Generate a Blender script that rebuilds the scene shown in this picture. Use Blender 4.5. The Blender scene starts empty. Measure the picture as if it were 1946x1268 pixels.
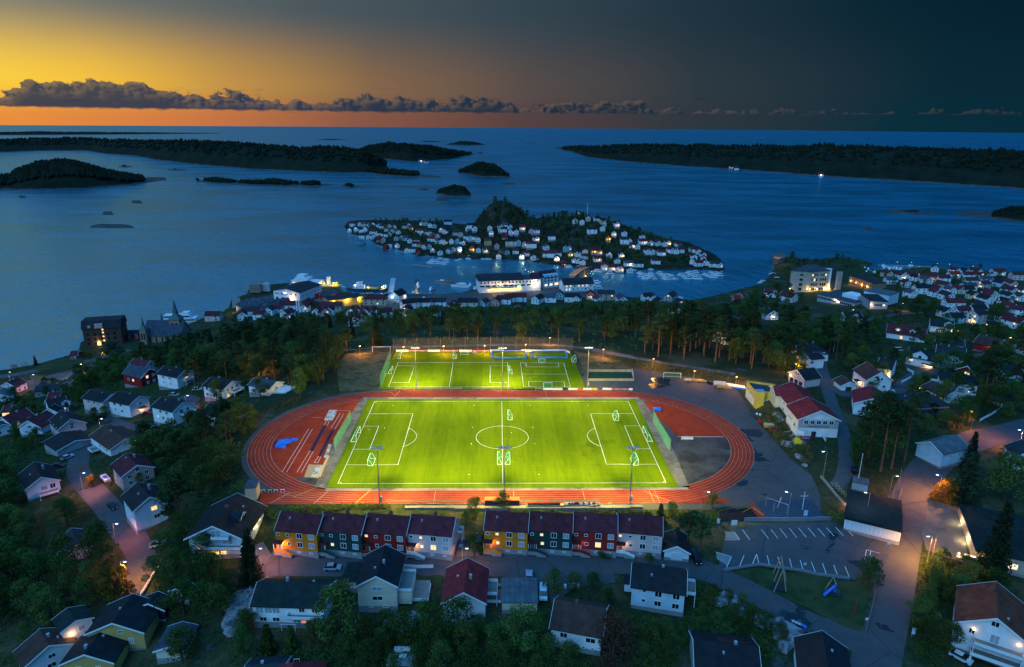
import bpy,bmesh,math,random
import numpy as np
from mathutils import Vector,Matrix,noise as mnoise
R=random.Random(11)
NR=np.random.RandomState(5)
SC=bpy.context.scene
COL=SC.collection
rad=math.radians
# ------------------------- camera
PW,PH,PF=1946.0,1268.0,1297.0
TH,RO,HC=rad(17.1),rad(0.44),155.0
fw=np.array([0,math.cos(TH),-math.sin(TH)])
r0=np.array([1.0,0,0]);u0=np.array([0,math.sin(TH),math.cos(TH)])
rt=math.cos(RO)*r0+math.sin(RO)*u0
up=-math.sin(RO)*r0+math.cos(RO)*u0
CAM=np.array([0,0,HC])
cd=bpy.data.cameras.new('camera');cam=bpy.data.objects.new('camera',cd);COL.objects.link(cam)
cd.lens=36.0*PF/PW;cd.sensor_width=36;cd.clip_start=1;cd.clip_end=60000
cam.matrix_world=Matrix(((rt[0],up[0],-fw[0],0),(rt[1],up[1],-fw[1],0),(rt[2],up[2],-fw[2],HC),(0,0,0,1)))
SC.camera=cam
# ------------------------- sky and exposure
def lin(r,g,b,k=1.0):
 f=lambda c:(c/255/12.92) if c/255<=.04045 else ((c/255+.055)/1.055)**2.4
 return (f(r)*k,f(g)*k,f(b)*k,1)
class NT:
 """a tiny node-tree writer"""
 def __init__(s,nt):s.nt=nt;s.n=nt.nodes;s.l=nt.links
 def node(s,t,**kw):
  n=s.n.new(t)
  for k,v in kw.items():setattr(n,k,v)
  return n
 def put(s,sock,v):
  if isinstance(v,bpy.types.NodeSocket):s.l.new(v,sock)
  elif v is not None:sock.default_value=v
 def math(s,op,a,b=None,c=None,clamp=False):
  n=s.node('ShaderNodeMath',operation=op,use_clamp=clamp)
  s.put(n.inputs[0],a);s.put(n.inputs[1],b);s.put(n.inputs[2],c)
  return n.outputs[0]
 def mix(s,f,a,b,mode='MIX'):
  n=s.node('ShaderNodeMix',data_type='RGBA',blend_type=mode)
  s.put(n.inputs[0],f);s.put(n.inputs[6],a);s.put(n.inputs[7],b)
  return n.outputs[2]
 def ramp(s,f,stops,interp='LINEAR'):
  n=s.node('ShaderNodeValToRGB');cr=n.color_ramp;cr.interpolation=interp
  while len(cr.elements)<len(stops):cr.elements.new(1)
  for e,(p,c) in zip(cr.elements,stops):e.position=p;e.color=c
  s.put(n.inputs[0],f)
  return n.outputs[0]
 def sstep(s,v,a,b):
  n=s.node('ShaderNodeMapRange',interpolation_type='SMOOTHSTEP')
  s.put(n.inputs[0],v);s.put(n.inputs[1],a);s.put(n.inputs[2],b)
  return n.outputs[0]
 def comb(s,x,y,z):
  n=s.node('ShaderNodeCombineXYZ')
  for i,v in enumerate((x,y,z)):s.put(n.inputs[i],v)
  return n.outputs[0]
 def noise(s,vec,scale,detail=4,rough=.55,dim='3D',out=0):
  n=s.node('ShaderNodeTexNoise',noise_dimensions=dim)
  s.put(n.inputs['Vector'],vec);n.inputs['Scale'].default_value=scale
  n.inputs['Detail'].default_value=detail;n.inputs['Roughness'].default_value=rough
  return n.outputs[out]
W=bpy.data.worlds.new('World');SC.world=W;W.use_nodes=True
W.node_tree.nodes.clear()
n=NT(W.node_tree)
tc=n.node('ShaderNodeTexCoord')
sp=n.node('ShaderNodeSeparateXYZ');n.l.new(tc.outputs['Generated'],sp.inputs[0])
X,Y,Z=sp.outputs
el=n.math('MULTIPLY',n.math('ARCSINE',Z),57.29578)
az=n.math('MULTIPLY',n.math('ARCTAN2',X,Y),57.29578)
ap=n.math('ADD',n.math('DIVIDE',az,360.0),0.5)
P=lambda d:d/360+.5
NIGHT=lin(2,26,44)
def ring(stops):
 return n.ramp(ap,[(P(a),lin(*c)) for a,c in stops],'EASE' if len(stops)<3 else 'LINEAR')
hor=ring([(-175,(6,36,50)),(-110,(40,52,62)),(-60,(190,108,66)),(-36,(234,144,62)),(-25,(208,122,68)),(-13,(140,88,70)),(0,(86,66,66)),(12,(50,56,64)),(28,(10,46,60)),(60,(4,34,48)),(178,(6,36,50))])
mid=ring([(-175,(8,36,50)),(-110,(56,64,68)),(-60,(244,196,84)),(-38,(255,212,66)),(-30,(244,192,66)),(-22,(196,148,72)),(-11,(132,102,74)),(1,(86,76,74)),(14,(46,58,66)),(30,(10,42,56)),(70,(4,32,46)),(178,(8,36,50))])
hi=ring([(-175,(10,38,54)),(-110,(40,58,70)),(-60,(140,136,120)),(-38,(132,130,118)),(-28,(104,110,106)),(-16,(76,88,94)),(-2,(56,72,82)),(12,(34,54,66)),(26,(10,38,52)),(40,(2,28,42)),(80,(4,30,46)),(178,(10,38,54))])
col=n.mix(n.sstep(el,0.15,2.6),hor,mid)
col=n.mix(n.sstep(el,2.4,8.2),col,hi)
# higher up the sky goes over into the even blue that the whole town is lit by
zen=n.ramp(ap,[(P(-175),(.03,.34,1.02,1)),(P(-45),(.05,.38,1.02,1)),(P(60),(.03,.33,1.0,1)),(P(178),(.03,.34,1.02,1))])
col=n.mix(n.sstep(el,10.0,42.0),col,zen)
cv=n.comb(az,n.math('MULTIPLY',el,1.25),0.0)
big=n.noise(cv,.16,3,.5,'2D')
fine=n.noise(cv,.84,7,.56,'2D')
top=n.ramp(n.math('DIVIDE',n.math('ADD',az,45.0),90.0),[(p_,(v_,v_,v_,1)) for p_,v_ in [(0,.2),(.095,.2),(.125,.55),(.20,.56),(.235,.40),(.265,.48),(.30,.28),(.345,.30),(.36,.44),(.40,.36),(.47,.42),(.505,.24),(.54,.20),(.565,.34),(.60,.36),(.635,.14),(.70,.16),(.75,.10),(1,.12)]])
shape=n.math('MULTIPLY_ADD',n.math('SUBTRACT',fine,.5),1.7,n.math('MULTIPLY',n.math('SUBTRACT',big,.5),.7))
lim=n.math('ADD',n.math('MULTIPLY_ADD',top,3.15,.66),shape)
body=n.math('MULTIPLY',n.sstep(n.math('SUBTRACT',lim,el),0.0,.14),n.sstep(el,n.math('MULTIPLY_ADD',n.math('SUBTRACT',fine,.5),.5,.72),n.math('MULTIPLY_ADD',fine,.1,.86)))
fine2=n.noise(n.comb(n.math('ADD',az,-.22),n.math('MULTIPLY_ADD',el,1.25,.2),0.0),.84,7,.56,'2D')
relief=n.math('MULTIPLY_ADD',n.math('SUBTRACT',fine,fine2),5.5,.42,clamp=True)
shade=n.ramp(ap,[(P(-60),lin(48,64,80)),(P(-20),lin(30,54,80)),(P(0),lin(30,48,66)),(P(20),lin(20,46,60)),(P(45),lin(4,40,54))])
rim=n.ramp(ap,[(P(-60),lin(150,118,82)),(P(-20),lin(122,104,86)),(P(0),lin(102,84,78)),(P(20),lin(80,72,74)),(P(45),lin(58,62,68))])
cl=n.mix(n.math('MULTIPLY',relief,n.sstep(n.math('SUBTRACT',lim,el),1.3,.05)),shade,rim)
fadeR=n.sstep(az,30.0,5.0)
col=n.mix(n.math('MULTIPLY',body,n.math('MULTIPLY_ADD',fadeR,.40,.55)),col,cl)
wv=n.comb(n.math('MULTIPLY',az,.22),n.math('MULTIPLY',el,2.3),3.3)
wis=n.sstep(n.noise(wv,1.5,5,.6),.60,.72)
wis=n.math('MULTIPLY',wis,n.math('MULTIPLY',n.sstep(el,.25,1.3),n.sstep(el,2.9,1.9)))
col=n.mix(n.math('MULTIPLY',wis,.55),col,shade)
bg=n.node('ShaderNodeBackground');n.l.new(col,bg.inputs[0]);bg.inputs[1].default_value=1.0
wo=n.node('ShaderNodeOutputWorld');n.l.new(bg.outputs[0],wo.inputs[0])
sd=bpy.data.lights.new('sky_fill','SUN');so=bpy.data.objects.new('sky_fill',sd);COL.objects.link(so)
sd.energy=1.75;sd.angle=rad(60);sd.color=(.26,.62,1.0)  # added soft blue fill from behind the camera, not a visible sun
so.rotation_euler=Vector((-.42,-.70,.58)).to_track_quat('Z','Y').to_euler()
SC.view_settings.view_transform='Standard';SC.view_settings.look='None'
SC.view_settings.exposure=0.0;SC.view_settings.gamma=1.0;SC.view_settings.use_curve_mapping=False
SC.render.engine='CYCLES'
SC.cycles.use_denoising=True
SC.cycles.max_bounces=4;SC.cycles.diffuse_bounces=2;SC.cycles.glossy_bounces=2;SC.cycles.transmission_bounces=2
SC.cycles.caustics_reflective=False;SC.cycles.caustics_refractive=False
# ------------------------- pixels of the photograph -> points of the place
CR={'A':(0,560,3.73),'B':(1340,460,2.881),'C':(0,860,3.108),'D':(450,930,3.751),'E':(880,930,3.742),'F':(1340,860,3.107),'G':(1340,460,5.7625),'H':(1640,490,6.359),'I':(1560,620,4.876),'J':(1370,640,6.34),'K':(0,660,6.34),'M':(130,560,5.897),'N':(650,400,7.784),'O':(890,370,7.784),'Q':(1130,390,7.485),'R':(380,510,6.487),'T':(670,500,6.487),'U':(960,500,5.121),'V':(720,640,3.892),'Y':(1480,840,4.176),'S':(1340,920,5.406),'L':(430,640,3.522),'P':(960,640,3.522),'0':(0,0,1)}
def px(c,x,y):
 a,b,k=CR[c]
 return (a+x/k,b+y/k)
def ray(p):
 return fw+((p[0]-973)/PF)*rt-((p[1]-634)/PF)*up
def at(p,z):
 d=ray(p);return CAM+d*((z-HC)/d[2])
def proj(q):
 q=np.asarray(q)-CAM;dep=q@fw
 return 973+PF*(q@rt)/dep,634-PF*(q@up)/dep
def ptseg(x,y,poly):
 """signed distance to a closed polygon (inside positive), arrays x, y"""
 x=np.asarray(x,float);y=np.asarray(y,float)
 d2=np.full(x.shape,1e18);ins=np.zeros(x.shape,bool)
 m=len(poly)
 for i in range(m):
  ax,ay=poly[i][:2];bx,by=poly[(i+1)%m][:2]
  ex,ey=bx-ax,by-ay;L=ex*ex+ey*ey+1e-12
  t=np.clip(((x-ax)*ex+(y-ay)*ey)/L,0,1)
  d2=np.minimum(d2,(x-ax-t*ex)**2+(y-ay-t*ey)**2)
  c=((ay>y)!=(by>y))&(x<ex*(y-ay)/(by-ay+1e-12)+ax)
  ins^=c
 d=np.sqrt(d2)
 return np.where(ins,d,-d)
# ------------------------- materials
def new_mat(name):
 m=bpy.data.materials.new(name);m.use_nodes=True
 t=NT(m.node_tree);b=t.n['Principled BSDF']
 return m,t,b
MATS={}
def mat(name,c,rough=.75,var=.12,vs=.8,c2=None,bump=0.0,bs=6.0,metal=0.0,spec=None,grain=None,rnd=0.0,emit=None,es=0.0):
 """plain procedural surface: base colour (linear) with noise variation, a second blotch colour, fine relief, per-object variation"""
 if name in MATS:return MATS[name]
 m,t,b=new_mat(name)
 c=tuple(c[:3])+(1,)
 tcn=t.node('ShaderNodeTexCoord');vec=tcn.outputs['Object']
 nz=t.noise(vec,vs,5,.6)
 dark=tuple(x*(1-var) for x in c[:3])+(1,);lite=tuple(min(1,x*(1+var)) for x in c[:3])+(1,)
 k=t.ramp(nz,[(.3,dark),(.7,lite)])
 if c2 is not None:
  k=t.mix(t.sstep(t.noise(vec,vs*.37,6,.62),.47,.62),k,tuple(c2[:3])+(1,))
 if grain:
  s2=t.node('ShaderNodeSeparateXYZ');t.l.new(vec,s2 .inputs[0])
  w=t.math('FRACT',t.math('MULTIPLY',s2 .outputs[grain[0]],1.0/grain[1]))
  g=t.sstep(w,.0,.22)
  k=t.mix(t.math('MULTIPLY',t.math('SUBTRACT',1.0,g),grain[2]),k,(0.0,0.0,0.0,1))
 if rnd:
  oi=t.node('ShaderNodeObjectInfo')
  h=t.node('ShaderNodeHueSaturation')
  t.put(h.inputs['Value'],t.math('MULTIPLY_ADD',oi.outputs['Random'],2*rnd,1-rnd))
  t.put(h.inputs['Hue'],t.math('MULTIPLY_ADD',t.math('FRACT',t.math('MULTIPLY',oi.outputs['Random'],7.31)),.08*rnd,.5-.04*rnd))
  t.l.new(k,h.inputs['Color']);k=h.outputs[0]
 t.put(b.inputs['Base Color'],k)
 b.inputs['Roughness'].default_value=rough;b.inputs['Metallic'].default_value=metal
 b.inputs['Specular IOR Level'].default_value=spec if spec is not None else (.12 if rough>.7 else .4)
 if bump:
  bn=t.node('ShaderNodeBump');bn.inputs['Strength'].default_value=bump;bn.inputs['Distance'].default_value=.05
  t.put(bn.inputs['Height'],t.noise(vec,bs,4,.6));t.l.new(bn.outputs[0],b.inputs['Normal'])
 if emit is not None:
  b.inputs['Emission Color'].default_value=tuple(emit[:3])+(1,);b.inputs['Emission Strength'].default_value=es
 MATS[name]=m
 return m
# ------------------------- mesh and object helpers
class MB:
 """collects shapes into one mesh; every face carries a material slot"""
 def __init__(s):s.v=[];s.f=[];s.m=[];s.smooth=False
 def add(s,vs,fs,m=0):
  o=len(s.v);s.v+=[tuple(map(float,q)) for q in vs]
  for f in fs:s.f.append(tuple(o+i for i in f));s.m.append(m)
  return s
 def box(s,x0,y0,z0,x1,y1,z1,m=0,rz=0,c=None):
  vs=[(x0,y0,z0),(x1,y0,z0),(x1,y1,z0),(x0,y1,z0),(x0,y0,z1),(x1,y0,z1),(x1,y1,z1),(x0,y1,z1)]
  if rz:
   cx,cy=c or ((x0+x1)/2,(y0+y1)/2);ca,sa=math.cos(rz),math.sin(rz)
   vs=[(cx+(x-cx)*ca-(y-cy)*sa,cy+(x-cx)*sa+(y-cy)*ca,z) for x,y,z in vs]
  return s.add(vs,[(0,3,2,1),(4,5,6,7),(0,1,5,4),(1,2,6,5),(2,3,7,6),(3,0,4,7)],m)
 def prism(s,poly,z0,z1,m=0):
  k=len(poly)
  a=sum(poly[i][0]*poly[(i+1)%k][1]-poly[(i+1)%k][0]*poly[i][1] for i in range(k))
  if a<0:poly=poly[::-1]
  vs=[(p[0],p[1],z0) for p in poly]+[(p[0],p[1],z1) for p in poly]
  return s.add(vs,[tuple(range(k))[::-1],tuple(range(k,2*k))]+[(i,(i+1)%k,k+(i+1)%k,k+i) for i in range(k)],m)
 def extx(s,prof,x0,x1,m=0):
  """profile of (y, z) points (counter-clockwise seen from +x) extruded along x"""
  k=len(prof)
  vs=[(x0,y,z) for y,z in prof]+[(x1,y,z) for y,z in prof]
  return s.add(vs,[tuple(range(k))[::-1],tuple(range(k,2*k))]+[(i,(i+1)%k,k+(i+1)%k,k+i) for i in range(k)],m)
 def tube(s,p,q,r,r2=None,k=6,m=0,caps=True):
  p=Vector(p);q=Vector(q);d=(q-p)
  if d.length<1e-6:return s
  d.normalize();a=d.orthogonal().normalized();b=d.cross(a);r2=r if r2 is None else r2
  vs=[p+(a*math.cos(t)+b*math.sin(t))*r for t in (2*math.pi*i/k for i in range(k))]
  vs+=[q+(a*math.cos(t)+b*math.sin(t))*r2 for t in (2*math.pi*i/k for i in range(k))]
  fs=[(i,(i+1)%k,k+(i+1)%k,k+i) for i in range(k)]
  if caps:fs+=[tuple(range(k))[::-1],tuple(range(k,2*k))]
  return s.add(vs,fs,m)
 def quad(s,a,b,c,d,m=0):return s.add([a,b,c,d],[(0,1,2,3)],m)
 def mesh(s,name,mats):
  me=bpy.data.meshes.new(name);me.from_pydata(s.v,[],s.f);me.update()
  for k in (mats if isinstance(mats,(list,tuple)) else [mats]):me.materials.append(k)
  if any(s.m):me.polygons.foreach_set('material_index',s.m)
  if s.smooth:me.polygons.foreach_set('use_smooth',[True]*len(s.f))
  return me
 def build(s,name,mats,parent=None,loc=(0,0,0),rz=0,**tags):
  return obj(name,s.mesh(name,mats),parent,loc,rz,**tags)
def obj(name,me,parent=None,loc=(0,0,0),rz=0,**tags):
 o=bpy.data.objects.new(name,me);COL.objects.link(o)
 o.location=tuple(map(float,loc));o.rotation_euler=(0,0,rz)
 if parent is not None:o.parent=parent
 for k,v in tags.items():o[k]=v
 return o
def thing(name,label,cat,loc=(0,0,0),rz=0,group=None):
 o=bpy.data.objects.new(name,None);COL.objects.link(o);o.empty_display_size=.5
 o.location=tuple(map(float,loc));o.rotation_euler=(0,0,rz)
 o['label']=label;o['category']=cat
 if group:o['group']=group
 return o
def copy_thing(src,loc,rz,label=None,group=None):
 r=src.copy();COL.objects.link(r);r.location=tuple(map(float,loc));r.rotation_euler=(0,0,rz)
 if label:r['label']=label
 if group:r['group']=group
 for ch in src.children:
  c=ch.copy();COL.objects.link(c);c.parent=r
  for g in ch.children:
   d=g.copy();COL.objects.link(d);d.parent=c
 return r
ORD=['first','second','third','fourth','fifth','sixth','seventh','eighth','ninth','tenth','eleventh','twelfth','thirteenth','fourteenth','fifteenth','sixteenth','seventeenth','eighteenth','nineteenth','twentieth']
def nth(i):
 if i<20:return ORD[i]
 tens=['twenty','thirty','forty','fifty','sixty','seventy','eighty','ninety']
 return (tens[(i+1)//10-2]+('-'+ORD[(i+1)%10-1] if (i+1)%10 else 'th')).replace('yth','ieth')
# ------------------------- the lie of the land
G0=50.0
CTRL=[(520,1075,46.5),(700,1080,46.5),(950,1075,46.5),(1150,1075,46.5),(1330,1080,46.3),(450,1060,46.8),(450,1010,47.5),(1400,1040,47),(1660,1010,48),(1650,1080,47),(1480,1090,46.3),(1700,950,50),(1720,1040,48.5),(1690,1180,46.5),(1660,1268,45.5),(1850,1020,49.5),(1900,1130,47),(1900,1250,45),(1500,1180,44.5),(1560,1230,44),(1400,1150,45),(560,1180,43),(740,1160,44),(880,1170,44),(1100,1230,43),(1240,1165,44.5),(1340,1260,42),(700,1268,41),(450,1180,43),(350,1268,38),(200,1200,37),(60,1240,35),(270,1130,40),(250,1060,41),(290,1010,43),(420,1010,46),(190,940,40),(140,870,38),(60,900,35),(20,1050,33),(270,890,40),(370,900,45),(430,850,48),(240,830,35),(330,800,36),(420,790,41),(500,750,45),(210,780,30),(330,745,33),(260,740,28),(120,790,25),(40,800,22),(100,740,13),(240,690,9),(380,700,30),(560,720,47),(0,720,3),(90,700,3),(170,685,4),(300,655,8),(30,745,8),(400,655,24),(450,680,35),(600,690,48),(960,652,50),(700,652,48),(1150,658,51),(1250,690,51),(1380,715,51),(1420,660,48),(1480,735,54),(1560,825,53.5),(1600,760,54),(1590,840,53),(1600,885,52),(1640,830,54),(1700,780,53),(1780,800,52),(1850,780,50),(1650,720,50),(1750,700,48),(1850,700,46),(1930,700,44),(1700,640,38),(1800,640,36),(1900,640,34),(1600,620,30),(1500,620,28),(1560,575,14),(1540,545,10),(1620,560,14),(1700,560,14),(1800,560,12),(1900,560,10),(1700,530,4),(1850,535,5),(1450,560,7),(1440,600,18),(600,595,7),(480,600,7),(700,595,6),(740,588,4),(860,585,4),(960,588,5),(1060,588,5),(1170,575,4),(1260,577,4),(1900,900,50),(1920,820,50),(2100,800,46),(2100,1100,46),(-120,900,25),(-150,1150,28)]
cw=[at(c[:2],c[2]) for c in CTRL]+[np.array(q,float) for q in [(-40,420,38),(40,425,39),(110,430,38),(-90,430,30),(-40,480,20),(60,485,22),(130,490,20),(0,80,40),(-120,90,30),(150,90,42),(-250,150,20),(330,150,44),(0,20,40),(420,300,42),(520,420,20),(520,560,6),(-330,330,8)]]
cw=np.array(cw)
def tps_fit(p,lam):
 d=np.hypot(p[:,None,0]-p[None,:,0],p[:,None,1]-p[None,:,1])
 K=np.where(d>0,d*d*np.log(d+1e-9),0)+lam*np.eye(len(p))
 Q=np.c_[np.ones(len(p)),p[:,:2]]
 A=np.block([[K,Q],[Q.T,np.zeros((3,3))]])
 return np.linalg.solve(A,np.r_[p[:,2],0,0,0])
def tps_eval(w,p,x,y):
 out=w[-3]+w[-2]*x+w[-1]*y
 for i in range(len(p)):
  d2=(x-p[i,0])**2+(y-p[i,1])**2+1e-9
  out=out+w[i]*.5*d2*np.log(d2)
 return out
sc_=100.0
cwn=cw.copy();cwn[:,:2]/=sc_
TW=tps_fit(cwn,0.15)
COAST=[tuple(at(p,0)[:2]) for p in [(0,706),(60,696),(120,680),(150,668),(154,650),(200,640),(262,640),(300,632),(345,625),(380,607),(398,598),(420,596),(436,583),(440,570),(468,560),(474,549),(520,541),(590,537),(640,546),(652,556),(720,561),(830,561),(880,557),(900,550),(1060,541),(1075,552),(1118,550),(1128,556),(1150,556),(1165,563),(1240,569),(1310,574),(1350,566),(1385,557),(1420,548),(1444,541),(1462,525),(1470,510),(1476,494),(1486,487),(1505,485),(1520,493),(1552,494),(1568,492),(1600,490),(1640,496),(1660,501),(1650,508),(1660,514),(1710,515),(1742,508),(1800,512),(1850,515),(1946,519),(2150,530)]]
COAST=[(-900,-200),(-900,250),(-520,330),(-400,385)]+COAST+[(900,520),(900,-200)]
APRON=[tuple(at(p,G0)[:2]) for p in [(459,885),(459,830),(495,788),(560,762),(640,742),(650,676),(745,660),(1090,658),(1215,700),(1290,712),(1395,728),(1432,790),(1500,868),(1545,902),(1562,940),(1560,990),(1440,994),(1372,968),(840,969),(640,966),(478,962),(470,925)]]
ISLE=[tuple(at(p,0)[:2]) for p in [(655,431),(664,442),(700,453),(716,463),(745,470),(765,477),(795,486),(830,487),(870,493),(900,492),(960,493),(1000,495),(1030,500),(1075,505),(1100,511),(1125,514),(1180,519),(1205,514),(1230,512),(1300,513),(1340,512),(1366,515),(1376,512),(1374,500),(1362,488),(1345,478),(1310,462),(1270,455),(1215,450),(1150,447),(1060,442),(960,438),(905,434),(880,431),(820,427),(760,424),(690,421),(660,424)]]
TOPS=[(930,384,890),(960,376,890),(985,382,895),(1012,393,890),(1040,403,885),(1075,408,890),(1105,405,880),(1150,417,875),(1200,433,870),(1240,447,865),(1300,467,850),(1350,488,800),(912,400,890),(905,425,870),(680,421,1085),(760,419,1075),(850,421,1030),(890,427,990)]
iw=[]
for x,y,d in TOPS:
 r=ray((x,y));q=CAM+r*(d/r[1]);iw.append(q)
for x,y,d in TOPS:
 r=ray((x,y));q=CAM+r*(d/r[1]);iw.append(np.array([q[0]*1.06,q[1]+55,q[2]*.25]))
for x,y,z in [(700,440,8),(760,460,5),(850,470,5),(950,470,6),(900,450,12),(1000,450,14),(1040,450,20),(1100,480,6),(1140,450,24),(1180,470,12),(1250,480,10),(1300,490,6),(960,425,22),(1020,430,26),(1060,430,30),(1110,425,34)]:
 iw.append(at((x,y),z))
iw=np.array(iw);iwn=iw.copy();iwn[:,:2]/=sc_;IW=tps_fit(iwn,.05)
def fbm(x,y,s,seed=0.0):
 return mnoise.fractal(Vector((x*s+seed,y*s-seed,seed*1.7)),1.0,2.1,4)
def land_z(x,y,rough=True):
 z=tps_eval(TW,cwn,x/sc_,y/sc_)
 z=np.clip(z,1.2,58)
 d=ptseg(x,y,COAST)
 z=np.where(d>0,np.minimum(z,1.0+np.maximum(d-1.0,0)*.55),np.maximum(-4,d*.5))
 z=np.where((d>0)&(d<1.0),d*1.0,z)
 da=ptseg(x,y,APRON)
 w=np.clip(1+da/9.0,0,1);w=w*w*(3-2*w)
 return z*(1-w)+(G0-.10)*w
def isle_z(x,y):
 z=np.clip(tps_eval(IW,iwn,x/sc_,y/sc_),1.5,75)
 d=ptseg(x,y,ISLE)
 return np.where(d>0,np.minimum(z,.9+d*.9),np.maximum(-3,d*.6))
class Grid:
 def __init__(s,x0,x1,y0,y1,st,fn):
  s.x0,s.y0,s.st=x0,y0,st
  s.xs=np.arange(x0,x1+.1,st);s.ys=np.arange(y0,y1+.1,st)
  s.gx,s.gy=np.meshgrid(s.xs,s.ys);s.z=fn(s.gx,s.gy)
 def inside(s,x,y):return (x>=s.xs[0])&(x<s.xs[-1])&(y>=s.ys[0])&(y<s.ys[-1])
 def at(s,x,y):
  x=np.asarray(x,float);y=np.asarray(y,float)
  i=np.clip(((x-s.x0)/s.st).astype(int),0,len(s.xs)-2);j=np.clip(((y-s.y0)/s.st).astype(int),0,len(s.ys)-2)
  u=np.clip((x-s.x0)/s.st-i,0,1);v=np.clip((y-s.y0)/s.st-j,0,1)
  return (s.z[j,i]*(1-u)+s.z[j,i+1]*u)*(1-v)+(s.z[j+1,i]*(1-u)+s.z[j+1,i+1]*u)*v
 def build(s,name,m):
  ny,nx=s.z.shape
  v=np.stack([s.gx,s.gy,s.z],-1).reshape(-1,3)
  a=(np.arange(ny-1)[:,None]*nx+np.arange(nx-1)[None,:]).ravel()
  f=np.stack([a,a+1,a+nx+1,a+nx],1)
  keep=(s.z.ravel()[f].max(1)>-2.5)
  f=f[keep]
  me=bpy.data.meshes.new(name)
  me.vertices.add(len(v));me.vertices.foreach_set('co',v.ravel().astype(np.float32))
  me.loops.add(len(f)*4);me.loops.foreach_set('vertex_index',f.ravel().astype(np.int32))
  me.polygons.add(len(f));me.polygons.foreach_set('loop_start',np.arange(0,len(f)*4,4,dtype=np.int32));me.polygons.foreach_set('loop_total',np.full(len(f),4,np.int32))
  me.polygons.foreach_set('use_smooth',np.ones(len(f),bool))
  me.update(calc_edges=True);me.materials.append(m)
  return obj(name,me,kind='structure')
M_LAND,t,b=new_mat('meadow_and_rock')
tcn=t.node('ShaderNodeTexCoord');vec=tcn.outputs['Object']
g1=t.ramp(t.noise(vec,.9,6,.65),[(.3,(.012,.022,.010,1)),(.5,(.028,.042,.016,1)),(.72,(.06,.062,.026,1))])
g2=t.ramp(t.noise(vec,1.6,5,.6),[(.3,(.05,.042,.022,1)),(.7,(.13,.105,.05,1))])
k=t.mix(t.sstep(t.noise(vec,.055,5,.6),.50,.66),g1,g2)
rk=t.ramp(t.noise(vec,.8,8,.7),[(.3,(.03,.03,.029,1)),(.6,(.10,.098,.095,1)),(.8,(.30,.30,.30,1))])
geo=t.node('ShaderNodeNewGeometry');sg=t.node('ShaderNodeSeparateXYZ');t.l.new(geo.outputs['Normal'],sg.inputs[0])
steep=t.sstep(sg.outputs[2],.86,.66)
k=t.mix(t.math('MAXIMUM',steep,t.math('MULTIPLY',t.sstep(t.noise(vec,.09,6,.66),.60,.66),.8)),k,rk)
t.put(b.inputs['Base Color'],k);b.inputs['Roughness'].default_value=.95;b.inputs['Specular IOR Level'].default_value=.08
bn=t.node('ShaderNodeBump');bn.inputs['Strength'].default_value=.8;bn.inputs['Distance'].default_value=.5
t.put(bn.inputs['Height'],t.noise(vec,1.1,6,.65));t.l.new(bn.outputs[0],b.inputs['Normal'])
M_SEA,t,b=new_mat('sea_water')
tcn=t.node('ShaderNodeTexCoord');vec=tcn.outputs['Object']
mp=t.node('ShaderNodeMapping');t.l.new(vec,mp.inputs[0]);mp.inputs['Rotation'].default_value=(0,0,rad(28));mp.inputs['Scale'].default_value=(1,.42,1)
w1=t.noise(mp.outputs[0],.22,5,.62);mq=t.node('ShaderNodeMapping');t.l.new(vec,mq.inputs[0]);mq.inputs['Rotation'].default_value=(0,0,rad(-20));mq.inputs['Scale'].default_value=(.35,1,1)
w2=t.noise(mq.outputs[0],.011,6,.66);w3=t.noise(mp.outputs[0],.05,4,.6)
bn=t.node('ShaderNodeBump');bn.inputs['Strength'].default_value=.9;bn.inputs['Distance'].default_value=1.0
t.put(bn.inputs['Height'],t.math('ADD',t.math('MULTIPLY',w1,.9),t.math('MULTIPLY',w3,2.2)))
t.n.remove(b)
df=t.node('ShaderNodeBsdfDiffuse');t.put(df.inputs[0],t.ramp(w2,[(.3,(.0005,.056,.088,1)),(.7,(.0012,.086,.122,1))]));t.l.new(bn.outputs[0],df.inputs['Normal'])
gl=t.node('ShaderNodeBsdfGlossy');t.put(gl.inputs[0],(.34,.82,1,1));t.put(gl.inputs['Roughness'],t.math('MULTIPLY_ADD',t.sstep(w2,.35,.7),-.12,.29));t.l.new(bn.outputs[0],gl.inputs['Normal'])
fr=t.node('ShaderNodeFresnel');fr.inputs[0].default_value=1.33;t.l.new(bn.outputs[0],fr.inputs['Normal'])
mx=t.node('ShaderNodeMixShader');t.put(mx.inputs[0],t.math('MULTIPLY_ADD',t.math('MINIMUM',fr.outputs[0],.85),.62,.02));t.l.new(df.outputs[0],mx.inputs[1]);t.l.new(gl.outputs[0],mx.inputs[2])
t.l.new(mx.outputs[0],t.n['Material Output'].inputs[0])
LAND=Grid(-460,640,70,830,2.5,land_z)
OYA=Grid(-290,330,640,1160,4.0,isle_z)
# crags and hummocks, kept off the flat sports ground and the shore
da_=ptseg(LAND.gx,LAND.gy,APRON);dc_=ptseg(LAND.gx,LAND.gy,COAST)
ham=np.array([fbm(float(a),float(b_),.045,3.0) for a,b_ in zip(LAND.gx.ravel(),LAND.gy.ravel())]).reshape(LAND.gx.shape)
LAND.z=LAND.z+ham*.55*np.clip((-da_-6)/10,0,1)*np.clip((dc_-8)/10,0,1)
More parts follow.
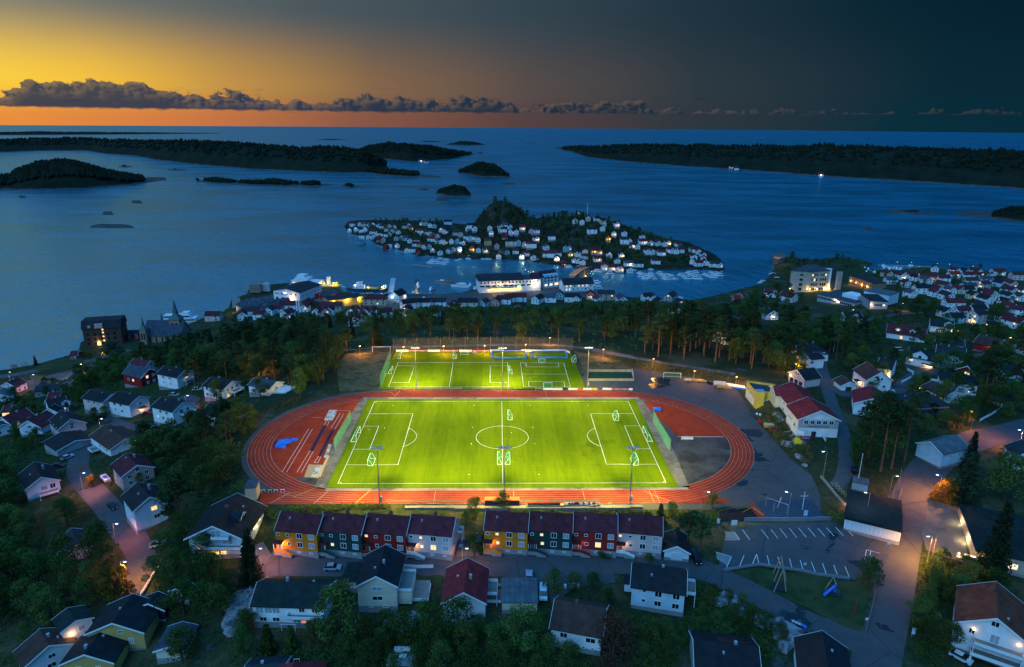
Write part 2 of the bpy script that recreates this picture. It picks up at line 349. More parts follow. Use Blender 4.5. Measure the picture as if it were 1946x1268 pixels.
# the bank of rubble between the parking yard of the sports ground and the sports hall
ham=np.array([fbm(float(a),float(b_),.03,9.0) for a,b_ in zip(OYA.gx.ravel(),OYA.gy.ravel())]).reshape(OYA.gx.shape)
di_=ptseg(OYA.gx,OYA.gy,ISLE)
OYA.z=OYA.z+ham*np.clip((di_-10)/15,0,1)*np.clip(OYA.z/14,.15,2.4)
def ground(x,y):
 """height of the ground (numpy or scalar)"""
 x=np.asarray(x,float);y=np.asarray(y,float)
 a=np.where(LAND.inside(x,y),LAND.at(x,y),-4.0)
 return np.maximum(np.where(OYA.inside(x,y),np.maximum(a,OYA.at(x,y)),a),0.0)
def gz(x,y):return float(ground(x,y))
TT=np.concatenate([np.arange(70,520,1.0),np.arange(520,1500,2.0)])
def hit(p,h=0.0):
 """where the line of sight of pixel p meets the ground raised by h"""
 d=ray(p);q=CAM[None,:]+d[None,:]*TT[:,None]
 g=q[:,2]-h-ground(q[:,0],q[:,1])
 i=np.argmax(g<0)
 if g[i]>=0:i=len(TT)-1
 t1=TT[i];t0=TT[max(0,i-1)]
 for _ in range(14):
  tm=(t0+t1)/2;q=CAM+d*tm
  if q[2]-h-gz(q[0],q[1])<0:t1=tm
  else :t0=tm
 return CAM+d*t1
M_OYA=mat('island_heath',(.018,.022,.012),1.0,.5,.25,c2=(.05,.046,.038),bump=1,bs=.6,spec=.05)
LAND.build('terrain',M_LAND);OYA.build('island_ground',M_OYA)
sv=MB();ringr=[30,200,500,900,1500,2500,4000,7000,12000,20000,26000];NA=72
for r in ringr:
 for i in range(NA+1):
  a=rad(-70+140*i/NA);sv.v.append((r*math.sin(a),r*math.cos(a),0.0))
for j in range(len(ringr)-1):
 for i in range(NA):
  q=j*(NA+1)+i;sv.f.append((q,q+1,q+NA+2,q+NA+1)[::-1]);sv.m.append(0)
sv.build('sea',M_SEA,kind='structure')
# ------------------------- skerries and wooded islands of the archipelago
M_ISLE,t,b=new_mat('wooded_skerry')
tcn=t.node('ShaderNodeTexCoord');vec=tcn.outputs['Object']
geo=t.node('ShaderNodeNewGeometry');sg=t.node('ShaderNodeSeparateXYZ');t.l.new(geo.outputs['Position'],sg.inputs[0])
rk=t.ramp(t.noise(vec,.05,6,.7),[(.3,(.04,.036,.034,1)),(.7,(.12,.108,.10,1))])
gr=t.ramp(t.noise(vec,.02,6,.65),[(.3,(.007,.010,.006,1)),(.55,(.014,.019,.010,1)),(.75,(.028,.027,.016,1))])
t.put(b.inputs['Base Color'],t.mix(t.sstep(t.math('ADD',sg.outputs[2],t.math('MULTIPLY',t.noise(vec,.03,4),5.0)),4.0,7.0),rk,gr));b.inputs['Roughness'].default_value=1.0
b.inputs['Specular IOR Level'].default_value=.1
bn=t.node('ShaderNodeBump');bn.inputs['Strength'].default_value=1;bn.inputs['Distance'].default_value=6
t.put(bn.inputs['Height'],t.noise(vec,.06,5,.7));t.l.new(bn.outputs[0],b.inputs['Normal'])
M_FARTREE=mat('far_conifers',(.012,.019,.010),.95,.5,.02,spec=.1)
def polyline_at(pts,x):
 for (x0,y0),(x1,y1) in zip(pts,pts[1:]):
  if x0<=x<=x1:return y0+(y1-y0)*(x-x0)/max(1e-6,x1-x0)
 return pts[0][1] if x<pts[0][0] else pts[-1][1]
ISLES=[]
def skerry(front,sky,label,dens=1.0,depth=.22,tree=None,name='island',step=4.0):
 """an island from the shoreline and the skyline it shows; it gets a far shore and woods of its own"""
 xa,xb=front[0][0],front[-1][0]
 cols=[];nx=max(8,int((xb-xa)/step));rows=9
 for i in range(nx+1):
  x=xa+(xb-xa)*i/nx
  yf=polyline_at(front,x);ys=min(polyline_at(sky,x),yf-.35)
  pf=at((x,yf),0.0);D=pf[1]
  dt=ray((x,ys));
  e=min(1.0,4.0*i/nx,4.0*(nx-i)/nx)**.5
  dep=min(D*depth,60+(xb-xa)*D/PF*.45)*(.25+.75*e)
  th=min(tree if tree is not None else 13.0,.6*max(.4,(yf-ys)*D/PF))
  q=CAM+dt*((D+dep*.45)/dt[1]);zt=max(1.0,q[2]-th)
  col_=[]
  for j in range(rows):
   s=j/(rows-1)
   yy=D+dep*s
   z=zt*math.sin(math.pi*min(1,s/.9))**.75 if s<.9 else -1.0
   if s<=.45:z=zt*(math.sin(math.pi/2*s/.45)**.8)
   xx=pf[0]*(yy/D)
   z*=1+.16*fbm(xx,yy,.006,2.0)*(1 if 0<j<rows-1 else 0)
   if j==0:z=-.5
   if j==rows-1:z=-1
   col_.append((xx,yy,z))
  cols.append(col_)
 mb=MB();mb.smooth=True
 for c in cols:mb.v+=c
 for i in range(nx):
  for j in range(rows-1):
   a=i*rows+j;mb.f.append((a,a+rows,a+rows+1,a+1));mb.m.append(0)
 o=mb.build(name,M_ISLE,kind='structure')
 ISLES.append((cols,rows))
 if dens>0:
  w=MB();D=cols[nx//2][0][1]
  n_=int(min(2600,dens*(xb-xa)*2.6))
  for _ in range(n_):
   i=R.randrange(nx);j=R.choice([1,1,2,2,3,3,4,4,5]);u,v=R.random(),R.random()
   c=lambda q:(1-u)*(1-v)*cols[i][j][q]+u*(1-v)*cols[i+1][j][q]+u*v*cols[i+1][j+1][q]+(1-u)*v*cols[i][j+1][q]
   x,y,z=c(0),c(1),c(2)
   if z<2.2 or fbm(x,y,.008,6.0)<-.42:continue
   pxm=D/PF
   h=min(14,max(5,(tree or 13)))*R.uniform(.55,1.1);rr=max(h*R.uniform(.3,.5),pxm*.9)
   k=5;ph=R.random()*6
   pr=[(x+rr*.75*math.cos(ph+2*math.pi*a/k),y+rr*.75*math.sin(ph+2*math.pi*a/k),z-1.0) for a in range(k)]
   ps=[(x+rr*math.cos(ph+2*math.pi*a/k),y+rr*math.sin(ph+2*math.pi*a/k),z+h*.45) for a in range(k)]
   w.add(pr+ps+[(x+R.uniform(-.2,.2)*rr,y,z+h)],[(a,(a+1)%k,k+(a+1)%k,k+a) for a in range(k)]+[(k+a,k+(a+1)%k,2*k) for a in range(k)])
  w.build('island_woods',M_FARTREE,kind='stuff',label=label)
 return o
skerry([(-70,258),(0,257),(200,256),(420,254)],[(-70,251),(60,249.5),(200,250.5),(420,253)],'low outermost skerries along the horizon',.4,.06,3)
skerry([(-70,292),(90,287),(165,287),(200,293),(260,297),(300,305),(380,314),(470,322),(560,326),(650,330),(700,329),(735,320)],[(-70,261),(150,260),(300,263),(420,264),(480,266),(560,275),(640,277),(700,285),(735,303)],'dark woods on the long island under the sunset',1.6,.30)
skerry([(676,300),(735,303),(780,308),(850,304),(903,293)],[(676,284),(700,275),(740,268),(800,272),(850,281),(880,285),(903,291)],'dark woods on the twin-humped headland',1.5,.22)
skerry([(640,328),(690,329),(750,336),(838,338)],[(640,316),(700,315),(740,318),(780,322),(838,336)],'trees on the low tongue of land before the headland',1.4,.07)
skerry([(-80,362),(60,362),(150,360),(250,353),(316,343)],[(-80,322),(20,330),(40,318),(80,305),(130,301),(180,312),(230,325),(280,333),(316,341)],'spruce woods on the steep island below the glow',3.2,.24)
skerry([(375,346),(450,352),(540,355),(600,355),(632,353)],[(375,339),(410,336),(450,341),(480,341),(520,338),(570,344),(600,342),(632,351)],'wind-cut trees on the long low skerry',2.2,.07,8)
skerry([(648,354),(665,358),(686,357)],[(648,349),(665,347),(686,355)],'scrub on the small skerry',1.5,.05,5)
skerry([(872,329),(920,337),(972,337)],[(872,322),(885,316),(910,306),(940,311),(972,333)],'trees on the round holm in the fairway',2.6,.10,9)
skerry([(827,369),(860,375),(896,374)],[(827,364),(840,356),(865,349),(885,355),(896,370)],'scrub on the bare round holm',1.4,.08,5)
skerry([(1056,284),(1090,290),(1118,300),(1200,309),(1300,317),(1400,323),(1600,338),(1800,350),(1960,361),(2060,367)],[(1056,281),(1075,277),(1100,275),(1200,272),(1400,271),(1600,275),(1800,280),(1960,282),(2060,283)],'dark spruce woods on the long peninsula',2.2,.34)
skerry([(1815,410),(1870,416),(1960,424)],[(1815,408),(1840,404),(1880,403),(1910,391),(1960,386)],'scrub on the rocky point',1.2,.10,5)
skerry([(1683,404),(1730,408),(1776,408)],[(1683,403),(1700,400),(1740,400),(1776,406)],'',0,.05,0)
skerry([(1636,436),(1647,439),(1660,437)],[(1636,434),(1647,432),(1660,435)],'',0,.03,0)
for a,b_,ya,yb,d in [(318,354,324,319,.5),(225,252,318,313,.8),(250,271,387,384,0),(195,216,409,406,0),(796,814,362,358,.6),(828,856,382,377,.4),(948,979,351,345,.8),(172,254,434,427,0),(600,664,266,263,0),(790,850,270,267,0),(846,926,276,268,.8),(905,922,292,288,0),(994,1022,272,270,0),(36,50,377,375,0)]:
 skerry([(a,ya-.5),((a+b_)/2,ya+.6),(b_,ya)],[(a,ya-1),((a*2+b_)/3,yb),((a+b_*2)/3,yb+.7),(b_,ya-.6)],'a few trees on a small skerry',d,.05,4,step=3.0)
# ------------------------- roads, yards and lawns, laid on the land
M_ASPH,t,b=new_mat('asphalt');b.inputs['Specular IOR Level'].default_value=.3
tcn=t.node('ShaderNodeTexCoord');vec=tcn.outputs['Object']
k=t.ramp(t.noise(vec,.35,6,.65),[(.25,(.050,.051,.054,1)),(.6,(.070,.071,.074,1)),(.8,(.085,.086,.088,1))])
wet=t.math('MULTIPLY',t.sstep(t.noise(vec,.085,5,.55),.605,.625),t.sstep(t.noise(vec,.03,2),.42,.5))
k=t.mix(wet,k,(.012,.012,.014,1))
crk=t.node('ShaderNodeTexVoronoi',feature='DISTANCE_TO_EDGE');t.l.new(vec,crk.inputs['Vector']);crk.inputs['Scale'].default_value=.055
k=t.mix(t.math('MULTIPLY',t.sstep(crk.outputs['Distance'],.012,.004),.55),k,(.025,.025,.026,1))
t.put(b.inputs['Base Color'],k);t.put(b.inputs['Roughness'],t.math('MULTIPLY_ADD',wet,-.6,.85))
M_ASPH_PALE=mat('worn_asphalt',(.105,.103,.10),.9,.16,.3,c2=(.07,.07,.07))
M_GRAVEL=mat('gravel',(.13,.12,.105),.95,.3,.5,c2=(.07,.065,.05))
M_LAWN=mat('lawn',(.030,.050,.016),.95,.35,.4,c2=(.055,.058,.024),bump=.6,bs=3)
M_DRY=mat('dry_grass',(.11,.095,.045),.95,.4,.5,c2=(.05,.06,.022),bump=.8,bs=3)
M_KERB=mat('kerb_stone',(.28,.28,.27),.85)
M_WHITE_LINE=mat('white_line',(.80,.80,.78),.7,.05)
BLOCK=[]
ROADS=[]
def smooth_line(pts,n_=8):
 out=[]
 P_=[pts[0]]+list(pts)+[pts[-1]]
 for i in range(1,len(P_)-2):
  p0,p1,p2,p3=[np.array(P_[i+k],float) for k in (-1,0,1,2)]
  for s in range(n_):
   t_=s/n_
   out.append(.5*((2*p1)+(-p0+p2)*t_+(2*p0-5*p1+4*p2-p3)*t_**2+(-p0+3*p1-3*p2+p3)*t_**3))
 out.append(np.array(pts[-1],float))
 return out
def road(name,pts,w,m=None,lift=.14,label=None):
 ps=smooth_line([hit(p)[:2] for p in pts])
 q=[ps[0]]
 for p in ps[1:]:
  d=np.linalg.norm(p-q[-1])
  if d>2.0:
   for k in range(int(d//2.0)):q.append(q[-1]+(p-q[-1])/d*2.0)
 ws=w if isinstance(w,(list,tuple)) else (w,w)
 mb=MB();mb.smooth=True;C=7
 for i,p in enumerate(q):
  t_=(q[min(i+1,len(q)-1)]-q[max(i-1,0)]);t_=t_/(np.linalg.norm(t_)+1e-9)
  nrm=np.array([-t_[1],t_[0]]);ww=ws[0]+(ws[1]-ws[0])*i/max(1,len(q)-1)
  for c in range(C):
   xy=p+nrm*ww*(c/(C-1)-.5)
   mb.v.append((xy[0],xy[1],gz(*xy)+lift+(-.06 if c in (0,C-1) else 0)))
  BLOCK.append((p[0],p[1],ww/2+.8));ROADS.append((p[0],p[1],ww/2))
 for i in range(len(q)-1):
  for c in range(C-1):
   a=i*C+c;mb.f.append((a,a+C,a+C+1,a+1));mb.m.append(0)
 return mb.build(name,m or M_ASPH,kind='structure')
def patch(name,pts,m,lift=.10,world=False,cuts=3,kind='structure',block=True,parent=None):
 """an area of ground cover draped over the land"""
 w=[p if world else tuple(hit(p)[:2]) for p in pts]
 bm=bmesh.new()
 f=bm.faces.new([bm.verts.new((p[0],p[1],0)) for p in w])
 bmesh.ops.triangulate(bm,faces=[f])
 for _ in range(cuts):
  bmesh.ops.subdivide_edges(bm,edges=[e for e in bm.edges if e.calc_length()>3.0],cuts=1,use_grid_fill=False)
  bmesh.ops.triangulate(bm,faces=bm.faces[:])
 bmesh.ops.recalc_face_normals(bm,faces=bm.faces[:])
 for v in bm.verts:v.co.z=gz(v.co.x,v.co.y)+lift
 for f in bm.faces:
  if f.normal.z<0:f.normal_flip()
 if block:
  for v in bm.verts:BLOCK.append((v.co.x,v.co.y,1.4))
 me=bpy.data.meshes.new(name);bm.to_mesh(me);bm.free();me.materials.append(m)
 o=obj(name,me,parent)
 if kind:o['kind']=kind
 return o
M_ROCK=mat('pale_granite',(.24,.24,.25),.9,.5,.9,c2=(.07,.07,.066),bump=1,bs=2.5)
def rocks(pts,n_):
 P_=np.array([tuple(hit(p)[:2]) for p in pts]);lo,hi=P_.min(0),P_.max(0);mb=MB()
 for _ in range(n_*6):
  x,y=R.uniform(lo[0],hi[0]),R.uniform(lo[1],hi[1])
  if float(ptseg(np.array([x]),np.array([y]),P_)[0])<0:continue
  r=R.uniform(.6,2.2);k=7;z=gz(x,y);a0=R.random()*6;rr=[r*R.uniform(.6,1.2) for _ in range(k)];h=r*R.uniform(.25,.6)
  c=[(math.cos(a0+6.283*i/k),math.sin(a0+6.283*i/k)) for i in range(k)]
  mb.add([(x+c[i][0]*rr[i]*1.2,y+c[i][1]*rr[i]*1.2,z-.5) for i in range(k)]+[(x+c[i][0]*rr[i]*.8,y+c[i][1]*rr[i]*.8,z+h*R.uniform(.5,1)) for i in range(k)]+[(x,y,z+h)],[(i,(i+1)%k,k+(i+1)%k,k+i) for i in range(k)]+[(k+i,k+(i+1)%k,2*k) for i in range(k)])
  n_-=1
  if n_<=0:break
 mb.build('rock_outcrop',M_ROCK,kind='stuff',label='pale broken granite showing through the slope')
rocks([(428,1178),(450,1132),(478,1118),(482,1142),(462,1170),(452,1200),(430,1205)],46);rocks([(1462,1195),(1480,1178),(1518,1200),(1522,1232),(1490,1228)],40);rocks([(1352,1138),(1380,1130),(1440,1165),(1470,1190),(1440,1185)],26);rocks([(1470,775),(1500,800),(1545,870),(1530,885),(1490,838)],18);rocks([(735,1165),(790,1170),(780,1190),(740,1190)],16)
road('road',[(505,1072),(560,1073),(700,1075),(850,1076),(1000,1073),(1150,1072),(1260,1072),(1330,1082),(1400,1112),(1470,1148),(1540,1186),(1610,1212),(1650,1222)],7.5)
road('street',[(1655,1310),(1672,1220),(1690,1140),(1705,1060),(1718,1000),(1738,930),(1765,890),(1800,860),(1850,838),(1930,818),(2010,800)],(9.5,11))
road('street',[(155,846),(150,870),(150,900),(178,935),(205,965),(235,1005),(262,1040),(270,1075),(262,1105),(245,1140),(228,1180)],7.0)
road('lane',[(1563,700),(1572,740),(1590,790),(1605,835),(1608,880),(1600,912),(1585,925)],4.5)
road('lane',[(1560,690),(1566,715),(1590,740),(1612,752),(1632,742)],5)
road('lane',[(1700,748),(1735,716),(1765,706),(1800,690),(1835,680),(1885,672),(1946,664)],6)
road('shore_road',[(-60,720),(0,716),(60,706),(110,697),(160,688),(200,678),(250,664)],9,M_ASPH_PALE)
road('lane',[(185,782),(215,800),(250,812),(300,812),(350,795),(370,762),(345,752)],5)
road('lane',[(1640,610),(1690,600),(1760,595),(1830,600),(1890,612)],5)
road('footpath',[(640,668),(760,660),(900,657),(1040,656),(1110,662),(1180,675),(1240,686),(1330,700),(1400,712)],3,M_GRAVEL)
patch('forecourt',[(1735,930),(1785,955),(1830,965),(1836,1045),(1846,1075),(1800,1060),(1760,1045),(1745,990)],M_ASPH_PALE)
patch('driveway',[(455,1050),(500,1030),(520,1062),(512,1085),(470,1090)],M_GRAVEL)
patch('driveway',[(868,1040),(905,1030),(912,1060),(866,1064)],M_GRAVEL)
patch('yard',[(960,1085),(1165,1083),(1170,1108),(1090,1118),(1050,1150),(1040,1130),(1024,1128),(955,1100)],M_ASPH)
patch('car_park',[(1362,1092),(1378,1020),(1392,1008),(1690,992),(1692,1012),(1685,1048),(1672,1078),(1625,1103),(1540,1090),(1440,1076),(1380,1084)],M_ASPH,.16,cuts=4)
patch('lawn',[(1392,1086),(1440,1080),(1540,1094),(1625,1107),(1668,1085),(1660,1150),(1645,1205),(1600,1190),(1520,1150),(1450,1115)],M_LAWN,.12)
patch('bank_grass',[(1378,1004),(1390,996),(1560,992),(1640,985),(1690,990),(1690,994),(1392,1010)],M_DRY,.15)
patch('lawn',[(782,1078),(845,1078),(838,1108),(780,1106)],M_LAWN)
patch('quay',[(640,562),(720,563),(830,562),(905,553),(1062,544),(1078,556),(1150,558),(1148,566),(1070,566),(980,572),(900,576),(820,580),(700,580),(640,576)],M_ASPH,.2)
patch('square',[(700,578),(780,574),(800,583),(760,592),(735,600),(700,590)],M_GRAVEL,.3)
patch('quay',[(490,566),(540,556),(640,560),(690,566),(690,580),(600,575),(500,578)],M_ASPH,.2)
patch('shore_park',[(60,702),(130,688),(155,680),(160,690),(80,708)],M_LAWN,.2)
patch('traffic_island',[(55,718),(70,712),(86,714),(82,721),(66,724)],M_DRY,.35)
patch('parking_yard',[(20,735),(50,725),(100,712),(150,700),(190,690),(200,697),(150,715),(90,730),(50,745)],M_ASPH_PALE,.15)
# ------------------------- the sports ground
SO=np.array([-3.14,217.78]);SA=rad(1.18)
sux=np.array([math.cos(SA),math.sin(SA)]);svx=np.array([-math.sin(SA),math.cos(SA)])
def S(u,v,z=0.0):
 p=SO+sux*u+svx*v
 return (float(p[0]),float(p[1]),G0+z)
def S2(u,v):return S(u,v)[:2]
def uv(p,z=0.0):
 q=at(p,G0+z)[:2]-SO
 return float(q@sux),float(q@svx)
stadium=[]
def sheet(name,pts,m,z,**tags):
 """a flat sheet of ground cover given in the frame of the pitch"""
 mb=MB();k=len(pts)
 mb.add([S(u,v,z) for u,v in pts],[tuple(range(k))])
 o=mb.build(name,m,**tags)
 if o.data.polygons[0].normal.z<0:o.data.flip_normals()
 if 'kind' not in tags and o.parent is None:o['kind']='structure'
 return o
M_TRACK=mat('red_running_track',(.30,.040,.020),.85,.10,.6,c2=(.25,.032,.018),bump=.15,bs=20,spec=.02)
M_TURF,t,b=new_mat('artificial_turf')
tcn=t.node('ShaderNodeTexCoord');vec=tcn.outputs['Object']
mp=t.node('ShaderNodeMapping');t.l.new(vec,mp.inputs[0]);mp.inputs['Location'].default_value=tuple(-x for x in S(0,0));
mp2=t.node('ShaderNodeMapping');t.l.new(mp.outputs[0],mp2 .inputs[0]);mp2 .inputs['Rotation'].default_value=(0,0,-SA)
s2=t.node('ShaderNodeSeparateXYZ');t.l.new(mp2 .outputs[0],s2 .inputs[0])
st=t.noise(t.comb(t.math('MULTIPLY',s2 .outputs[0],1.1),t.math('MULTIPLY',s2 .outputs[1],.10),0.0),1.0,4,.6)
band=t.math('MULTIPLY',t.math('SUBTRACT',t.sstep(t.math('PINGPONG',t.math('MULTIPLY',s2 .outputs[0],1/5.5),1.0),.42,.58),.5),.09)
st2=t.noise(t.comb(t.math('MULTIPLY',s2 .outputs[0],.07),t.math('MULTIPLY',s2 .outputs[1],1.3),4.0),1.0,4,.6)
bl=t.noise(mp2 .outputs[0],.10,4,.6)
v_=t.math('ADD',t.math('MULTIPLY_ADD',st,.45,band),t.math('ADD',t.math('MULTIPLY',st2,.25),t.math('MULTIPLY',bl,.3)))
k=t.ramp(v_,[(.34,(.078,.135,.003,1)),(.5,(.102,.165,.003,1)),(.64,(.128,.192,.004,1))])
k=t.mix(t.sstep(t.noise(mp2 .outputs[0],.045,6,.7),.57,.70),k,(.068,.118,.003,1))
t.put(b.inputs['Base Color'],k);b.inputs['Roughness'].default_value=.8;b.inputs['Specular IOR Level'].default_value=.02
bn=t.node('ShaderNodeBump');bn.inputs['Strength'].default_value=.35;bn.inputs['Distance'].default_value=.05
t.put(bn.inputs['Height'],t.noise(vec,9,3));t.l.new(bn.outputs[0],b.inputs['Normal'])
M_STRIP=mat('pale_concrete_strip',(.26,.235,.21),.9,.2,.35,c2=(.12,.115,.11))
M_SIDE=mat('grey_side_strip',(.16,.15,.15),.9,.2,.5,c2=(.10,.095,.095))
M_TAR=mat('dark_tarmac',(.062,.062,.068),.85,.3,.25,c2=(.03,.03,.032))
M_TLINE=mat('worn_track_line',(.46,.40,.36),.8,.2,.5)
HA,RI,LW=42.5,36.3,1.22
NL=6;RO_=RI+NL*LW
def oval(r,k=40):
 pts=[]
 for i in range(k+1):
  a=-math.pi/2+math.pi*i/k;pts.append((HA+r*math.cos(a),r*math.sin(a)))
 for i in range(k+1):
  a=math.pi/2+math.pi*i/k;pts.append((-HA+r*math.cos(a),r*math.sin(a)))
 return pts
BLOCK+=[(*S2(u,v),5) for u in range(-88,91,5) for v in range(-46,47,5) if abs(u)<45 or (abs(u)-42)**2+v*v<46**2]+[(*S2(u,v),5) for u in range(-50,36,5) for v in range(46,96,5)]
patch('apron',[S2(q,-47) for q in (-74,60)]+[S2(66,-45.5)]+[tuple(at(p,G0)[:2]) for p in [(1440,992),(1560,988),(1558,940),(1543,904),(1500,870),(1432,792),(1395,730),(1290,714),(1215,702),(1108,700),(1104,744)]]+[S2(0,45.2),S2(-74,45.2)]+[S2(-HA+45.6*math.cos(a),45.6*math.sin(a)) for a in np.linspace(math.pi/2,1.5*math.pi,16)][1:-3]+[S2(-77,-38)],M_ASPH,.05,world=True,cuts=1,block=True)
mb=MB();a_,b_=oval(RI),oval(RO_);k_=len(a_)
mb.add([S(u,v,.02) for u,v in a_]+[S(u,v,.02) for u,v in b_],[(i,(i+1)%k_,k_+(i+1)%k_,k_+i)[::-1] for i in range(k_)])
mb.add([S(u,v,.016) for u,v in [(-70,-RO_),(-HA,-RO_),(-HA,-RI-.1),(-62,-RI-.1),(-71.5,-37.5)]],[(0,1,2,3,4)])
mb.add([S(u,v,.016) for u,v in [(HA,-RO_),(66,-RO_),(66.5,-43.2),(62.0,-38.6),(HA,-RI-.1)]],[(0,1,2,3,4)])
track=mb.build('running_track',M_TRACK,kind='structure')
for j in range(NL+1):
 r=RI+j*LW;mb=MB();hw=.026 if j not in (0,NL) else .04
 a_,b_=oval(r-hw,48),oval(r+hw,48);k_=len(a_)
 mb.add([S(u,v,.028) for u,v in a_]+[S(u,v,.028) for u,v in b_],[(i,(i+1)%k_,k_+(i+1)%k_,k_+i)[::-1] for i in range(k_)])
 mb.build('lane_line',M_TLINE,track)
def stripe(parent,m,pts,w,z=.03,name='line',closed=False):
 """a painted line through points (u, v)"""
 mb=MB();P_=list(pts)+([pts[0]] if closed else [])
 for (a,b2),(c,d) in zip(P_,P_[1:]):
  L=math.hypot(c-a,d-b2);nx_,ny_=-(d-b2)/L*w/2,(c-a)/L*w/2
  ex,ey=(c-a)/L*w/2,(d-b2)/L*w/2
  mb.add([S(a-ex+nx_,b2-ey+ny_,z),S(a-ex-nx_,b2-ey-ny_,z),S(c+ex-nx_,d+ey-ny_,z),S(c+ex+nx_,d+ey+ny_,z)],[(0,1,2,3)])
 return mb.build(name,m,parent)
M_YELLOW_LINE=mat('yellow_line',(.75,.55,.08),.7)
for j in range(1,NL+1):stripe(track,M_TLINE,[(-66,-RI-j*LW),(-HA,-RI-j*LW)],.06,.024,'chute_line')
stripe(track,M_TLINE,[(-67.2,-RO_+.3),(-63.0,-37.2)],.16,.032,'start_line')
stripe(track,M_TLINE,[(-54.5,-RO_+.1),(-52.0,-36.6)],.16,.032,'start_line')
for j in range(NL):stripe(track,M_YELLOW_LINE,[(-42.8+.5*j,-RO_+.2+j*LW),(-42.0+.5*j,-RO_+LW+j*LW)],.16,.034,'relay_mark')
for j in range(NL):stripe(track,M_YELLOW_LINE,[(-61.2+1.2*j,-39.8+j*1.25),(-60.3+1.2*j,-38.7+j*1.25)],.12,.034,'relay_mark')
for u in (3.3,24.0,44.0,45.6,-20):stripe(track,M_TLINE,[(u,-RO_+.1),(u-.1,-RI-.1)],.08,.032,'cross_line')
stripe(track,M_YELLOW_LINE,[(42.5,-37.0),(45.5,-40.2),(50.0,-43.4)],.10,.034,'break_line')
stripe(track,M_TLINE,[(-43,RI+.1),(-41.8,RO_-.1)],.10,.034,'finish_line')
stripe(track,M_YELLOW_LINE,[(-43.2,RI+2.0),(-45,41.5),(-49,RO_-.8)],.08,.034,'break_line')
stripe(track,M_TLINE,[(18,RI+.1),(18,RO_-.1)],.07,.034,'cross_line')
for q in range(26):
 a=R.uniform(-.9,1.1) if q%2 else R.uniform(2.1,4.2);j=R.randrange(NL);r1,r2=RI+j*LW+.12,RI+(j+1)*LW-.12
 s_=HA if q%2 else -HA
 stripe(track,M_TLINE,[(s_+r1*math.cos(a),r1*math.sin(a)),(s_+r2*math.cos(a),r2*math.sin(a))],.07,.034,'stagger_mark')
sheet('long_mat',[(-34,-42.8),(-12,-42.8),(-12,-41.8),(-34,-41.8)],mat('grey_mat',(.10,.095,.09),.9),.036,label='long grey rubber mat on the outer lane of the home straight',category='mat',kind='thing')
sheet('long_mat',[(-11.2,-42.8),(12,-42.8),(12,-41.8),(-11.2,-41.8)],MATS['grey_mat'],.036,label='grey rubber mat on the outer lane under the middle floodlight mast',category='mat',kind='thing')
sheet('long_mat',[(13,-42.8),(27.6,-42.8),(27.6,-41.8),(13,-41.8)],MATS['grey_mat'],.036,label='shorter grey rubber mat on the outer lane beside the seat blocks',category='mat',kind='thing')
def dpart(sgn,v0,v1,k=30,u_in=54.0):
 pts=[(sgn*u_in,v0)]
 a0,a1=math.asin(v0/(RI-.05)),math.asin(v1/(RI-.05))
 for i in range(k+1):
  a=a0+(a1-a0)*i/k;pts.append((sgn*(HA+(RI-.05)*math.cos(a)),(RI-.05)*math.sin(a)))
 return pts+[(sgn*u_in,v1)]
fieldE=sheet('throwing_area',dpart(1,.1,33.0,u_in=61.5) if False else [(61.8,.1)]+dpart(1,.1,31.5)[1:-1]+[(55.8,31.5)],M_TRACK,.012)
sheet('ball_court',[(60.5,-.05)]+dpart(1,-.05,-34.0)[1:-1]+[(55.5,-34.0)],M_TAR,.010)
stripe(fieldE,M_WHITE_LINE,[(61.6,.02),(77.9,.02)],.16,.03,'edge_line')
fieldW=sheet('jumping_area',[(-57.2,-33.0)]+dpart(-1,-30.5,33.0)[1:-1]+[(-55.5,33.0)],M_TRACK,.012)
sheet('tarmac_corner',[(-57.0,-34.6),(-64.5,-29.0),(-61.5,-27.5),(-54.6,-29.5)],M_TAR,.018)
for a in (-54.6,54.6):
 s_=1 if a>0 else -1
 sheet('side_strip',[(s_*53.2,-35.2),(s_*53.2,34.6),(s_*56.0,34.6),(s_*58.2,0),(s_*56.6,-35.2)],M_SIDE,.020)
sheet('concrete_strip',[(-53,-36.2),(56,-36.2),(56,-34.8),(-53,-34.8)],M_STRIP,.024)
sheet('concrete_strip',[(-55,34.5),(55,34.5),(55,36.2),(-55,36.2)],M_STRIP,.024)
pitch=sheet('football_pitch',[(-53.1,-34.7),(53.2,-34.7),(53.2,34.4),(-53.1,34.4)],M_TURF,.04)
def pitch_line(pts,w=.12,z=.048,name='pitch_line',parent=None):return stripe(parent or pitch,M_WHITE_LINE,pts,w,z,name)
pl,pw=50.1,32.1
pitch_line([(-pl,-pw),(pl,-pw)]);pitch_line([(-pl,pw),(pl,pw)]);pitch_line([(-pl,-pw),(-pl,pw)]);pitch_line([(pl,-pw),(pl,pw)]);pitch_line([(0,-pw),(0,pw)])
for s_ in (-1,1):
 pitch_line([(s_*pl,-20.15),(s_*33.6,-20.15),(s_*33.6,20.15),(s_*pl,20.15)],name='penalty_box_line')
 pitch_line([(s_*pl,-9.16),(s_*44.6,-9.16),(s_*44.6,9.16),(s_*pl,9.16)],name='goal_area_line')
 aa=math.acos(5.5/9.15)
 pitch_line([(s_*(39.1-9.15*math.cos(t_)),9.15*math.sin(t_)) for t_ in np.linspace(-aa,aa,14)],name='penalty_arc')
 for v_ in (-1,1):pitch_line([(s_*(pl-1*math.cos(t_)),v_*(pw-1*math.sin(t_))) for t_ in np.linspace(0,math.pi/2,5)],.12,name='corner_arc')
pitch_line([(9.15*math.cos(t_),9.15*math.sin(t_)) for t_ in np.linspace(0,2*math.pi,49)],name='centre_circle')
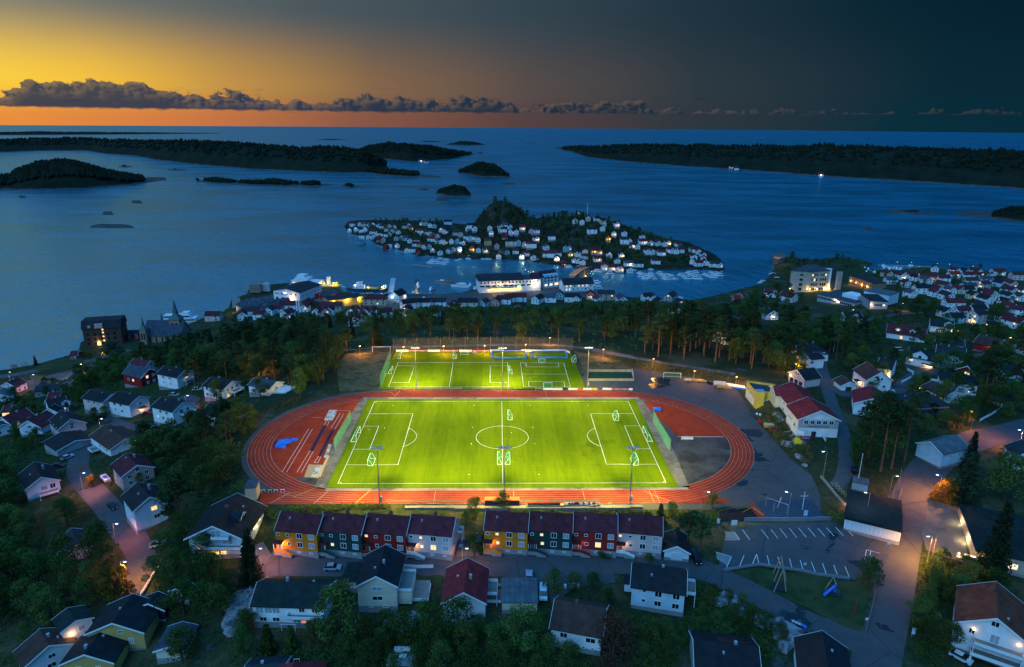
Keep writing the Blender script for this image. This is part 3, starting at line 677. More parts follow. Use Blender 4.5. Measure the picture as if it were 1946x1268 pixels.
p2=sheet('training_pitch',[(-50.9,45.2),(35.0,45.6),(33.4,94.5),(-50.9,94.2)],M_TURF,.03)
def V2(*pts):return [uv(px('V',*p)) for p in pts]
for pts in [[(142,192),(952,192),(960,371),(72,371),(142,192)],[(550,192),(520,371)],[(135,216),(264,216),(222,340),(92,340)],[(955,216),(824,215),(822,340),(958,341)],[(1047,193),(1367,195),(1417,371),(1070,369),(1047,193)],[(1058,276),(1388,278)],[(1087,194),(1090,224),(1333,224),(1328,195)],[(1110,369),(1107,331),(1368,333),(1375,370)]]:
 pitch_line(V2(*pts),.14,.038,parent=p2)
sheet('grass_bank',[uv((645,744)),uv((722,741)),uv((748,668)),uv((656,672)),uv((640,705))],M_DRY,.02)
sheet('grass_bank',[uv((1110,705)),uv((1205,706)),uv((1200,690)),uv((1090,667))],M_DRY,.02)
M_WPAINT=mat('white_paint',(.80,.80,.80),.5,.03)
M_GRNET=mat('green_goal_net',(.012,.30,.16),.9,.1)
def net_mat(name,c,per,fill):
 """a knotted net: cords with open meshes between them"""
 m,t,b=new_mat(name)
 tcn=t.node('ShaderNodeTexCoord');s2=t.node('ShaderNodeSeparateXYZ');t.l.new(tcn.outputs['Object'],s2 .inputs[0])
 a=t.math('ADD',s2 .outputs[0],s2 .outputs[1])
 f1=t.math('LESS_THAN',t.math('FRACT',t.math('MULTIPLY',a,1/per)),fill)
 f2=t.math('LESS_THAN',t.math('FRACT',t.math('MULTIPLY',s2 .outputs[2],1/per)),fill)
 b.inputs['Base Color'].default_value=c;b.inputs['Roughness'].default_value=.9
 t.put(b.inputs['Alpha'],t.math('MAXIMUM',f1,f2))
 return m
M_NET=net_mat('goal_net',(.015,.26,.11,1),.2,.22)
M_FNET=net_mat('ball_fence_net',(.10,.46,.32,1),.30,.30)
M_GNET=net_mat('old_green_net',(.02,.26,.17,1),.3,.34)
def goal(label,u,v,ang,w,h,d,m=M_NET,group=None,bar=.07,z=.05,d_top=None):
 """a football goal: posts and crossbar, floor frame, stays, net; ANG turns its mouth (0 = mouth facing +u)"""
 g=thing('football_goal',label,'goal',S(u,v,z),SA+ang,group)
 dt=d*.35 if d_top is None else d_top
 for s_ in (-1,1):
  MB().tube((0,s_*w/2,0),(0,s_*w/2,h),bar,k=8).build('goal_post',M_WPAINT,g)
  MB().tube((-dt,s_*w/2,h),(-d,s_*w/2,.03),bar*.6).tube((0,s_*w/2,h),(-dt,s_*w/2,h),bar*.6).build('net_stay',M_WPAINT,g)
  MB().tube((0,s_*w/2,bar),(-d,s_*w/2,bar),bar).build('ground_bar',M_WPAINT,g)
  MB().add([(0,s_*w/2,0),(-d,s_*w/2,0),(-dt,s_*w/2,h),(0,s_*w/2,h)],[(0,1,2,3)]).build('side_net',m,g)
 MB().tube((0,-w/2,h),(0,w/2,h),bar,k=8).build('crossbar',M_WPAINT,g)
 MB().tube((-d,-w/2,bar),(-d,w/2,bar),bar).build('ground_bar',M_WPAINT,g)
 MB().add([(-d,-w/2,0),(-d,w/2,0),(-dt,w/2,h),(-dt,-w/2,h),(0,w/2,h),(0,-w/2,h)],[(0,1,2,3),(3,2,4,5)]).build('back_net',m,g)
 return g
goal('full-size goal with green net on the goal line by the jumping pits',-50.1,0,0,7.32,2.44,2.0)
goal('full-size goal with green net on the goal line by the red throwing area',50.1,0,math.pi,7.32,2.44,2.0)
def small_goal(label,c,x,y,ang,w=5,h=2,d=1.5,**k):
 u,v=uv(px(c,x,y));return goal(label,u,v,ang,w,h,d,**k)
small_goal('movable white-framed goal on the far half beside the halfway line','L',1885,540,math.pi,5,2,1.6)
small_goal('movable goal inside the penalty box nearer the throwing area, at its far edge','P',752,545,0,5,2,1.6)
small_goal('movable goal standing in the penalty box next to the jumping pits','L',957,842,math.pi,5,2,1.6)
small_goal('movable goal at the near halfway line, back to back, jumping pit side','L',1815,832,math.pi/2+1.57,5,2,1.6)
small_goal('movable goal at the near halfway line, back to back, throwing area side','L',1898,832,0,5,2,1.6)
small_goal('movable goal in the penalty box right behind the floodlight mast','P',880,838,0,5,2,1.6)
small_goal('goal on the end line of the training pitch beside the tall green net','V',98,262,0,5,2,1.5)
small_goal('goal on the training pitch facing the middle floodlight mast','V',962,262,math.pi,5,2,1.5)
small_goal('dark netted goal parked at the corner by the advertising boards','V',165,150,0,5,2,1.5)
small_goal('pale netted goal parked near the second maroon board','V',550,150,math.pi,5,2,1.6)
small_goal('white-barred small goal beside the grey roller at the boards','V',632,138,-math.pi/2,3.6,1.6,1.0)
small_goal('small goal in front of the blue air-tube rink by the corner','V',1206,186,math.pi/2,3,1.4,.9)
small_goal('small goal on the end line of the little square court','V',1248,374,math.pi/2,3.6,2,1.0)
small_goal('green netted goal on the dry grass beyond the training pitch','V',1455,178,0,5,2,1.8)
fr_=thing('football_goal','tall white bare goal frame on the dark grass bank','goal',S(*uv((725,669))),SA)
for s_ in (-4.3,4.3):MB().tube((s_,0,0),(s_,0,2.6),.1).build('goal_post',M_WPAINT,fr_)
MB().tube((-4.3,0,2.6),(4.3,0,2.6),.1).build('crossbar',M_WPAINT,fr_)
M_POST=mat('grey_steel_post',(.25,.25,.26),.5,.05,metal=.6)
M_TRUNKW=mat('timber_post',(.22,.16,.10),.85,.2,3)
def net_fence(name,label,pts,h,m,post=4.5,lift=0.0,r=.06):
 """a fence of posts with netting stretched between them; pts are world xy"""
 o=pts[0];t_=thing(name,label,'fence',(o[0],o[1],gz(*o)))
 Z0=gz(*o);tot=0
 for (a,b_) in zip(pts,pts[1:]):
  a=np.array(a);b_=np.array(b_);L=np.linalg.norm(b_-a);k=max(1,int(round(L/post)))
  for i in range(k):
   p,q=a+(b_-a)*i/k,a+(b_-a)*(i+1)/k
   zp,zq=gz(*p)-Z0,gz(*q)-Z0;p_=p-o;q_=q-o
   MB().tube((p_[0],p_[1],zp-.1),(p_[0],p_[1],zp+h+.1),r).build('fence_post',M_POST,t_)
   MB().add([(p_[0],p_[1],zp+.05+lift),(q_[0],q_[1],zq+.05+lift),(q_[0],q_[1],zq+h),(p_[0],p_[1],zp+h)],[(0,1,2,3)]).build('netting',m,t_)
 p_=np.array(pts[-1])-o;zp=gz(*pts[-1])-Z0
 MB().tube((p_[0],p_[1],zp-.1),(p_[0],p_[1],zp+h+.1),r).build('fence_post',M_POST,t_)
 return t_
w2=lambda *pts:[np.array(S2(*uv(p))) for p in pts]
net_fence('ball_net','tall pale green ball net on posts behind the goal by the jumping pits',w2((636,858),(667,801)),4.6,M_FNET)
net_fence('ball_net','tall pale green ball net on posts beside the red throwing area',w2((1241,802),(1253,826),(1273,858)),4.6,M_FNET)
net_fence('ball_net','high green net at the end of the training pitch beside the grass bank',w2((723,740),(743,688)),6.2,M_FNET)
net_fence('ball_fence','tall wire fence on slim poles between the training pitch and the wood',[np.array(hit(p)[:2]) for p in [(748,667),(860,665),(980,664),(1087,666)]],6.5,net_mat('wire_mesh',(.2,.2,.2,1),.5,.07),6.2)
M_GALV=mat('galvanised_steel',(.38,.39,.40),.45,.08,metal=.7)
M_LAMPGLASS=mat('lit_lamp_glass',(.9,.9,.85),.3,emit=(1,.93,.74),es=30)
M_BOX=mat('grey_cabinet',(.42,.43,.44),.5)
MASTH=17.5
def mast(label,u,v,face,h=MASTH):
 """a floodlight mast; FACE is +1 when its lamps shine to +v, -1 when to -v"""
 g=thing('floodlight_mast',label,'floodlight',S(u,v,.02),SA,'floodlight masts round the pitches')
 MB().tube((0,0,0),(0,0,h),.19,.10,10).build('mast_pole',M_GALV,g)
 MB().box(-.3,-.3,0,.3,.3,.25).build('mast_foot',M_STRIP,g)
 MB().box(.22,-.22,.9,.72,.22,2.5).build('switch_cabinet',M_BOX,g)
 MB().box(-1.7,-.08,h-.1,1.7,.08,h+.06).build('lamp_bar',M_GALV,g)
 for x,face in ((-1.35,face),(-.5,face if v<0 else -1),(.5,face),(1.35,face if v<0 else -1)):
  hd=MB();hd.add([(x-.34,-.16*face,h+.10),(x+.34,-.16*face,h+.10),(x+.34,.55*face,h+.34),(x-.34,.55*face,h+.34),(x-.34,-.16*face,h+.40),(x+.34,-.16*face,h+.40),(x+.34,.55*face,h+.50),(x-.34,.55*face,h+.50)],[(0,1,2,3),(4,7,6,5),(0,4,5,1),(1,5,6,2),(2,6,7,3),(3,7,4,0)])
  o=hd.build('floodlight_head',M_GALV,g)
  MB().add([(x-.30,-.12*face,h+.085),(x+.30,-.12*face,h+.085),(x+.30,.50*face,h+.295),(x-.30,.50*face,h+.295)],[(0,1,2,3),(3,2,1,0)]).build('lamp_glass',M_LAMPGLASS,o)
 return g
FLOOD=[]
def flood(u,v,tu,tv,power,cone,blend=.6,z=None,colr=(1.0,.80,.12)):
 ld=bpy.data.lights.new('floodlight','SPOT');lo=bpy.data.objects.new('floodlight',ld);COL.objects.link(lo)
 p=Vector(S(u,v,(z or MASTH)-.15));q=Vector(S(tu,tv,0))
 lo.location=p;lo.rotation_euler=(p-q).to_track_quat('Z','Y').to_euler()
 ld.energy=power;ld.spot_size=rad(cone);ld.spot_blend=blend;ld.shadow_soft_size=.6;ld.color=colr
MASTS=[(-35.4,-43.9,1,'near floodlight mast behind the track at the penalty box by the jumping pits'),(.4,-43.6,1,'near floodlight mast at the halfway line behind the home straight'),(36.7,-44.0,1,'near floodlight mast beside the end of the seat blocks'),(-35.2,45.9,1,'far floodlight mast by the timber benches at the end of the training pitch'),(.3,45.9,1,'far floodlight mast between the two pitches at the halfway line'),(35.6,46.6,-1,'far floodlight mast at the corner of the walled mini pitch')]
for u,v,f_,l_ in MASTS:
 mast(l_,u,v,f_);BLOCK.append((*S2(u,v),3))
KW=1000.0
for u,v,f_,l_ in MASTS[:3]:
 for q in (-22,22):flood(u,v+.6,u*1.02+q,v+46,135*KW,84,1.0)
 for q in (-13,0,13):flood(u,v+.6,u+q,v+1.5,(50 if q else 30)*KW,84,1.0)
for u,v,f_,l_ in MASTS[3:]:
 for q in (-22,22):flood(u,v-.6,u*1.02+q,v-44,80*KW,84,1.0)
 flood(u,v-.6,u,v-4,20*KW,130,.9)
 flood(u,v+.6,u,v+13,(62 if u<30 else 8)*KW,108,.9)
M_MAROON=mat('maroon_board',(.22,.008,.085),.6,.05);M_BOARDW=mat('white_board',(.72,.71,.74),.6,.05)
M_TXT=mat('white_print',(.8,.8,.8),.6)
def lettering(txt,parent,size,loc,rot,m,align='CENTER',name='lettering',ext=.004):
 key=(txt,size,m.name,align)
 if key not in TXTME:
  c=bpy.data.curves.new(name,'FONT');c.body=txt;c.size=size;c.align_x=align;c.align_y='CENTER';c.extrude=ext;c.resolution_u=2
  o=bpy.data.objects.new(name,c);COL.objects.link(o);bpy.context.view_layer.update()
  me=bpy.data.meshes.new_from_object(o.evaluated_get(bpy.context.evaluated_depsgraph_get()));me.name=name
  me.materials.clear();me.materials.append(m);bpy.data.objects.remove(o);bpy.data.curves.remove(c);TXTME[key]=me
 o=obj(name,TXTME[key],parent,loc);o.rotation_euler=rot
 return o
TXTME={}
def board(label,u0,v0,u1,v1,m,h=.95,txt=None,group=None,tm=None,size=.55,z=.05):
 L=math.hypot(u1-u0,v1-v0);g=thing('advertising_board',label,'board',S(u0,v0,z),SA+math.atan2(v1-v0,u1-u0),group)
 MB().box(0.02,-.04,.08,L-.02,.04,h).build('board_panel',m,g)
 for q in (.3,L-.3):MB().box(q-.04,.04,0,q+.04,.12,h-.05).build('board_post',M_GALV,g)
 if txt:lettering(txt,g,size,(L/2,-.05,h/2+.02),(math.pi/2,0,0),tm or M_TXT)
 return g
vb=lambda x,y:uv(px('V',x,y))
segs=[(127,220,M_BOARDW,None,'plain white advertising board at the corner by the high green net'),(221,358,M_MAROON,'SKAGERRAK SPAREBANK','maroon bank board behind the mast by the timber benches'),(360,453,M_BOARDW,None,'plain white board between the two first maroon boards'),(455,592,M_MAROON,'SKAGERRAK SPAREBANK','maroon bank board beside the pale netted goal'),(594,690,M_BOARDW,None,'white board behind the white-barred small goal'),(692,822,M_MAROON,'SKAGERRAK SPAREBANK','maroon bank board behind the grey roller'),(824,925,M_BOARDW,None,'white board behind the end of the first blue rink'),(927,1052,M_MAROON,'SKAGERRAK SPAREBANK','maroon bank board behind the first blue rink'),(1054,1215,M_BOARDW,None,'long white board behind the second blue rink'),(1217,1382,M_BOARDW,None,'last long white board before the far corner')]
for a,b2,m,tx,lb in segs:
 (u0,v0),(u1,v1)=vb(a,114),vb(b2,115);board(lb,u0,v0+.2,u1,v1+.2,m,1.1,tx,'boards along the far side of the training pitch',size=.72)
(u0,v0),(u1,v1)=vb(1384,115),vb(1412,127);board('white corner board slanting beside the dry grass',u0,v0,u1,v1,M_BOARDW,1.1,None,'boards along the far side of the training pitch')
M_BB=mat('navy_board',(.02,.03,.07),.6);M_YB=mat('yellow_board',(.75,.58,.02),.6);M_VB=mat('violet_board',(.10,.09,.38),.6);M_CYB=mat('pale_blue_board',(.45,.6,.75),.6)
for a,b2,m,lb in [(1215,1358,M_BOARDW,'long white board beside the back straight'),(1360,1398,M_BB,'dark blue board between white ones at the back straight'),(1400,1470,M_BOARDW,'white board after the dark blue one at the back straight'),(1472,1508,mat('orange_board',(.65,.16,.06),.6),'orange board at the back straight'),(1510,1576,M_BOARDW,'white board before the yellow one at the back straight'),(1578,1615,M_YB,'yellow board at the back straight'),(1617,1652,M_VB,'violet board at the back straight'),(1654,1720,M_BOARDW,'white board next to the maroon one at the back straight')]:
 (u0,v0),(u1,v1)=vb(a,396),vb(b2,396.5);board(lb,u0,v0,u1,v1,m,1.0,None,'boards along the back straight')
(u0,v0),(u1,v1)=vb(1722,397),vb(1848,398);board('maroon bank board at the bend end of the back straight',u0,v0,u1,v1,M_MAROON,1.0,'SKAGERRAK SPAREBANK','boards along the back straight',size=.62)
(u0,v0),(u1,v1)=vb(1850,398),vb(1876,398);board('short white board closing the row at the bend',u0,v0,u1,v1,M_BOARDW,1.0,None,'boards along the back straight')
M_BENCH=mat('bench_timber',(.26,.20,.13),.85,.25,2);M_BENCHY=mat('bench_timber_painted_lit',(.42,.27,.06),.8,.2,2)  # the amber timber has lamplight put into its base colour
for i,(a,b2,m,lb) in enumerate([(116,190,M_BENCHY,'timber bench tinted as amber-lit at the bend end of the back straight'),(195,270,M_BENCHY,'timber bench tinted as amber-lit right beside the far mast'),(310,385,M_BENCH,'grey timber bench just past the far mast'),(388,463,M_BENCH,'grey timber bench, second past the far mast'),(466,540,M_BENCH,'grey timber bench, third past the far mast'),(543,616,M_BENCH,'grey timber bench ending the long row'),(692,765,M_BENCH,'grey timber bench starting the row before the middle mast'),(768,840,M_BENCH,'grey timber bench in the middle of the row before the middle mast'),(842,912,M_BENCH,'grey timber bench touching the middle mast'),(945,1015,M_BENCH,'single grey bench past the middle mast'),(1156,1212,M_BENCH,'short grey bench at the start of the white board')]):
 (u0,v0),(u1,v1)=vb(a,394),vb(b2,394);L=u1-u0-.15
 g=thing('bench',lb,'bench',S(u0,v0,.03),SA,'benches along the back straight')
 MB().box(0,-.28,.42,L,-.06,.47).build('seat_plank',m,g);MB().box(0,-.03,.42,L,.18,.47).build('seat_plank',m,g)
 MB().box(0,.25,.55,L,.30,.86).build('backrest',m,g)
 for q in (.2,L-.2):MB().box(q-.05,-.25,0,q+.05,.3,.42).box(q-.05,.2,.42,q+.05,.25,.85).build('bench_leg',M_GALV,g)
M_BLUETUBE=mat('blue_air_tube',(.01,.16,.55),.35,.06)
def rink(label,pts,r=.42):
 mb=MB();mb.smooth=True;P_=[S(*vb(*p),r+.03) for p in pts];o=Vector(P_[0]);g=thing('inflatable_rink',label,'rink',(o.x,o.y,G0+.03))
 for a,b2 in zip(P_,P_[1:]+P_[:1]):
  m2=MB();m2 .smooth=True;a=Vector(a);b2=Vector(b2);d=(b2-a).normalized()
  m2 .tube(a-d*.25-Vector((o.x,o.y,G0+.03)),b2+d*.25-Vector((o.x,o.y,G0+.03)),r,k=10);m2 .build('air_tube',M_BLUETUBE,g)
rink('blue inflatable tube rink in front of the last maroon board',[(846,113),(1080,114),(1095,152),(1085,165),(848,163),(832,145),(836,120)])
rink('blue inflatable tube rink at the corner beside the dry grass',[(1135,116),(1376,114),(1392,140),(1388,162),(1140,161),(1122,128)])
g=thing('field_roller','grey roller machine parked before the boards of the training pitch','machine',S(*vb(708,128),.04),SA)
MB().tube((-1,0,.5),(1,0,.5),.5,k=14).build('drum',mat('cast_iron',(.16,.16,.17),.6),g);MB().box(-1.2,-.6,.45,1.2,-.45,.6).box(-1.2,.45,.45,1.2,.6,.6).box(-.5,-.5,1.0,.5,.5,1.5).build('frame',M_BOX,g)
mc=[uv(px('V',*p)) for p in [(1545,325),(1885,325),(1868,262),(1548,262)]]
mp_=sheet('mini_pitch',mc,mat('old_turf',(.022,.062,.028),.9,.25,.4),.045)
M_WALLC=mat('pale_concrete_wall',(.30,.27,.24),.9,.2,.6);M_FENCEW=mat('white_mesh_panel',(.55,.55,.6),.6)
g=thing('mini_pitch_wall','pale concrete walls with white end fences round the small green court','wall',S(*mc[0],.02),SA)
rel=lambda q:(q[0]-mc[0][0],q[1]-mc[0][1])
for a,b2 in ((0,1),(2,3)):
 (x0,y0),(x1,y1)=rel(mc[a]),rel(mc[b2]);lo_,hi_=min(x0,x1),max(x0,x1);yy=(y0+y1)/2+(-.4 if a==0 else .4)
 nseg=8
 for i in range(nseg):MB().box(lo_+(hi_-lo_)*i/nseg+.02,yy-.12,0,lo_+(hi_-lo_)*(i+1)/nseg-.02,yy+.12,1.1).build('wall_slab',M_WALLC,g)
for a,b2 in ((1,2),(3,0)):
 (x0,y0),(x1,y1)=rel(mc[a]),rel(mc[b2])
 for i in range(6):
  s0,s1=i/6+.01,(i+1)/6-.01
  p,q=(x0+(x1-x0)*s0,y0+(y1-y0)*s0),(x0+(x1-x0)*s1,y0+(y1-y0)*s1)
  hh=2.6 if 1<=i<=4 else 1.6
  MB().quad((*p,0),(*q,0),(*q,hh),(*p,hh)).quad((p[0]+.05,p[1],0),(p[0]+.05,p[1],hh),(q[0]+.05,q[1],hh),(q[0]+.05,q[1],0)).build('fence_panel',M_FENCEW,g)
M_NAVY=mat('navy_runway',(.008,.018,.055),.8,.1);M_SAND=mat('sand',(.34,.27,.17),.95,.15,1.5,bump=.5);M_TARP=mat('grey_tarpaulin',(.42,.42,.45),.7,.35,1.2,c2=(.10,.10,.12),bump=1,bs=2)
vl=lambda x,y:uv(px('L',x,y))
sheet('runway',[vl(558,762),vl(582,766),vl(672,595),vl(652,592)],M_NAVY,.03,kind='structure');sheet('runway',[vl(614,797),vl(632,801),vl(723,627),vl(706,624)],M_NAVY,.03,kind='structure')
for pts in [((375,905),(552,616)),((404,907),(577,618)),((473,908),(560,765)),((502,910),(583,768)),((700,615),(762,515)),((728,618),(785,518)),((589,843),(618,800)),((612,845),(634,803)),((589,843),(612,845)),((655,593),(668,568)),((676,595),(690,568)),((668,568),(690,568)),((580,541),(640,541)),((750,493),(818,495))]:
 stripe(fieldW,M_WHITE_LINE,[vl(*p) for p in pts],.09,.036,'runway_line')
sheet('sand_pit',[vl(520,940),vl(618,948),vl(648,862),vl(552,855)],M_SAND,.035,kind='structure')
def slab(name,label,cat,pts,h,m,c='L',z=.03,bulge=.0):
 P_=[uv(px(c,*p)) for p in pts];o=P_[0]
 g=thing(name,label,cat,S(*o,z),SA);mb=MB()
 mb.prism([(p[0]-o[0],p[1]-o[1]) for p in P_],0,h);mb.build('cover',m,g)
 return g
slab('pit_cover','crumpled grey tarpaulin over the near end of the long jump pit','cover',[(568,940),(610,940),(645,865),(608,862)],.25,M_TARP)
slab('pit_cover','grey tarpaulin over the far jump pit beside the green net','cover',[(655,560),(712,563),(745,495),(690,493)],.22,M_TARP)
slab('timber_kerb','long pale timber edge beside the near jump pit','timber',[(612,938),(632,938),(690,800),(678,800)],.3,mat('pale_timber',(.45,.35,.2),.8,.15,2))
slab('pit_board','grey folded pit cover leaning by the timber edge','cover',[(655,812),(672,812),(705,730),(688,728)],.5,M_TARP)
M_BLUEMAT=mat('blue_vinyl',(.015,.12,.62),.45,.15,.8,c2=(.02,.2,.72),bump=.5,bs=2)
g=slab('landing_mat','blue high jump landing mat on the red infield','mat',[(325,745),(395,748),(420,690),(352,700)],.55,M_BLUEMAT)
MB().box(1.0,2.0,.55,4.6,5.0,.75,rz=.3).build('cushion',M_BLUEMAT,g);MB().box(3.8,3.6,.62,6.2,5.8,.84,rz=-.3).build('cushion',M_BLUEMAT,g)
g=slab('crash_mat','small blue landing mat beside the far end of the ball net','mat',[(992,498),(1044,499),(1038,481),(990,481)],.6,M_BLUEMAT,'P')
g=slab('kerb_bench','white concrete block on the edge of the red area','block',[(1177,688),(1258,689),(1257,676),(1178,675)],.45,mat('white_concrete',(.5,.5,.52),.8),'P')
# terraces, dugout and the rows of seats along the home straight
M_SEATB=mat('black_seat',(.012,.012,.014),.5);M_SEATW=mat('white_seat',(.72,.72,.74),.45)
g=thing('terrace','low concrete terrace steps between the home straight and the row houses','terrace',S(-28,-45.0,-.1),SA)
for i,(u0,u1) in enumerate([(0,68),(0,68),(14,64)]):
 MB().box(u0,-.75-.9*i,-.5,u1,.1-.9*i,.38-.42*i if False else .30+.0*i).build('step',mat('terrace_concrete',(.20,.185,.155),.9,.25,.4),g) if i==0 else MB().box(u0,-.75-.9*i,-.9,u1,.14-.9*i-.01,.30+.32*i).build('step',MATS['terrace_concrete'],g)
def seats(label,u0,v0,rows_txt,m_on,m_off,du=.52,group=None):
 g=thing('seat_block',label,'seats',S(u0,v0,0),SA)
 for r_,line in enumerate(rows_txt):
  MB().box(-.2,-.35-r_*.8,.2,len(line)*du+.1,.43-r_*.8,.62+r_*.32).build('seat_step',MATS['terrace_concrete'],g)
  for i,ch in enumerate(line):
   if ch==' ':continue
   m=m_on if ch=='#' else m_off
   key=('seat',m.name)
   if key not in SEATME:
    sm=MB().box(-.21,-.2,0,.21,.22,.07).box(-.21,-.24,.05,.21,-.17,.48);SEATME[key]=sm.mesh('seat',m)
   obj('seat',SEATME[key],g,(i*du+.2,.05-r_*.8,.63+r_*.32))
 return g
SEATME={}
u0,v0=uv((1002,958));seats('block of plain black seats beside the white-lettered seats',u0,v0-1.0,['.'*18]*3,M_SEATW,M_SEATB)
KIF=['##..###..#..##..#..##','##.#.##..#.#.#.#...##','##...##..##..#..#..##']
KIF=['####.#..##.##..#.##','##.##...##.##.#..##','##......##.##...#.##'][:2]+['##......##.##.#..##']
u0,v0=uv((1072,957));seats('block of white seats picking out the letters KIF on black ones',u0,v0-1.0,KIF,M_SEATW,M_SEATB)
for a,b2 in ((1061,1071),(1120,1131)):
 u0,v0=uv((a,958));u1,_=uv((b2,958));
 g=thing('plywood_cover',['pale plywood sheet between the black and the lettered seats','pale plywood sheet at the far end of the lettered seats'][a>1100],'board',S(u0,v0-1.2,.0),SA)
 MB().add([(0,.6,.5),(u1-u0,.6,.5),(u1-u0,-1.8,1.4),(0,-1.8,1.4),(0,.6,.4),(u1-u0,.6,.4),(u1-u0,-1.8,1.3),(0,-1.8,1.3)],[(0,3,2,1),(4,5,6,7),(0,1,5,4),(1,2,6,5),(2,3,7,6),(3,0,4,7)]).build('sheet',mat('plywood',(.5,.4,.22),.8,.1,1.5),g)
u0,v0=uv((922,956));g=thing('dugout','long orange-roofed dugout behind the home straight at the middle mast','shelter',S(u0,v0-.4,0),SA)
MB().box(0,-1.5,.1,9.8,-1.38,1.95).build('back_wall',M_BB,g);MB().box(-.1,-1.6,1.95,9.9,.35,2.05).build('roof',mat('orange_roof',(.55,.11,.03),.6),g)
for q in (0,9.7):MB().box(q,-1.38,.1,q+.1,.2,1.94).build('side_wall',M_BB,g)
M_HURD=mat('hurdle_paint',(.78,.74,.76),.5)
for i,(x,y) in enumerate([(170,425),(240,425),(303,425),(374,422)]):
 p=(470+x/5.56,860+y/5.56);g=thing('hurdle',['white hurdle at the start chute beside the timing hut','white hurdle, second from the timing hut','white hurdle standing on the curved start line','white hurdle farthest along the start chute'][i],'hurdle',S(*uv(p),.03),SA+.25)
 MB().box(-.6,-.03,.85,.6,.03,1.02).build('crossbar',M_HURD,g)
 for q in (-.5,.5):MB().box(q-.03,-.03,0,q+.03,.03,.9).box(q-.03,-.03,0,q+.03,.6,.05).build('upright',M_HURD,g)
bm_=bmesh.new();bmesh.ops.create_icosphere(bm_,subdivisions=1,radius=.14);BALL=bpy.data.meshes.new('ball');bm_.to_mesh(BALL);bm_.free();BALL.materials.append(M_WPAINT)
for i,(c,x,y) in enumerate([('L',1116,464),('L',1658,462),('L',1060,614),('L',1648,610),('L',1640,720),('L',1626,926),('L',955,625),('P',165,462),('P',184,610),('P',198,720),('P',225,926),('P',553,462),('P',42,645)]):
 o=obj('football',BALL,None,S(*uv(px(c,x,y)),.19));o['label']=f'{nth(i)} small white football left lying on the main pitch';o['category']='ball';o['group']='footballs left on the main pitch'
# ------------------------- houses
M_ROOF={k:mat('roof_'+k,c,.8,.34,.5,grain=g,bump=.4,bs=9,rnd=.10) for k,c,g in [('black_tile',(.020,.021,.024),(0,.33,.5)),('charcoal',(.030,.032,.036),(0,.33,.4)),('green_black',(.016,.026,.024),(0,.5,.4)),('maroon',(.115,.022,.028),(0,.33,.45)),('brown',(.075,.036,.028),(0,.33,.45)),('red',(.22,.022,.026),(0,.4,.3)),('grey',(.10,.11,.12),(0,1.2,.3)),('slate_blue',(.055,.065,.085),(0,.5,.3)),('rust',(.17,.05,.028),(0,.33,.4))]}
M_WALL={k:mat('wall_'+k,c,.75,.14,.35,grain=(2,.19,.16),rnd=.05) for k,c in [('white',(.74,.75,.76)),('cream',(.62,.55,.42)),('beige',(.52,.40,.30)),('yellow',(.55,.36,.12)),('ochre',(.64,.20,.016)),('orange',(.55,.20,.05)),('darkgreen',(.020,.050,.042)),('red',(.28,.022,.02)),('pink',(.60,.34,.30)),('palepink',(.60,.47,.44)),('paleblue',(.46,.60,.68)),('grey',(.34,.35,.37)),('brown',(.10,.055,.035)),('black',(.03,.03,.033)),('brickbrown',(.085,.05,.042)),('stone',(.42,.34,.27)),('teal',(.25,.45,.48)),('lemon',(.66,.46,.07))]}
M_FOUND=mat('foundation',(.24,.24,.24),.9,.15,.8)
M_PANE=mat('window_glass',(.012,.015,.02),.08,.1,spec=.6)
M_LIT=mat('lit_window',(.8,.5,.2),.4,emit=(1.0,.52,.16),es=1.5)
M_LITW=mat('lit_window_pale',(.8,.7,.5),.4,emit=(1.0,.78,.45),es=1.2)
M_LITR=mat('lit_window_red',(.8,.2,.1),.4,emit=(1.0,.22,.08),es=1.0)
M_CURT=mat('curtained_glass',(.30,.34,.38),.25,.25,2.0,spec=.5)
M_TRIM=mat('white_trim',(.78,.79,.80),.6,.04)
M_BRICKC=mat('chimney_brick',(.20,.07,.055),.9,.2,3,grain=(2,.12,.4))
M_CAP=mat('chimney_cap',(.50,.52,.55),.35,.05,metal=.5)
M_DOOR=mat('door_paint',(.20,.11,.06),.6);M_DECK=mat('deck_boards',(.23,.20,.17),.85,.2,1,grain=(0,.15,.4));M_RAIL=mat('white_railing',(.74,.75,.76),.6)
M_GARD=mat('garage_door',(.62,.66,.70),.5,.05,grain=(2,.4,.2));M_LAMPW=mat('porch_lamp',(.9,.7,.4),.4,emit=(1.0,.58,.2),es=14)
WINME={}
def win_mesh(w,h,far):
 key=(round(w,2),round(h,2),far)
 if key not in WINME:
  t_=.11
  f_=MB();f_.box(-w/2-t_,-.07,-h/2-t_,w/2+t_,0,-h/2).box(-w/2-t_,-.06,h/2,w/2+t_,0,h/2+t_).box(-w/2-t_,-.06,-h/2,-w/2,0,h/2).box(w/2,-.06,-h/2,w/2+t_,0,h/2)
  if w>.8:f_.box(-.04,-.05,-h/2,.04,0,h/2)
  p_=MB().box(-w/2,-.03,-h/2,w/2,.0,h/2)
  WINME[key]=(f_.mesh('window',M_TRIM),{m.name:p_.mesh('pane',m) for m in (M_PANE,M_LIT,M_LITW,M_CURT,M_LITR)}) if not far else (None,{m.name:p_.mesh('window',m) for m in (M_PANE,M_LIT,M_LITW,M_CURT,M_LITR)})
 return WINME[key]
PM={0:M_PANE,1:M_LIT,2:M_LITW,3:M_CURT,4:M_LITR}
HOUSES=[]
LAMPS=[]
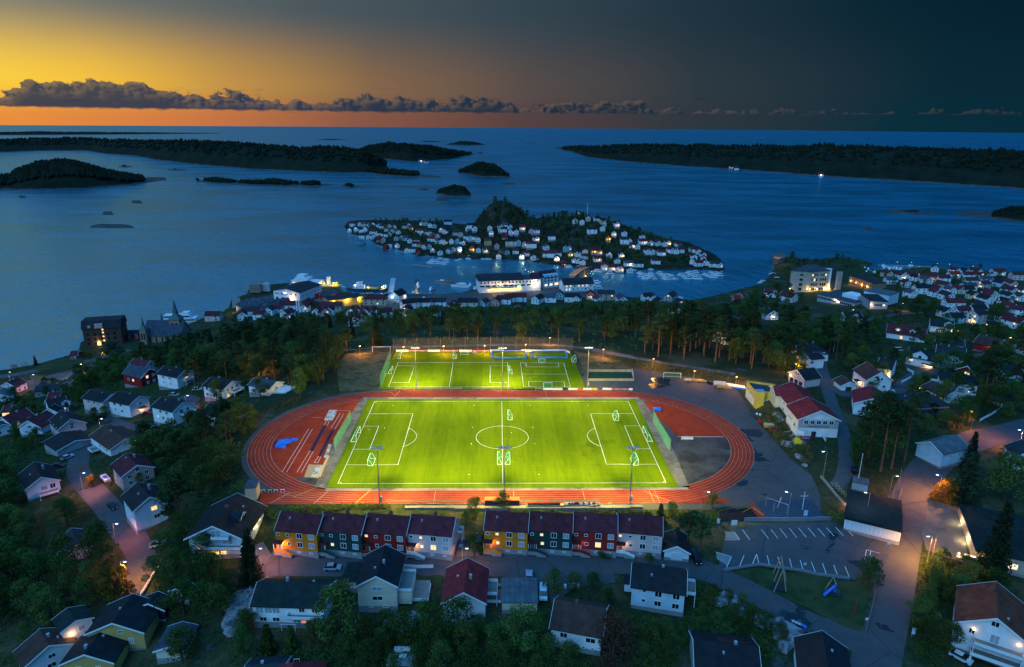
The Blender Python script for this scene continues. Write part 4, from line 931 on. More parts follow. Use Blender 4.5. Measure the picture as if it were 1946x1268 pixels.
class House:
 """a house placed by the two ends of its ridge; local x runs along the ridge, faces F (-y), K (+y), L (-x), R (+x)"""
 def __init__(s,label,A,B,w,eave=5.2,pitch=32,wall='white',roof='black_tile',name='house',cat='house',wins=None,lit=(),chim=((.5,0,0),),far=False,over=.45,L=None,lclamp=None,group=None,ang=None,trim=True,zg=None,hipped=0,base=.55,found=True,rows=None,gabwin=True,th=.22,small=False):
  tp=math.tan(rad(pitch));hr=eave+w/2*tp
  if ang is None:
   mid_=((A[0]+B[0])/2,(A[1]+B[1])/2)
   q=hit(mid_,hr);z=zg if zg is not None else gz(q[0],q[1])
   a,b_=at(A,z+hr),at(B,z+hr);c=(a+b_)/2;LL=float(np.linalg.norm(b_-a));rz=math.atan2(b_[1]-a[1],b_[0]-a[0])
   if lclamp:LL=min(max(LL,lclamp[0]),lclamp[1])
   if L:LL=L
  else :
   q=hit(A,hr*.6);z=zg if zg is not None else gz(q[0],q[1]);c=q;LL=L or 11;rz=ang
  s.short=label;s.L,s.w,s.eave,s.tp,s.hr,s.z,s.rz,s.far=LL,w,eave,tp,hr,z,rz,far
  s.c=(float(c[0]),float(c[1]));s.m=M_WALL[wall]
  s.t=thing(name,label,cat,(s.c[0],s.c[1],z),rz,group)
  BLOCK.append((s.c[0],s.c[1],math.hypot(LL,w)/2+.6))
  HOUSES.append(s)
  hx,hy=LL/2,w/2
  wb=MB()
  if hipped:
   wb.box(-hx,-hy,-.1,hx,hy,eave)
  else :
   wb.extx([(-hy,-.1),(hy,-.1),(hy,eave),(0,hr),(-hy,eave)],-hx,hx)
  wb.build('wall',s.m,s.t)
  if found and not small:
   MB().box(-hx-.04,-hy-.04,-3.0,hx+.04,hy+.04,base).build('foundation',M_FOUND,s.t)
  elif found:MB().box(-hx+.02,-hy+.02,-2.5,hx-.02,hy-.02,-.1).build('foundation',M_FOUND,s.t)
  rm=M_ROOF[roof];rb=MB();ov=over;ex=hx+ov;dz=ov*tp
  if hipped:
   hb=min(hipped,hx-.3);
   e0=[(-ex,-hy-ov,eave-dz),(ex,-hy-ov,eave-dz),(ex,hy+ov,eave-dz),(-ex,hy+ov,eave-dz)];r_=[(-hx+hb,0,hr),(hx-hb,0,hr)]
   up_=[(x,y,z_+th) for x,y,z_ in e0+r_]
   rb.add(e0+up_,[(3,2,1,0),(4,5,9,8),(6,7,8,9),(5,6,9),(7,4,8),(0,1,5,4),(1,2,6,5),(2,3,7,6),(3,0,4,7)])
  else :
   for sg_ in (-1,1):
    pr=[(0,hr+.02),(sg_*(hy+ov),eave-dz+.02),(sg_*(hy+ov),eave-dz+th+.02),(0,hr+th*1.1+.02)]
    if sg_>0:pr=pr[::-1]
    rb.extx(pr[::-1],-ex,ex)
  rf=rb.build('roof',rm,s.t);s.roof=rf
  if trim and not hipped and not far:
   for sx in (-1,1):
    tb=MB()
    for sg_ in (-1,1):
     pr=[(0,hr+th*1.1+.05),(sg_*(hy+ov+.02),eave-dz+th+.05),(sg_*(hy+ov+.02),eave-dz-.10),(0,hr-.10)]
     if sg_>0:pr=pr[::-1]
     x0=sx*ex;x1=sx*(ex+.07);tb.extx(pr,min(x0,x1),max(x0,x1))
    tb.build('barge_board',M_TRIM,s.t)
  for cx,cy,k in (chim if not far else chim[:1]):
   s.chimney((cx-.5)*LL,cy*hy,k)
  if wins is None:wins=s.auto(rows)
  lit=set(lit)
  for i,q in enumerate(wins):s.win(*q[:5],q[5] if len(q)>5 else 0)
 def zr(s,y):return s.hr-abs(y)*s.tp
 def chimney(s,x,y,kind=0):
  z0=s.zr(y)
  if kind==0:
   c=MB().box(x-.35,y-.35,z0-.3,x+.35,y+.35,max(z0+.9,s.hr+.75)).build('chimney',M_BRICKC,s.roof)
  elif kind==1:
   MB().box(x-.3,y-.3,z0-.3,x+.3,y+.3,max(z0+.9,s.hr+.7)).build('chimney',M_CAP,s.roof)
  else :
   MB().box(x-.22,y-.22,z0-.2,x+.22,y+.22,z0+.65).build('roof_vent',M_CAP,s.roof)
 def face(s,f,u,v,off=0.0):
  hx,hy=s.L/2+off,s.w/2+off
  return {'F':((u,-hy,v),0.0),'K':((-u,hy,v),math.pi),'R':((hx,u,v),math.pi/2),'L':((-hx,-u,v),-math.pi/2)}[f]
 def seen(s,f):
  (x,y,_),a=s.face(f,0,0);nx_,ny_={'F':(0,-1),'K':(0,1),'R':(1,0),'L':(-1,0)}[f]
  ca,sa=math.cos(s.rz),math.sin(s.rz);wx,wy=s.c[0]+x*ca-y*sa,s.c[1]+x*sa+y*ca
  n_=(nx_*ca-ny_*sa,nx_*sa+ny_*ca);d=(-wx,-wy);L_=math.hypot(*d)
  return (n_[0]*d[0]+n_[1]*d[1])/L_
 def auto(s,rows=None):
  out=[]
  rows=rows or ([1.9] if s.eave<4 else [2.0,4.6 if s.eave>5 else 4.1] if s.eave<7.2 else [1.7,4.2,6.6])
  for f in 'FKLR':
   if s.seen(f)<(.12 if not s.far else .3):continue
   if f in 'FK':
    k=max(2,int(s.L/(3.6 if not s.far else 4.8)))
    for v in rows:
     for i in range(k):
      if R.random()<.12:continue
      out.append((f,(i+.5)/k*s.L-s.L/2,v,1.15 if not s.far else 1.2,1.2 if not s.far else 1.3,s.rl()))
   else :
    k=2 if s.w<9 else 3
    for v in rows+([s.eave+.9] if s.tp*s.w/2>2.2 else []):
     kk=k if v<s.eave-.5 else 1
     for i in range(kk):
      out.append((f,((i+.5)/kk-.5)*s.w*.8,v,1.1,1.15,s.rl()))
  return out
 def rl(s):
  r=R.random();return 1 if r<(.03 if not s.far else .05) else (2 if r<.055 else (3 if r<.3 else 0))
 def win(s,f,u,v,w=1.1,h=1.2,k=0):
  loc,a=s.face(f,u,v);fr,pn=win_mesh(w,h,s.far)
  if s.far:
   return obj('window',pn[PM[k].name],s.t,loc,a)
  o=obj('window',fr,s.t,loc,a);obj('pane',pn[PM[k].name],o)
  return o
 def door(s,f,u,m=None,v=0.0,w=1.0,h=2.1,name='door'):
  loc,a=s.face(f,u,v);o=MB().box(-w/2,-.06,0,w/2,.0,h).build(name,m or M_DOOR,s.t,loc,a)
  MB().box(-w/2-.1,-.08,0,-w/2,0,h+.1).box(w/2,-.08,0,w/2+.1,0,h+.1).box(-w/2,-.08,h,w/2,0,h+.1).build('door_frame',M_TRIM,o)
  return o
 def lamp(s,f,u,v,power=60,colr=(1,.55,.2)):
  loc,a=s.face(f,u,v);o=MB().box(-.12,-.25,-.14,.12,-.01,.14).build('wall_lamp',M_LAMPW,s.t,loc,a)
  ca,sa=math.cos(s.rz),math.sin(s.rz)
  (x,y,z),_=s.face(f,u,v,.7);LAMPS.append(((s.c[0]+x*ca-y*sa,s.c[1]+x*sa+y*ca,s.z+z),power,colr))
 def block(s,f,u,v,w,d,h,m,name):
  """a box stuck to a face: u centre, v bottom, d deep"""
  loc,a=s.face(f,u,v);return MB().box(-w/2,-d,0,w/2,.02,h).build(name,m,s.t,loc,a)
 def balcony(s,f,u,v,w,d,m=None,posts=True,h=1.0):
  loc,a=s.face(f,u,v);m=m or M_RAIL
  o=MB().box(-w/2,-d,0,w/2,-.01,.18).build('balcony',M_DECK,s.t,loc,a)
  rl_=MB().box(-w/2,-d,.19,w/2,-d+.06,h).box(-w/2,-d+.06,.19,-w/2+.06,-.02,h).box(w/2-.06,-d+.06,.19,w/2,-.02,h)
  rl_.build('railing',m,o)
  if posts and v>1.0:
   for q in (-w/2+.15,w/2-.15):MB().box(q-.08,-d+.02,-v-.5,q+.08,-d+.18,0).build('balcony_post',m,o)
  return o
 def porch(s,f,u,v,w,d,roof,h=2.4,lamp=0):
  loc,a=s.face(f,u,v);o=MB().box(-w/2-.2,-d-.2,h,w/2+.2,0,h+.14).build('porch_roof',M_ROOF[roof],s.t,loc,a)
  for q in (-w/2,w/2):MB().box(q-.07,-d,0,q+.07,-d+.14,h).build('porch_post',M_RAIL,o)
  if lamp:s.lamp(f,u,v+h-.3,lamp)
  return o
 def dormer(s,side,u,w,h,d,roof=None,lit=0,wall=None):
  """a gabled dormer on the F (-y) or K (+y) slope, its front D metres from the ridge"""
  sg_=-1 if side=='F' else 1;y=sg_*d;z0=s.zr(d);tpd=.62
  o=thing('dormer','','') if False else None
  m2=MB();hw=w/2;zt=z0+h
  prof=[(u-hw,z0-.2),(u+hw,z0-.2),(u+hw,zt),(u,zt+hw*tpd),(u-hw,zt)]
  a=[(x,y,z_) for x,z_ in prof];y2=0.0
  b_=[(x,y2,z_) for x,z_ in prof]
  m2 .add(a+b_,[(0,1,2,3,4) if sg_<0 else (4,3,2,1,0)]+[tuple(q if sg_<0 else q[::-1]) for q in [(1,6,7,2),(0,4,9,5)]])
  w_=m2 .build('dormer',M_WALL[wall] if wall else s.m,s.t)
  rb=MB();o_=.3
  yr=y+sg_*o_
  for q in (-1,1):
   vs=[(u,yr,zt+hw*tpd+.03),(u+q*(hw+o_),yr,zt-o_*tpd+.03),(u+q*(hw+o_),0,zt-o_*tpd+.03),(u,0,zt+hw*tpd+.03)]
   vs+=[(x,y_,z_+.18) for x,y_,z_ in vs]
   rb.add(vs,[(0,1,2,3),(7,6,5,4),(0,4,5,1),(1,5,6,2),(2,6,7,3),(3,7,4,0)])
  rb.build('dormer_roof',s.roof.data.materials[0] if not roof else M_ROOF[roof],w_)
  fr,pn=win_mesh(min(1.3,w*.5),1.05,False)
  fo=obj('dormer_window',pn[PM[lit].name],w_,(u,y+sg_*.02,z0+h*.55),0 if sg_<0 else math.pi)
  bb=MB()
  for q in (-1,1):
   vs=[(u,yr,zt+hw*tpd+.24),(u+q*(hw+o_),yr,zt-o_*tpd+.24),(u+q*(hw+o_),yr,zt-o_*tpd-.06),(u,yr,zt+hw*tpd-.06)]
   vs+=[(x,y_+sg_*.06,z_) for x,y_,z_ in vs];bb.add(vs,[(0,1,2,3),(7,6,5,4),(0,4,5,1),(1,5,6,2),(2,6,7,3),(3,7,4,0)])
  bb.build('barge_board',M_TRIM,w_)
  return w_
def H(label,c,ax,ay,bx,by,w,**k):
 return House(label,px(c,ax,ay),px(c,bx,by),w,**k)
ROWC=[('ochre','ochre'),('darkgreen','dark green'),('red','red'),('palepink','pale pink-beige')]
def row(c,ridges,which,lits):
 e=[]
 for (ax,ay,bx,by),(wc,wn),lt in zip(ridges,ROWC,lits):
  h=H(f'{wn} row house with a maroon roof, in the row {which}',c,ax,ay,bx,by,8.6,eave=6.3,pitch=34,wall=wc,roof='maroon',name='row_house',cat='house',over=.12,base=1.1,chim=((.52,.25,0),(.27,-.35,2)),wins=[],lclamp=(11.3,11.75),group=f'row houses {which}')
  x=h.L
  for u,wd,hg,k in [(-.42,.7,.6,lt[0]),(-.20,.7,.6,lt[1]),(.08,1.35,1.35,0),(.36,1.35,1.35,3)]:h.win('F',u*x,5.35,wd,hg,k)
  for u,wd,hg,k in [(-.18,.7,.7,lt[2]),(.08,1.35,1.35,lt[3]),(.36,1.35,1.35,3)]:h.win('F',u*x,2.75,wd,hg,k)
  for u in (.05,.33):h.win('F',u*x,.55,.7,.35,0)
  h.porch('F',-.40*x,1.15,2.1,1.5,'maroon',2.3)
  h.door('F',-.40*x,v=1.15)
  if lt[4]:h.lamp('F',-.40*x+.8,3.1,lt[4])
  st_=h.block('F',-.40*x,0,2.2,1.5,1.1,M_FOUND,'porch_landing')
  loc,a=h.face('F',-.40*x,0)
  sb=MB()
  for i in range(6):sb.box(1.1+i*.42,-1.5,-.4,1.1+(i+1)*.42,-.3,1.1-(i+1)*.17)
  sb.build('stair',M_FOUND,h.t,loc,a)
  MB().add([(-1.1,-1.56,1.1),(1.1,-1.56,1.1),(3.7,-1.56,.1),(3.7,-1.56,.95),(1.1,-1.56,2.0),(-1.1,-1.56,2.0),(-1.1,-1.5,1.1),(1.1,-1.5,1.1),(3.7,-1.5,.1),(3.7,-1.5,.95),(1.1,-1.5,2.0),(-1.1,-1.5,2.0)],[(0,1,4,5),(1,2,3,4),(11,10,7,6),(10,9,8,7),(5,4,10,11),(4,3,9,10),(2,8,9,3),(0,5,11,6)]).build('stair_railing',M_WALL[wc] if wc!='palepink' else M_RAIL,h.t,loc,a)
  e.append(h)
 return e
rowA=row('D',[(318,160,612,188),(622,164,922,193),(934,172,1236,199),(1246,178,1560,206)],'at the white parked car',[(0,0,0,0,150),(0,0,1,0,0),(1,0,0,0,0),(0,1,2,1,50)])
rowB=row('E',[(166,156,470,176),(478,160,782,180),(788,164,1098,186),(1098,172,1418,200)],'beside the white garage',[(0,1,1,0,60),(0,1,1,0,0),(0,0,0,1,30),(1,0,0,0,40)])
for h_ in (rowA[3],rowB[3]):
 for v in (2.75,5.35):h_.win('R',-1.8,v,1.2,1.3,0);h_.win('R',1.6,v,1.2,1.3,3)
rowA[3].balcony('R',2.6,3.6,2.4,1.4)
h=H('long white house under a dark green roof beside the pale rocks','D',158,668,655,682,9.5,eave=5.0,pitch=27,roof='green_black',chim=((.38,.3,1),(.75,.4,2)),wins=[])
for u in (-6.6,-4.6,-2.8):h.win('F',u,3.9,1.6,1.7,3)
for u in (3.2,6.2):h.win('F',u,4.1,1.2,1.2,0)
for u in (-6,-3,1.8):h.win('F',u,1.3,1.5,1.0,0)
h.balcony('F',4.2,2.5,8.2,1.6,posts=False);h.win('F',3.4,1.2,1.0,1.5,4);h.door('F',4.8);h.win('R',1.0,4.9,1.0,1.2,0);h.win('R',-1.5,1.8,1.0,1.2,3)
h=H('cream two-storey house with a black roof and roof terrace, gable to the garden','D',1058,408,994,618,9.2,eave=6.3,pitch=30,wall='cream',roof='black_tile',chim=((.55,.18,1),(.72,-.2,2)),wins=[('R',0,5.4,2.3,1.0,3),('R',0,2.8,2.3,1.0,0),('R',-1.6,.5,.8,.4,0),('R',1.9,.5,1.2,.4,3)])
h.win('K',-1,5.0,1.2,1.3,0);h.block('K',-.5,0,7.5,3.2,3.3,M_WALL['cream'],'annexe');h.balcony('K',-.5,3.35,7.6,3.3,posts=False)
dk=patch('deck',[px('D',*p) for p in [(1225,672),(1382,672),(1368,800),(1228,792)]],M_DECK,1.0)
h2=H('grey-green flat-roofed carport beside the cream house','D',872,530,826,655,5.2,eave=2.4,pitch=4,roof='green_black',wall='cream',name='carport',cat='carport',chim=(),wins=[],trim=False)
h=H('white house with a red roof whose gable faces the deciduous trees','D',1645,502,1617,733,9.6,eave=5.8,pitch=30,roof='red',chim=((.55,.25,1),(.45,-.4,2)),wins=[('R',-1.0,4.9,1.9,1.0,0),('R',2.2,1.9,1.2,1.1,0)])
h.balcony('K',2.5,3.0,5.0,2.6);h.balcony('K',3.5,.4,6.0,4.2,posts=False);h.win('K',2.5,4.6,1.6,1.8,0)
h=H('grey flat-roofed double garage behind the white van','E',278,715,521,715,8.6,eave=2.6,pitch=3,wall='cream',roof='grey',name='garage',cat='garage',chim=(),wins=[],trim=False,over=.3)
h=H('white house with a dark brown roof and a red chimney next to the russet pine','E',664,788,1008,850,10.6,eave=4.4,pitch=31,roof='brown',chim=((.42,.05,0),),wins=[('F',-2.7,3.0,1.5,1.1,0),('F',3.3,2.9,2.0,1.1,0),('F',-3.4,.8,.5,.35,0),('F',-2.2,.8,.9,.4,3),('F',1.8,.8,.5,.35,0),('F',3.8,.8,.5,.35,0),('R',0,3.4,1.1,1.1,0)])
h=H('pale blue-white house under a black roof at the bend of the road','E',1214,536,1582,588,9.4,eave=5.7,pitch=30,wall='paleblue',roof='black_tile',chim=((.57,.1,1),(.36,-.42,2)),wins=[('F',-3.2,5.0,.7,.6,0),('F',.1,4.6,1.5,1.4,0),('F',4.2,4.6,1.5,1.3,0),('F',-3.2,2.3,.7,.7,0),('F',.1,2.0,1.5,1.3,0),('F',4.2,2.0,1.5,1.3,0)])
h.balcony('R',1.2,3.1,5.2,2.7);h.block('L',.4,2.0,3.2,1.8,2.0,h.m,'porch');h.porch('L',.4,2.1,3.2,1.8,'black_tile',2.0)
h=H('small white garage with a black gable roof next to a black van','E',1516,290,1524,404,6.2,eave=2.6,pitch=27,roof='black_tile',name='garage',cat='garage',chim=(),wins=[])
h.door('R',0,M_GARD,w=2.7,h=2.1,name='garage_door')
h=House('ribbed black house roof at the bottom edge below the rocky slope',(1321,1217),(1438,1231),13,eave=4.6,pitch=27,wall='grey',roof='black_tile',chim=((.66,.02,1),(.45,-.3,2)),wins=[])
h=House('black-roofed house with a white gable beside the waste bins',(1563,1203),(1578,1300),9.8,eave=5.0,pitch=30,roof='black_tile',chim=((.3,.3,2),),wins=[('L',0,5.6,1.0,1.0,0)])
h=House('red-roofed house cut by the bottom edge beside the small trees',(562,1240),(545,1330),11.5,eave=3.6,pitch=30,wall='white',roof='red',chim=(),wins=[('L',0,4.6,1.0,1.0,0)],hipped=3)
h=House('low dark-roofed house cut by the bottom edge left of the red roof',(470,1266),(540,1262),8,eave=3.0,pitch=25,wall='white',roof='charcoal',chim=((.4,.1,1),),wins=[])
h=H('tall white house with a rust-brown roof, red chimney and two lit balconies','F',1718,772,1724,978,13.2,eave=6.8,pitch=31,roof='rust',chim=((.24,-.12,0),(.82,.33,2)),wins=[('R',0,9.2,1.3,1.1,0),('R',.5,5.6,1.5,2.0,3),('R',-3.6,5.8,1.0,1.2,0),('F',4,5.0,1.0,1.1,0),('F',0,5.0,1.0,1.1,0)])
h.balcony('R',1.2,4.2,8.6,2.6);h.balcony('R',1.2,1.6,9.0,2.8);h.lamp('R',-3.3,6.4,12);h.lamp('R',4.6,6.2,12);h.lamp('F',4.6,5.5,30)
h=House('big flat green-black hall with a lit wall by the forecourt',px('F',1552,430),px('F',2480,610),24,eave=4.6,pitch=2,wall='stone',roof='green_black',name='hall',cat='hall',chim=(),wins=[],trim=False,over=.35)
h.lamp('L',3,2.8,420,(1,.75,.32));h.lamp('L',-6,2.8,200,(1,.75,.32));h.lamp('F',-13.5,3.2,900,(1,.6,.16));h.lamp('F',-20.5,3.0,250,(1,.7,.3))
for u in (-18,-9,0):h.win('F',u,2.4,2.4,1.4,2)
h.block('F',-19,2.4,4.5,2.0,.2,M_ROOF['charcoal'],'canopy')
k1=House('white-fronted kiosk hall with three stepped dark green roofs beside the street',px('Y',628,500),px('Y',880,558),17.5,eave=3.3,pitch=3,wall='white',roof='green_black',name='kiosk',cat='kiosk',chim=(),wins=[],trim=False,over=.3,L=13.5)
k1 .block('F',0,3.5,13.2,-6.2,.45,M_ROOF['green_black'],'roof_step');k1 .block('F',0,4.0,13.2,-11.5,.01,M_ROOF['green_black'],'roof_step')
for i in range(12):k1 .block('F',-6.0+i*1.09,.3,.95,.06,2.7,M_GARD,'panel')
k1 .lamp('L',-2,2.2,60,(1,.35,.12))
tf=House('small pale-roofed shelter at the end of the kiosk hall',px('Y',590,295),px('Y',712,322),4.2,eave=2.5,pitch=2,wall='grey',roof='grey',name='shelter',cat='shelter',chim=(),wins=[],trim=False,over=.1)
h=H('white house with a black roof above the winding street, two chimney pipes','C',204,62,243,146,9.2,eave=4.6,pitch=30,roof='black_tile',chim=((.4,.35,1),(.5,-.5,2)),wins=[('R',.2,3.2,1.6,1.3,3),('R',2.6,3.2,1.4,1.5,0),('F',0,3,1.2,1.1,0)])
h.balcony('R',1,1.6,5.5,3.0)
h=H('maroon-roofed pink house beside the small boat on a trailer','C',748,10,807,76,9.4,eave=5.0,pitch=26,wall='pink',roof='maroon',chim=((.3,.3,1),(.25,-.2,2)))
h=H('tall pale blue-white house standing over the street bend','C',814,182,881,264,8.8,eave=7.2,pitch=30,wall='paleblue',roof='black_tile',chim=((.42,.4,1),(.55,-.35,2)),wins=[('R',.8,5.9,1.5,1.2,1),('R',1.2,3.2,1.4,1.1,0),('F',-2,5.6,1.2,1.1,3),('F',2,5.6,1.2,1.1,3),('F',0,2.8,1.2,1.1,3)])
h=H('small dark-roofed cottage hidden between the garden trees on the slope','C',425,455,452,545,6.5,eave=3.4,pitch=28,wall='paleblue',roof='charcoal',chim=())
h.balcony('F',1,.6,4,1.4)
h=H('large black-roofed chalet with long white balconies beside the timing hut','C',1396,254,1263,428,14.2,eave=5.6,pitch=27,wall='paleblue',roof='black_tile',chim=((.45,.0,0),(.25,.45,2)),over=.9,wins=[('R',-4.2,5.0,1.2,1.2,0),('R',-4.8,2.2,1.1,1.0,4),('R',.2,6.6,2.2,1.6,3),('R',.5,1.3,3.6,1.7,1),('R',3.0,4.4,2.6,1.6,3),('K',4,4,1.4,1.2,2),('K',0,4,1.4,1.2,2)])
h.balcony('R',1.6,5.4,4.6,1.3,posts=False);h.balcony('R',2.2,2.9,9.6,2.0);h.lamp('R',.5,2.4,160,(1,.6,.15));h.lamp('K',1.5,3.3,60)
h.dormer('K',.5,3.0,.9,4.6)
h=H('beige timing hut with a flat blue roof at the start of the straight','C',1456,188,1521,184,4.6,eave=5.2,pitch=3,wall='beige',roof='slate_blue',name='timing_hut',cat='hut',chim=(),trim=False,wins=[('F',0,1.3,1.6,.8,0)],over=.15,zg=48.6)
h=H('black-roofed yellow house stepping down at the street end, upper part','C',783,846,668,1005,12.5,eave=5.0,pitch=24,wall='yellow',roof='black_tile',chim=((.5,-.1,2),),wins=[('R',1.2,5.2,1.0,.5,0),('R',-2,2.6,1.1,1.2,0),('K',3,3.2,1.1,1.2,0),('R',3.3,2.6,.9,1.4,3)])
h=H('black-roofed yellow house with white barge boards at the bottom edge','C',612,1038,503,1190,11.0,eave=4.4,pitch=24,wall='yellow',roof='black_tile',chim=((.75,-.15,1),(.3,.2,2)),wins=[('R',2.2,2.8,.9,1.2,3),('R',-2,2.8,1.1,1.2,0)])
h=H('black annexe roof tucked behind the yellow house','C',930,832,880,890,7,eave=3.4,pitch=24,wall='black',roof='black_tile',chim=(),wins=[])
h=H('open carport with a blue-grey roof between yellow house and rocks','C',1074,1012,1000,1145,6.2,eave=2.7,pitch=18,wall='cream',roof='slate_blue',name='carport',cat='carport',chim=(),wins=[])
h=H('white house with a brown roof behind a curved white wall, bottom corner','C',238,1052,286,1140,10.4,eave=4.2,pitch=27,roof='brown',chim=((.5,.15,1),(.62,.45,2)),wins=[('R',.2,3.9,1.3,.9,0),('R',-.2,1.6,1.6,1.0,0)])
h=H('narrow white tower house with a lit lamp behind the curved wall','C',402,928,448,992,6.2,eave=6.0,pitch=20,roof='green_black',chim=(),wins=[('R',.8,4.6,1.1,1.1,3),('R',1.6,2.4,1.0,1.9,3)])
h.lamp('R',-1.4,4.2,45)
h=H('small open garage with a white-edged gable beside the street railing','C',1100,762,1052,802,5.4,eave=2.6,pitch=26,wall='cream',roof='black_tile',name='garage',cat='garage',chim=(),wins=[])
h=H('red house with a black roof and white windows above the shrub slope','A',930,497,1055,527,10,eave=6.0,pitch=32,wall='red',roof='slate_blue',chim=((.5,.2,2),),wins=[('F',.5,3.6,1.2,1.1,1),('F',-3,3.6,1.1,1.1,0),('R',-1.6,5.4,1.2,1.3,2),('R',1.8,5.4,1.2,1.3,3),('R',-1.6,2.4,1.2,1.3,3),('R',1.8,2.4,1.2,1.3,3)])
h=H('dark maroon roof of the house right behind the red one','A',955,452,1065,470,9,eave=5,pitch=32,wall='white',roof='maroon',chim=((.4,.1,1),))
h=H('tall white house with a lit gable balcony beside the bare pine trunk','A',1168,507,1308,535,9.4,eave=6.8,pitch=26,roof='black_tile',chim=((.55,.1,1),(.4,-.4,2)),wins=[('F',-2.8,5.6,1.0,1.0,0),('F',1.5,5.6,1.0,1.0,0),('F',-2.8,3.0,1.0,1.0,3),('F',1.8,3.0,1.0,1.0,3),('R',.2,5.6,2.0,1.2,1)])
h.balcony('R',1,3.9,5.4,2.0)
h=H('pink-beige house with dark roof and garden wall, one end of the trio','A',648,677,790,706,9.4,eave=6.2,pitch=24,wall='palepink',roof='black_tile',chim=((.6,-.1,2),),wins=[('F',-2.9,5.1,1.2,1.1,0),('F',.6,5.1,1.2,1.1,0),('F',3.2,5.2,.7,.6,0),('F',-2.9,2.6,1.2,1.1,3),('F',.8,2.6,1.2,1.1,0),('F',3.2,2.6,.7,.7,3)])
h=H('white house with a lit red-roofed porch on its gable, middle of the trio','A',836,690,980,722,9.6,eave=6.6,pitch=25,roof='black_tile',chim=((.6,.0,2),),wins=[('F',-3,5.6,1.2,1.1,0),('F',.8,5.6,1.2,1.1,0),('F',-3,3.0,1.2,1.1,3),('F',1.2,3.0,1.2,1.1,0),('R',.4,5.4,.9,1.2,0)])
h.porch('R',.6,1.2,2.6,2.0,'maroon',2.4,lamp=150);h.balcony('R',.6,.9,3.0,2.2,posts=False)
h=H('white house with a balcony over two parked cars, far end of the trio','A',1147,729,1292,766,9.8,eave=7.0,pitch=24,roof='black_tile',chim=((.75,.2,1),(.3,-.2,2)),wins=[('F',-1.2,5.8,1.1,1.1,0),('F',2.4,5.8,1.1,1.1,0),('F',-3,3.4,.6,.6,2),('F',0,3.2,1.1,1.1,0),('F',2.8,3.2,1.1,1.1,3),('R',-1,5.5,1.4,2.0,0),('R',2.0,5.8,1.2,1.2,0)])
h.balcony('R',1.2,4.2,5.6,2.2)
h=H('white bungalow with a dark brown angled roof on the inner curve of the lane','A',742,930,886,1022,11,eave=3.8,pitch=22,roof='brown',chim=((.42,-.1,1),),wins=[('F',3,2.4,1.8,1.0,3),('F',0,2.4,1.2,1.0,0),('F',5.5,2.4,1.2,1.0,0)])
h.lamp('R',4.6,3.2,60);h.balcony('F',-2.5,.4,4,3,posts=False)
h=H('white house half behind the round tree next to the tall white one','A',1500,588,1640,614,10,eave=5.6,pitch=22,roof='black_tile',chim=((.3,.2,1),));h.balcony('R',1,3.0,6,3)
h=H('white house with a gable balcony nearest the track bend on that slope','A',1492,770,1632,803,9,eave=4.8,pitch=26,roof='black_tile',chim=((.4,.2,1),),wins=[('R',-1,3.8,1.4,1.8,0),('R',1.6,3.8,1.2,1.4,3)]);h.balcony('R',.6,2.4,7,3.0)
h=H('low house with a pale flat extension below the dark grass bank','L',195,276,332,302,8.5,eave=3.8,pitch=22,roof='slate_blue',chim=((.5,.2,1),),wins=[('R',0,2.6,1.4,1.2,0)])
h.block('R',1.5,0,7,6.5,2.5,M_WALL['white'],'annexe')
h=H('long dark flat-ridged building below the traffic island','K',440,470,750,440,11,eave=3.6,pitch=12,wall='grey',roof='charcoal',chim=((.8,.1,1),(.4,-.2,2)))
h=H('white house with black roof at the edge of the parking yard','K',90,425,222,368,9,eave=4.6,pitch=27,roof='black_tile',chim=((.3,.1,1),(.6,.1,1)))
h=H('pale blue-roofed white house at the frame edge below the yard','K',-30,560,40,490,9,eave=4.2,pitch=25,roof='grey',chim=())
h=H('white house with two black gables and a red chimney below the shrubs','K',560,640,775,592,10,eave=4.6,pitch=33,roof='black_tile',chim=((.32,-.15,0),(.5,.0,1)))
h.dormer('F',3.0,3.4,1.4,4.4)
h=H('white gabled wing in front of the black twin-gabled house','K',650,690,590,735,7,eave=4.0,pitch=33,roof='black_tile',chim=(),wins=[('R',0,4.4,1.2,1.0,0)])
h=H('white house with a long maroon roof at the frame edge','K',300,735,28,842,10,eave=4.4,pitch=32,roof='maroon',chim=((.4,.1,1),),lclamp=(10,19));h.balcony('R',0,2.2,6,2)
h=H('white house with a maroon roof between pine and black house','K',552,768,346,888,9.6,eave=4.2,pitch=31,roof='maroon',chim=((.45,-.1,1),),lclamp=(10,17),wins=[('R',-.2,4.4,1.6,.9,0),('R',2.0,2.0,1.4,.9,0),('R',-2,2.0,1.1,.9,3)])
h=H('pale house with a single black roof slope and roof windows','K',742,764,850,866,10,eave=4.4,pitch=32,wall='palepink',roof='black_tile',chim=((.2,.15,1),(.5,-.35,2)))
h=H('long black-roofed garage building beside the street with parked cars','K',742,1030,905,1128,13,eave=3.2,pitch=14,wall='grey',roof='black_tile',chim=(),lclamp=(9,16),wins=[])
h=H('dark cottage roof at the frame edge above the big pine','K',-20,880,30,930,8,eave=3.4,pitch=28,wall='white',roof='charcoal',chim=())
h=H('dark red boathouse on the shore beside the brewery','M',40,632,118,632,7,eave=2.8,pitch=30,wall='red',roof='maroon',name='boathouse',cat='boathouse',chim=())
h=H('low red storehouse between the brewery and the church','M',655,402,815,396,8,eave=4.5,pitch=28,wall='red',roof='charcoal',name='boathouse',cat='boathouse',chim=())
h=H('dark-roofed kiosk house with a lit white lamp below the parking yard','K',885,320,935,345,7,eave=3.6,pitch=32,wall='red',roof='brown',chim=())
h=H('low red-roofed house under the yellow-green shrubs','K',600,545,735,535,8,eave=3.2,pitch=24,wall='red',roof='maroon',chim=((.3,0,1),))
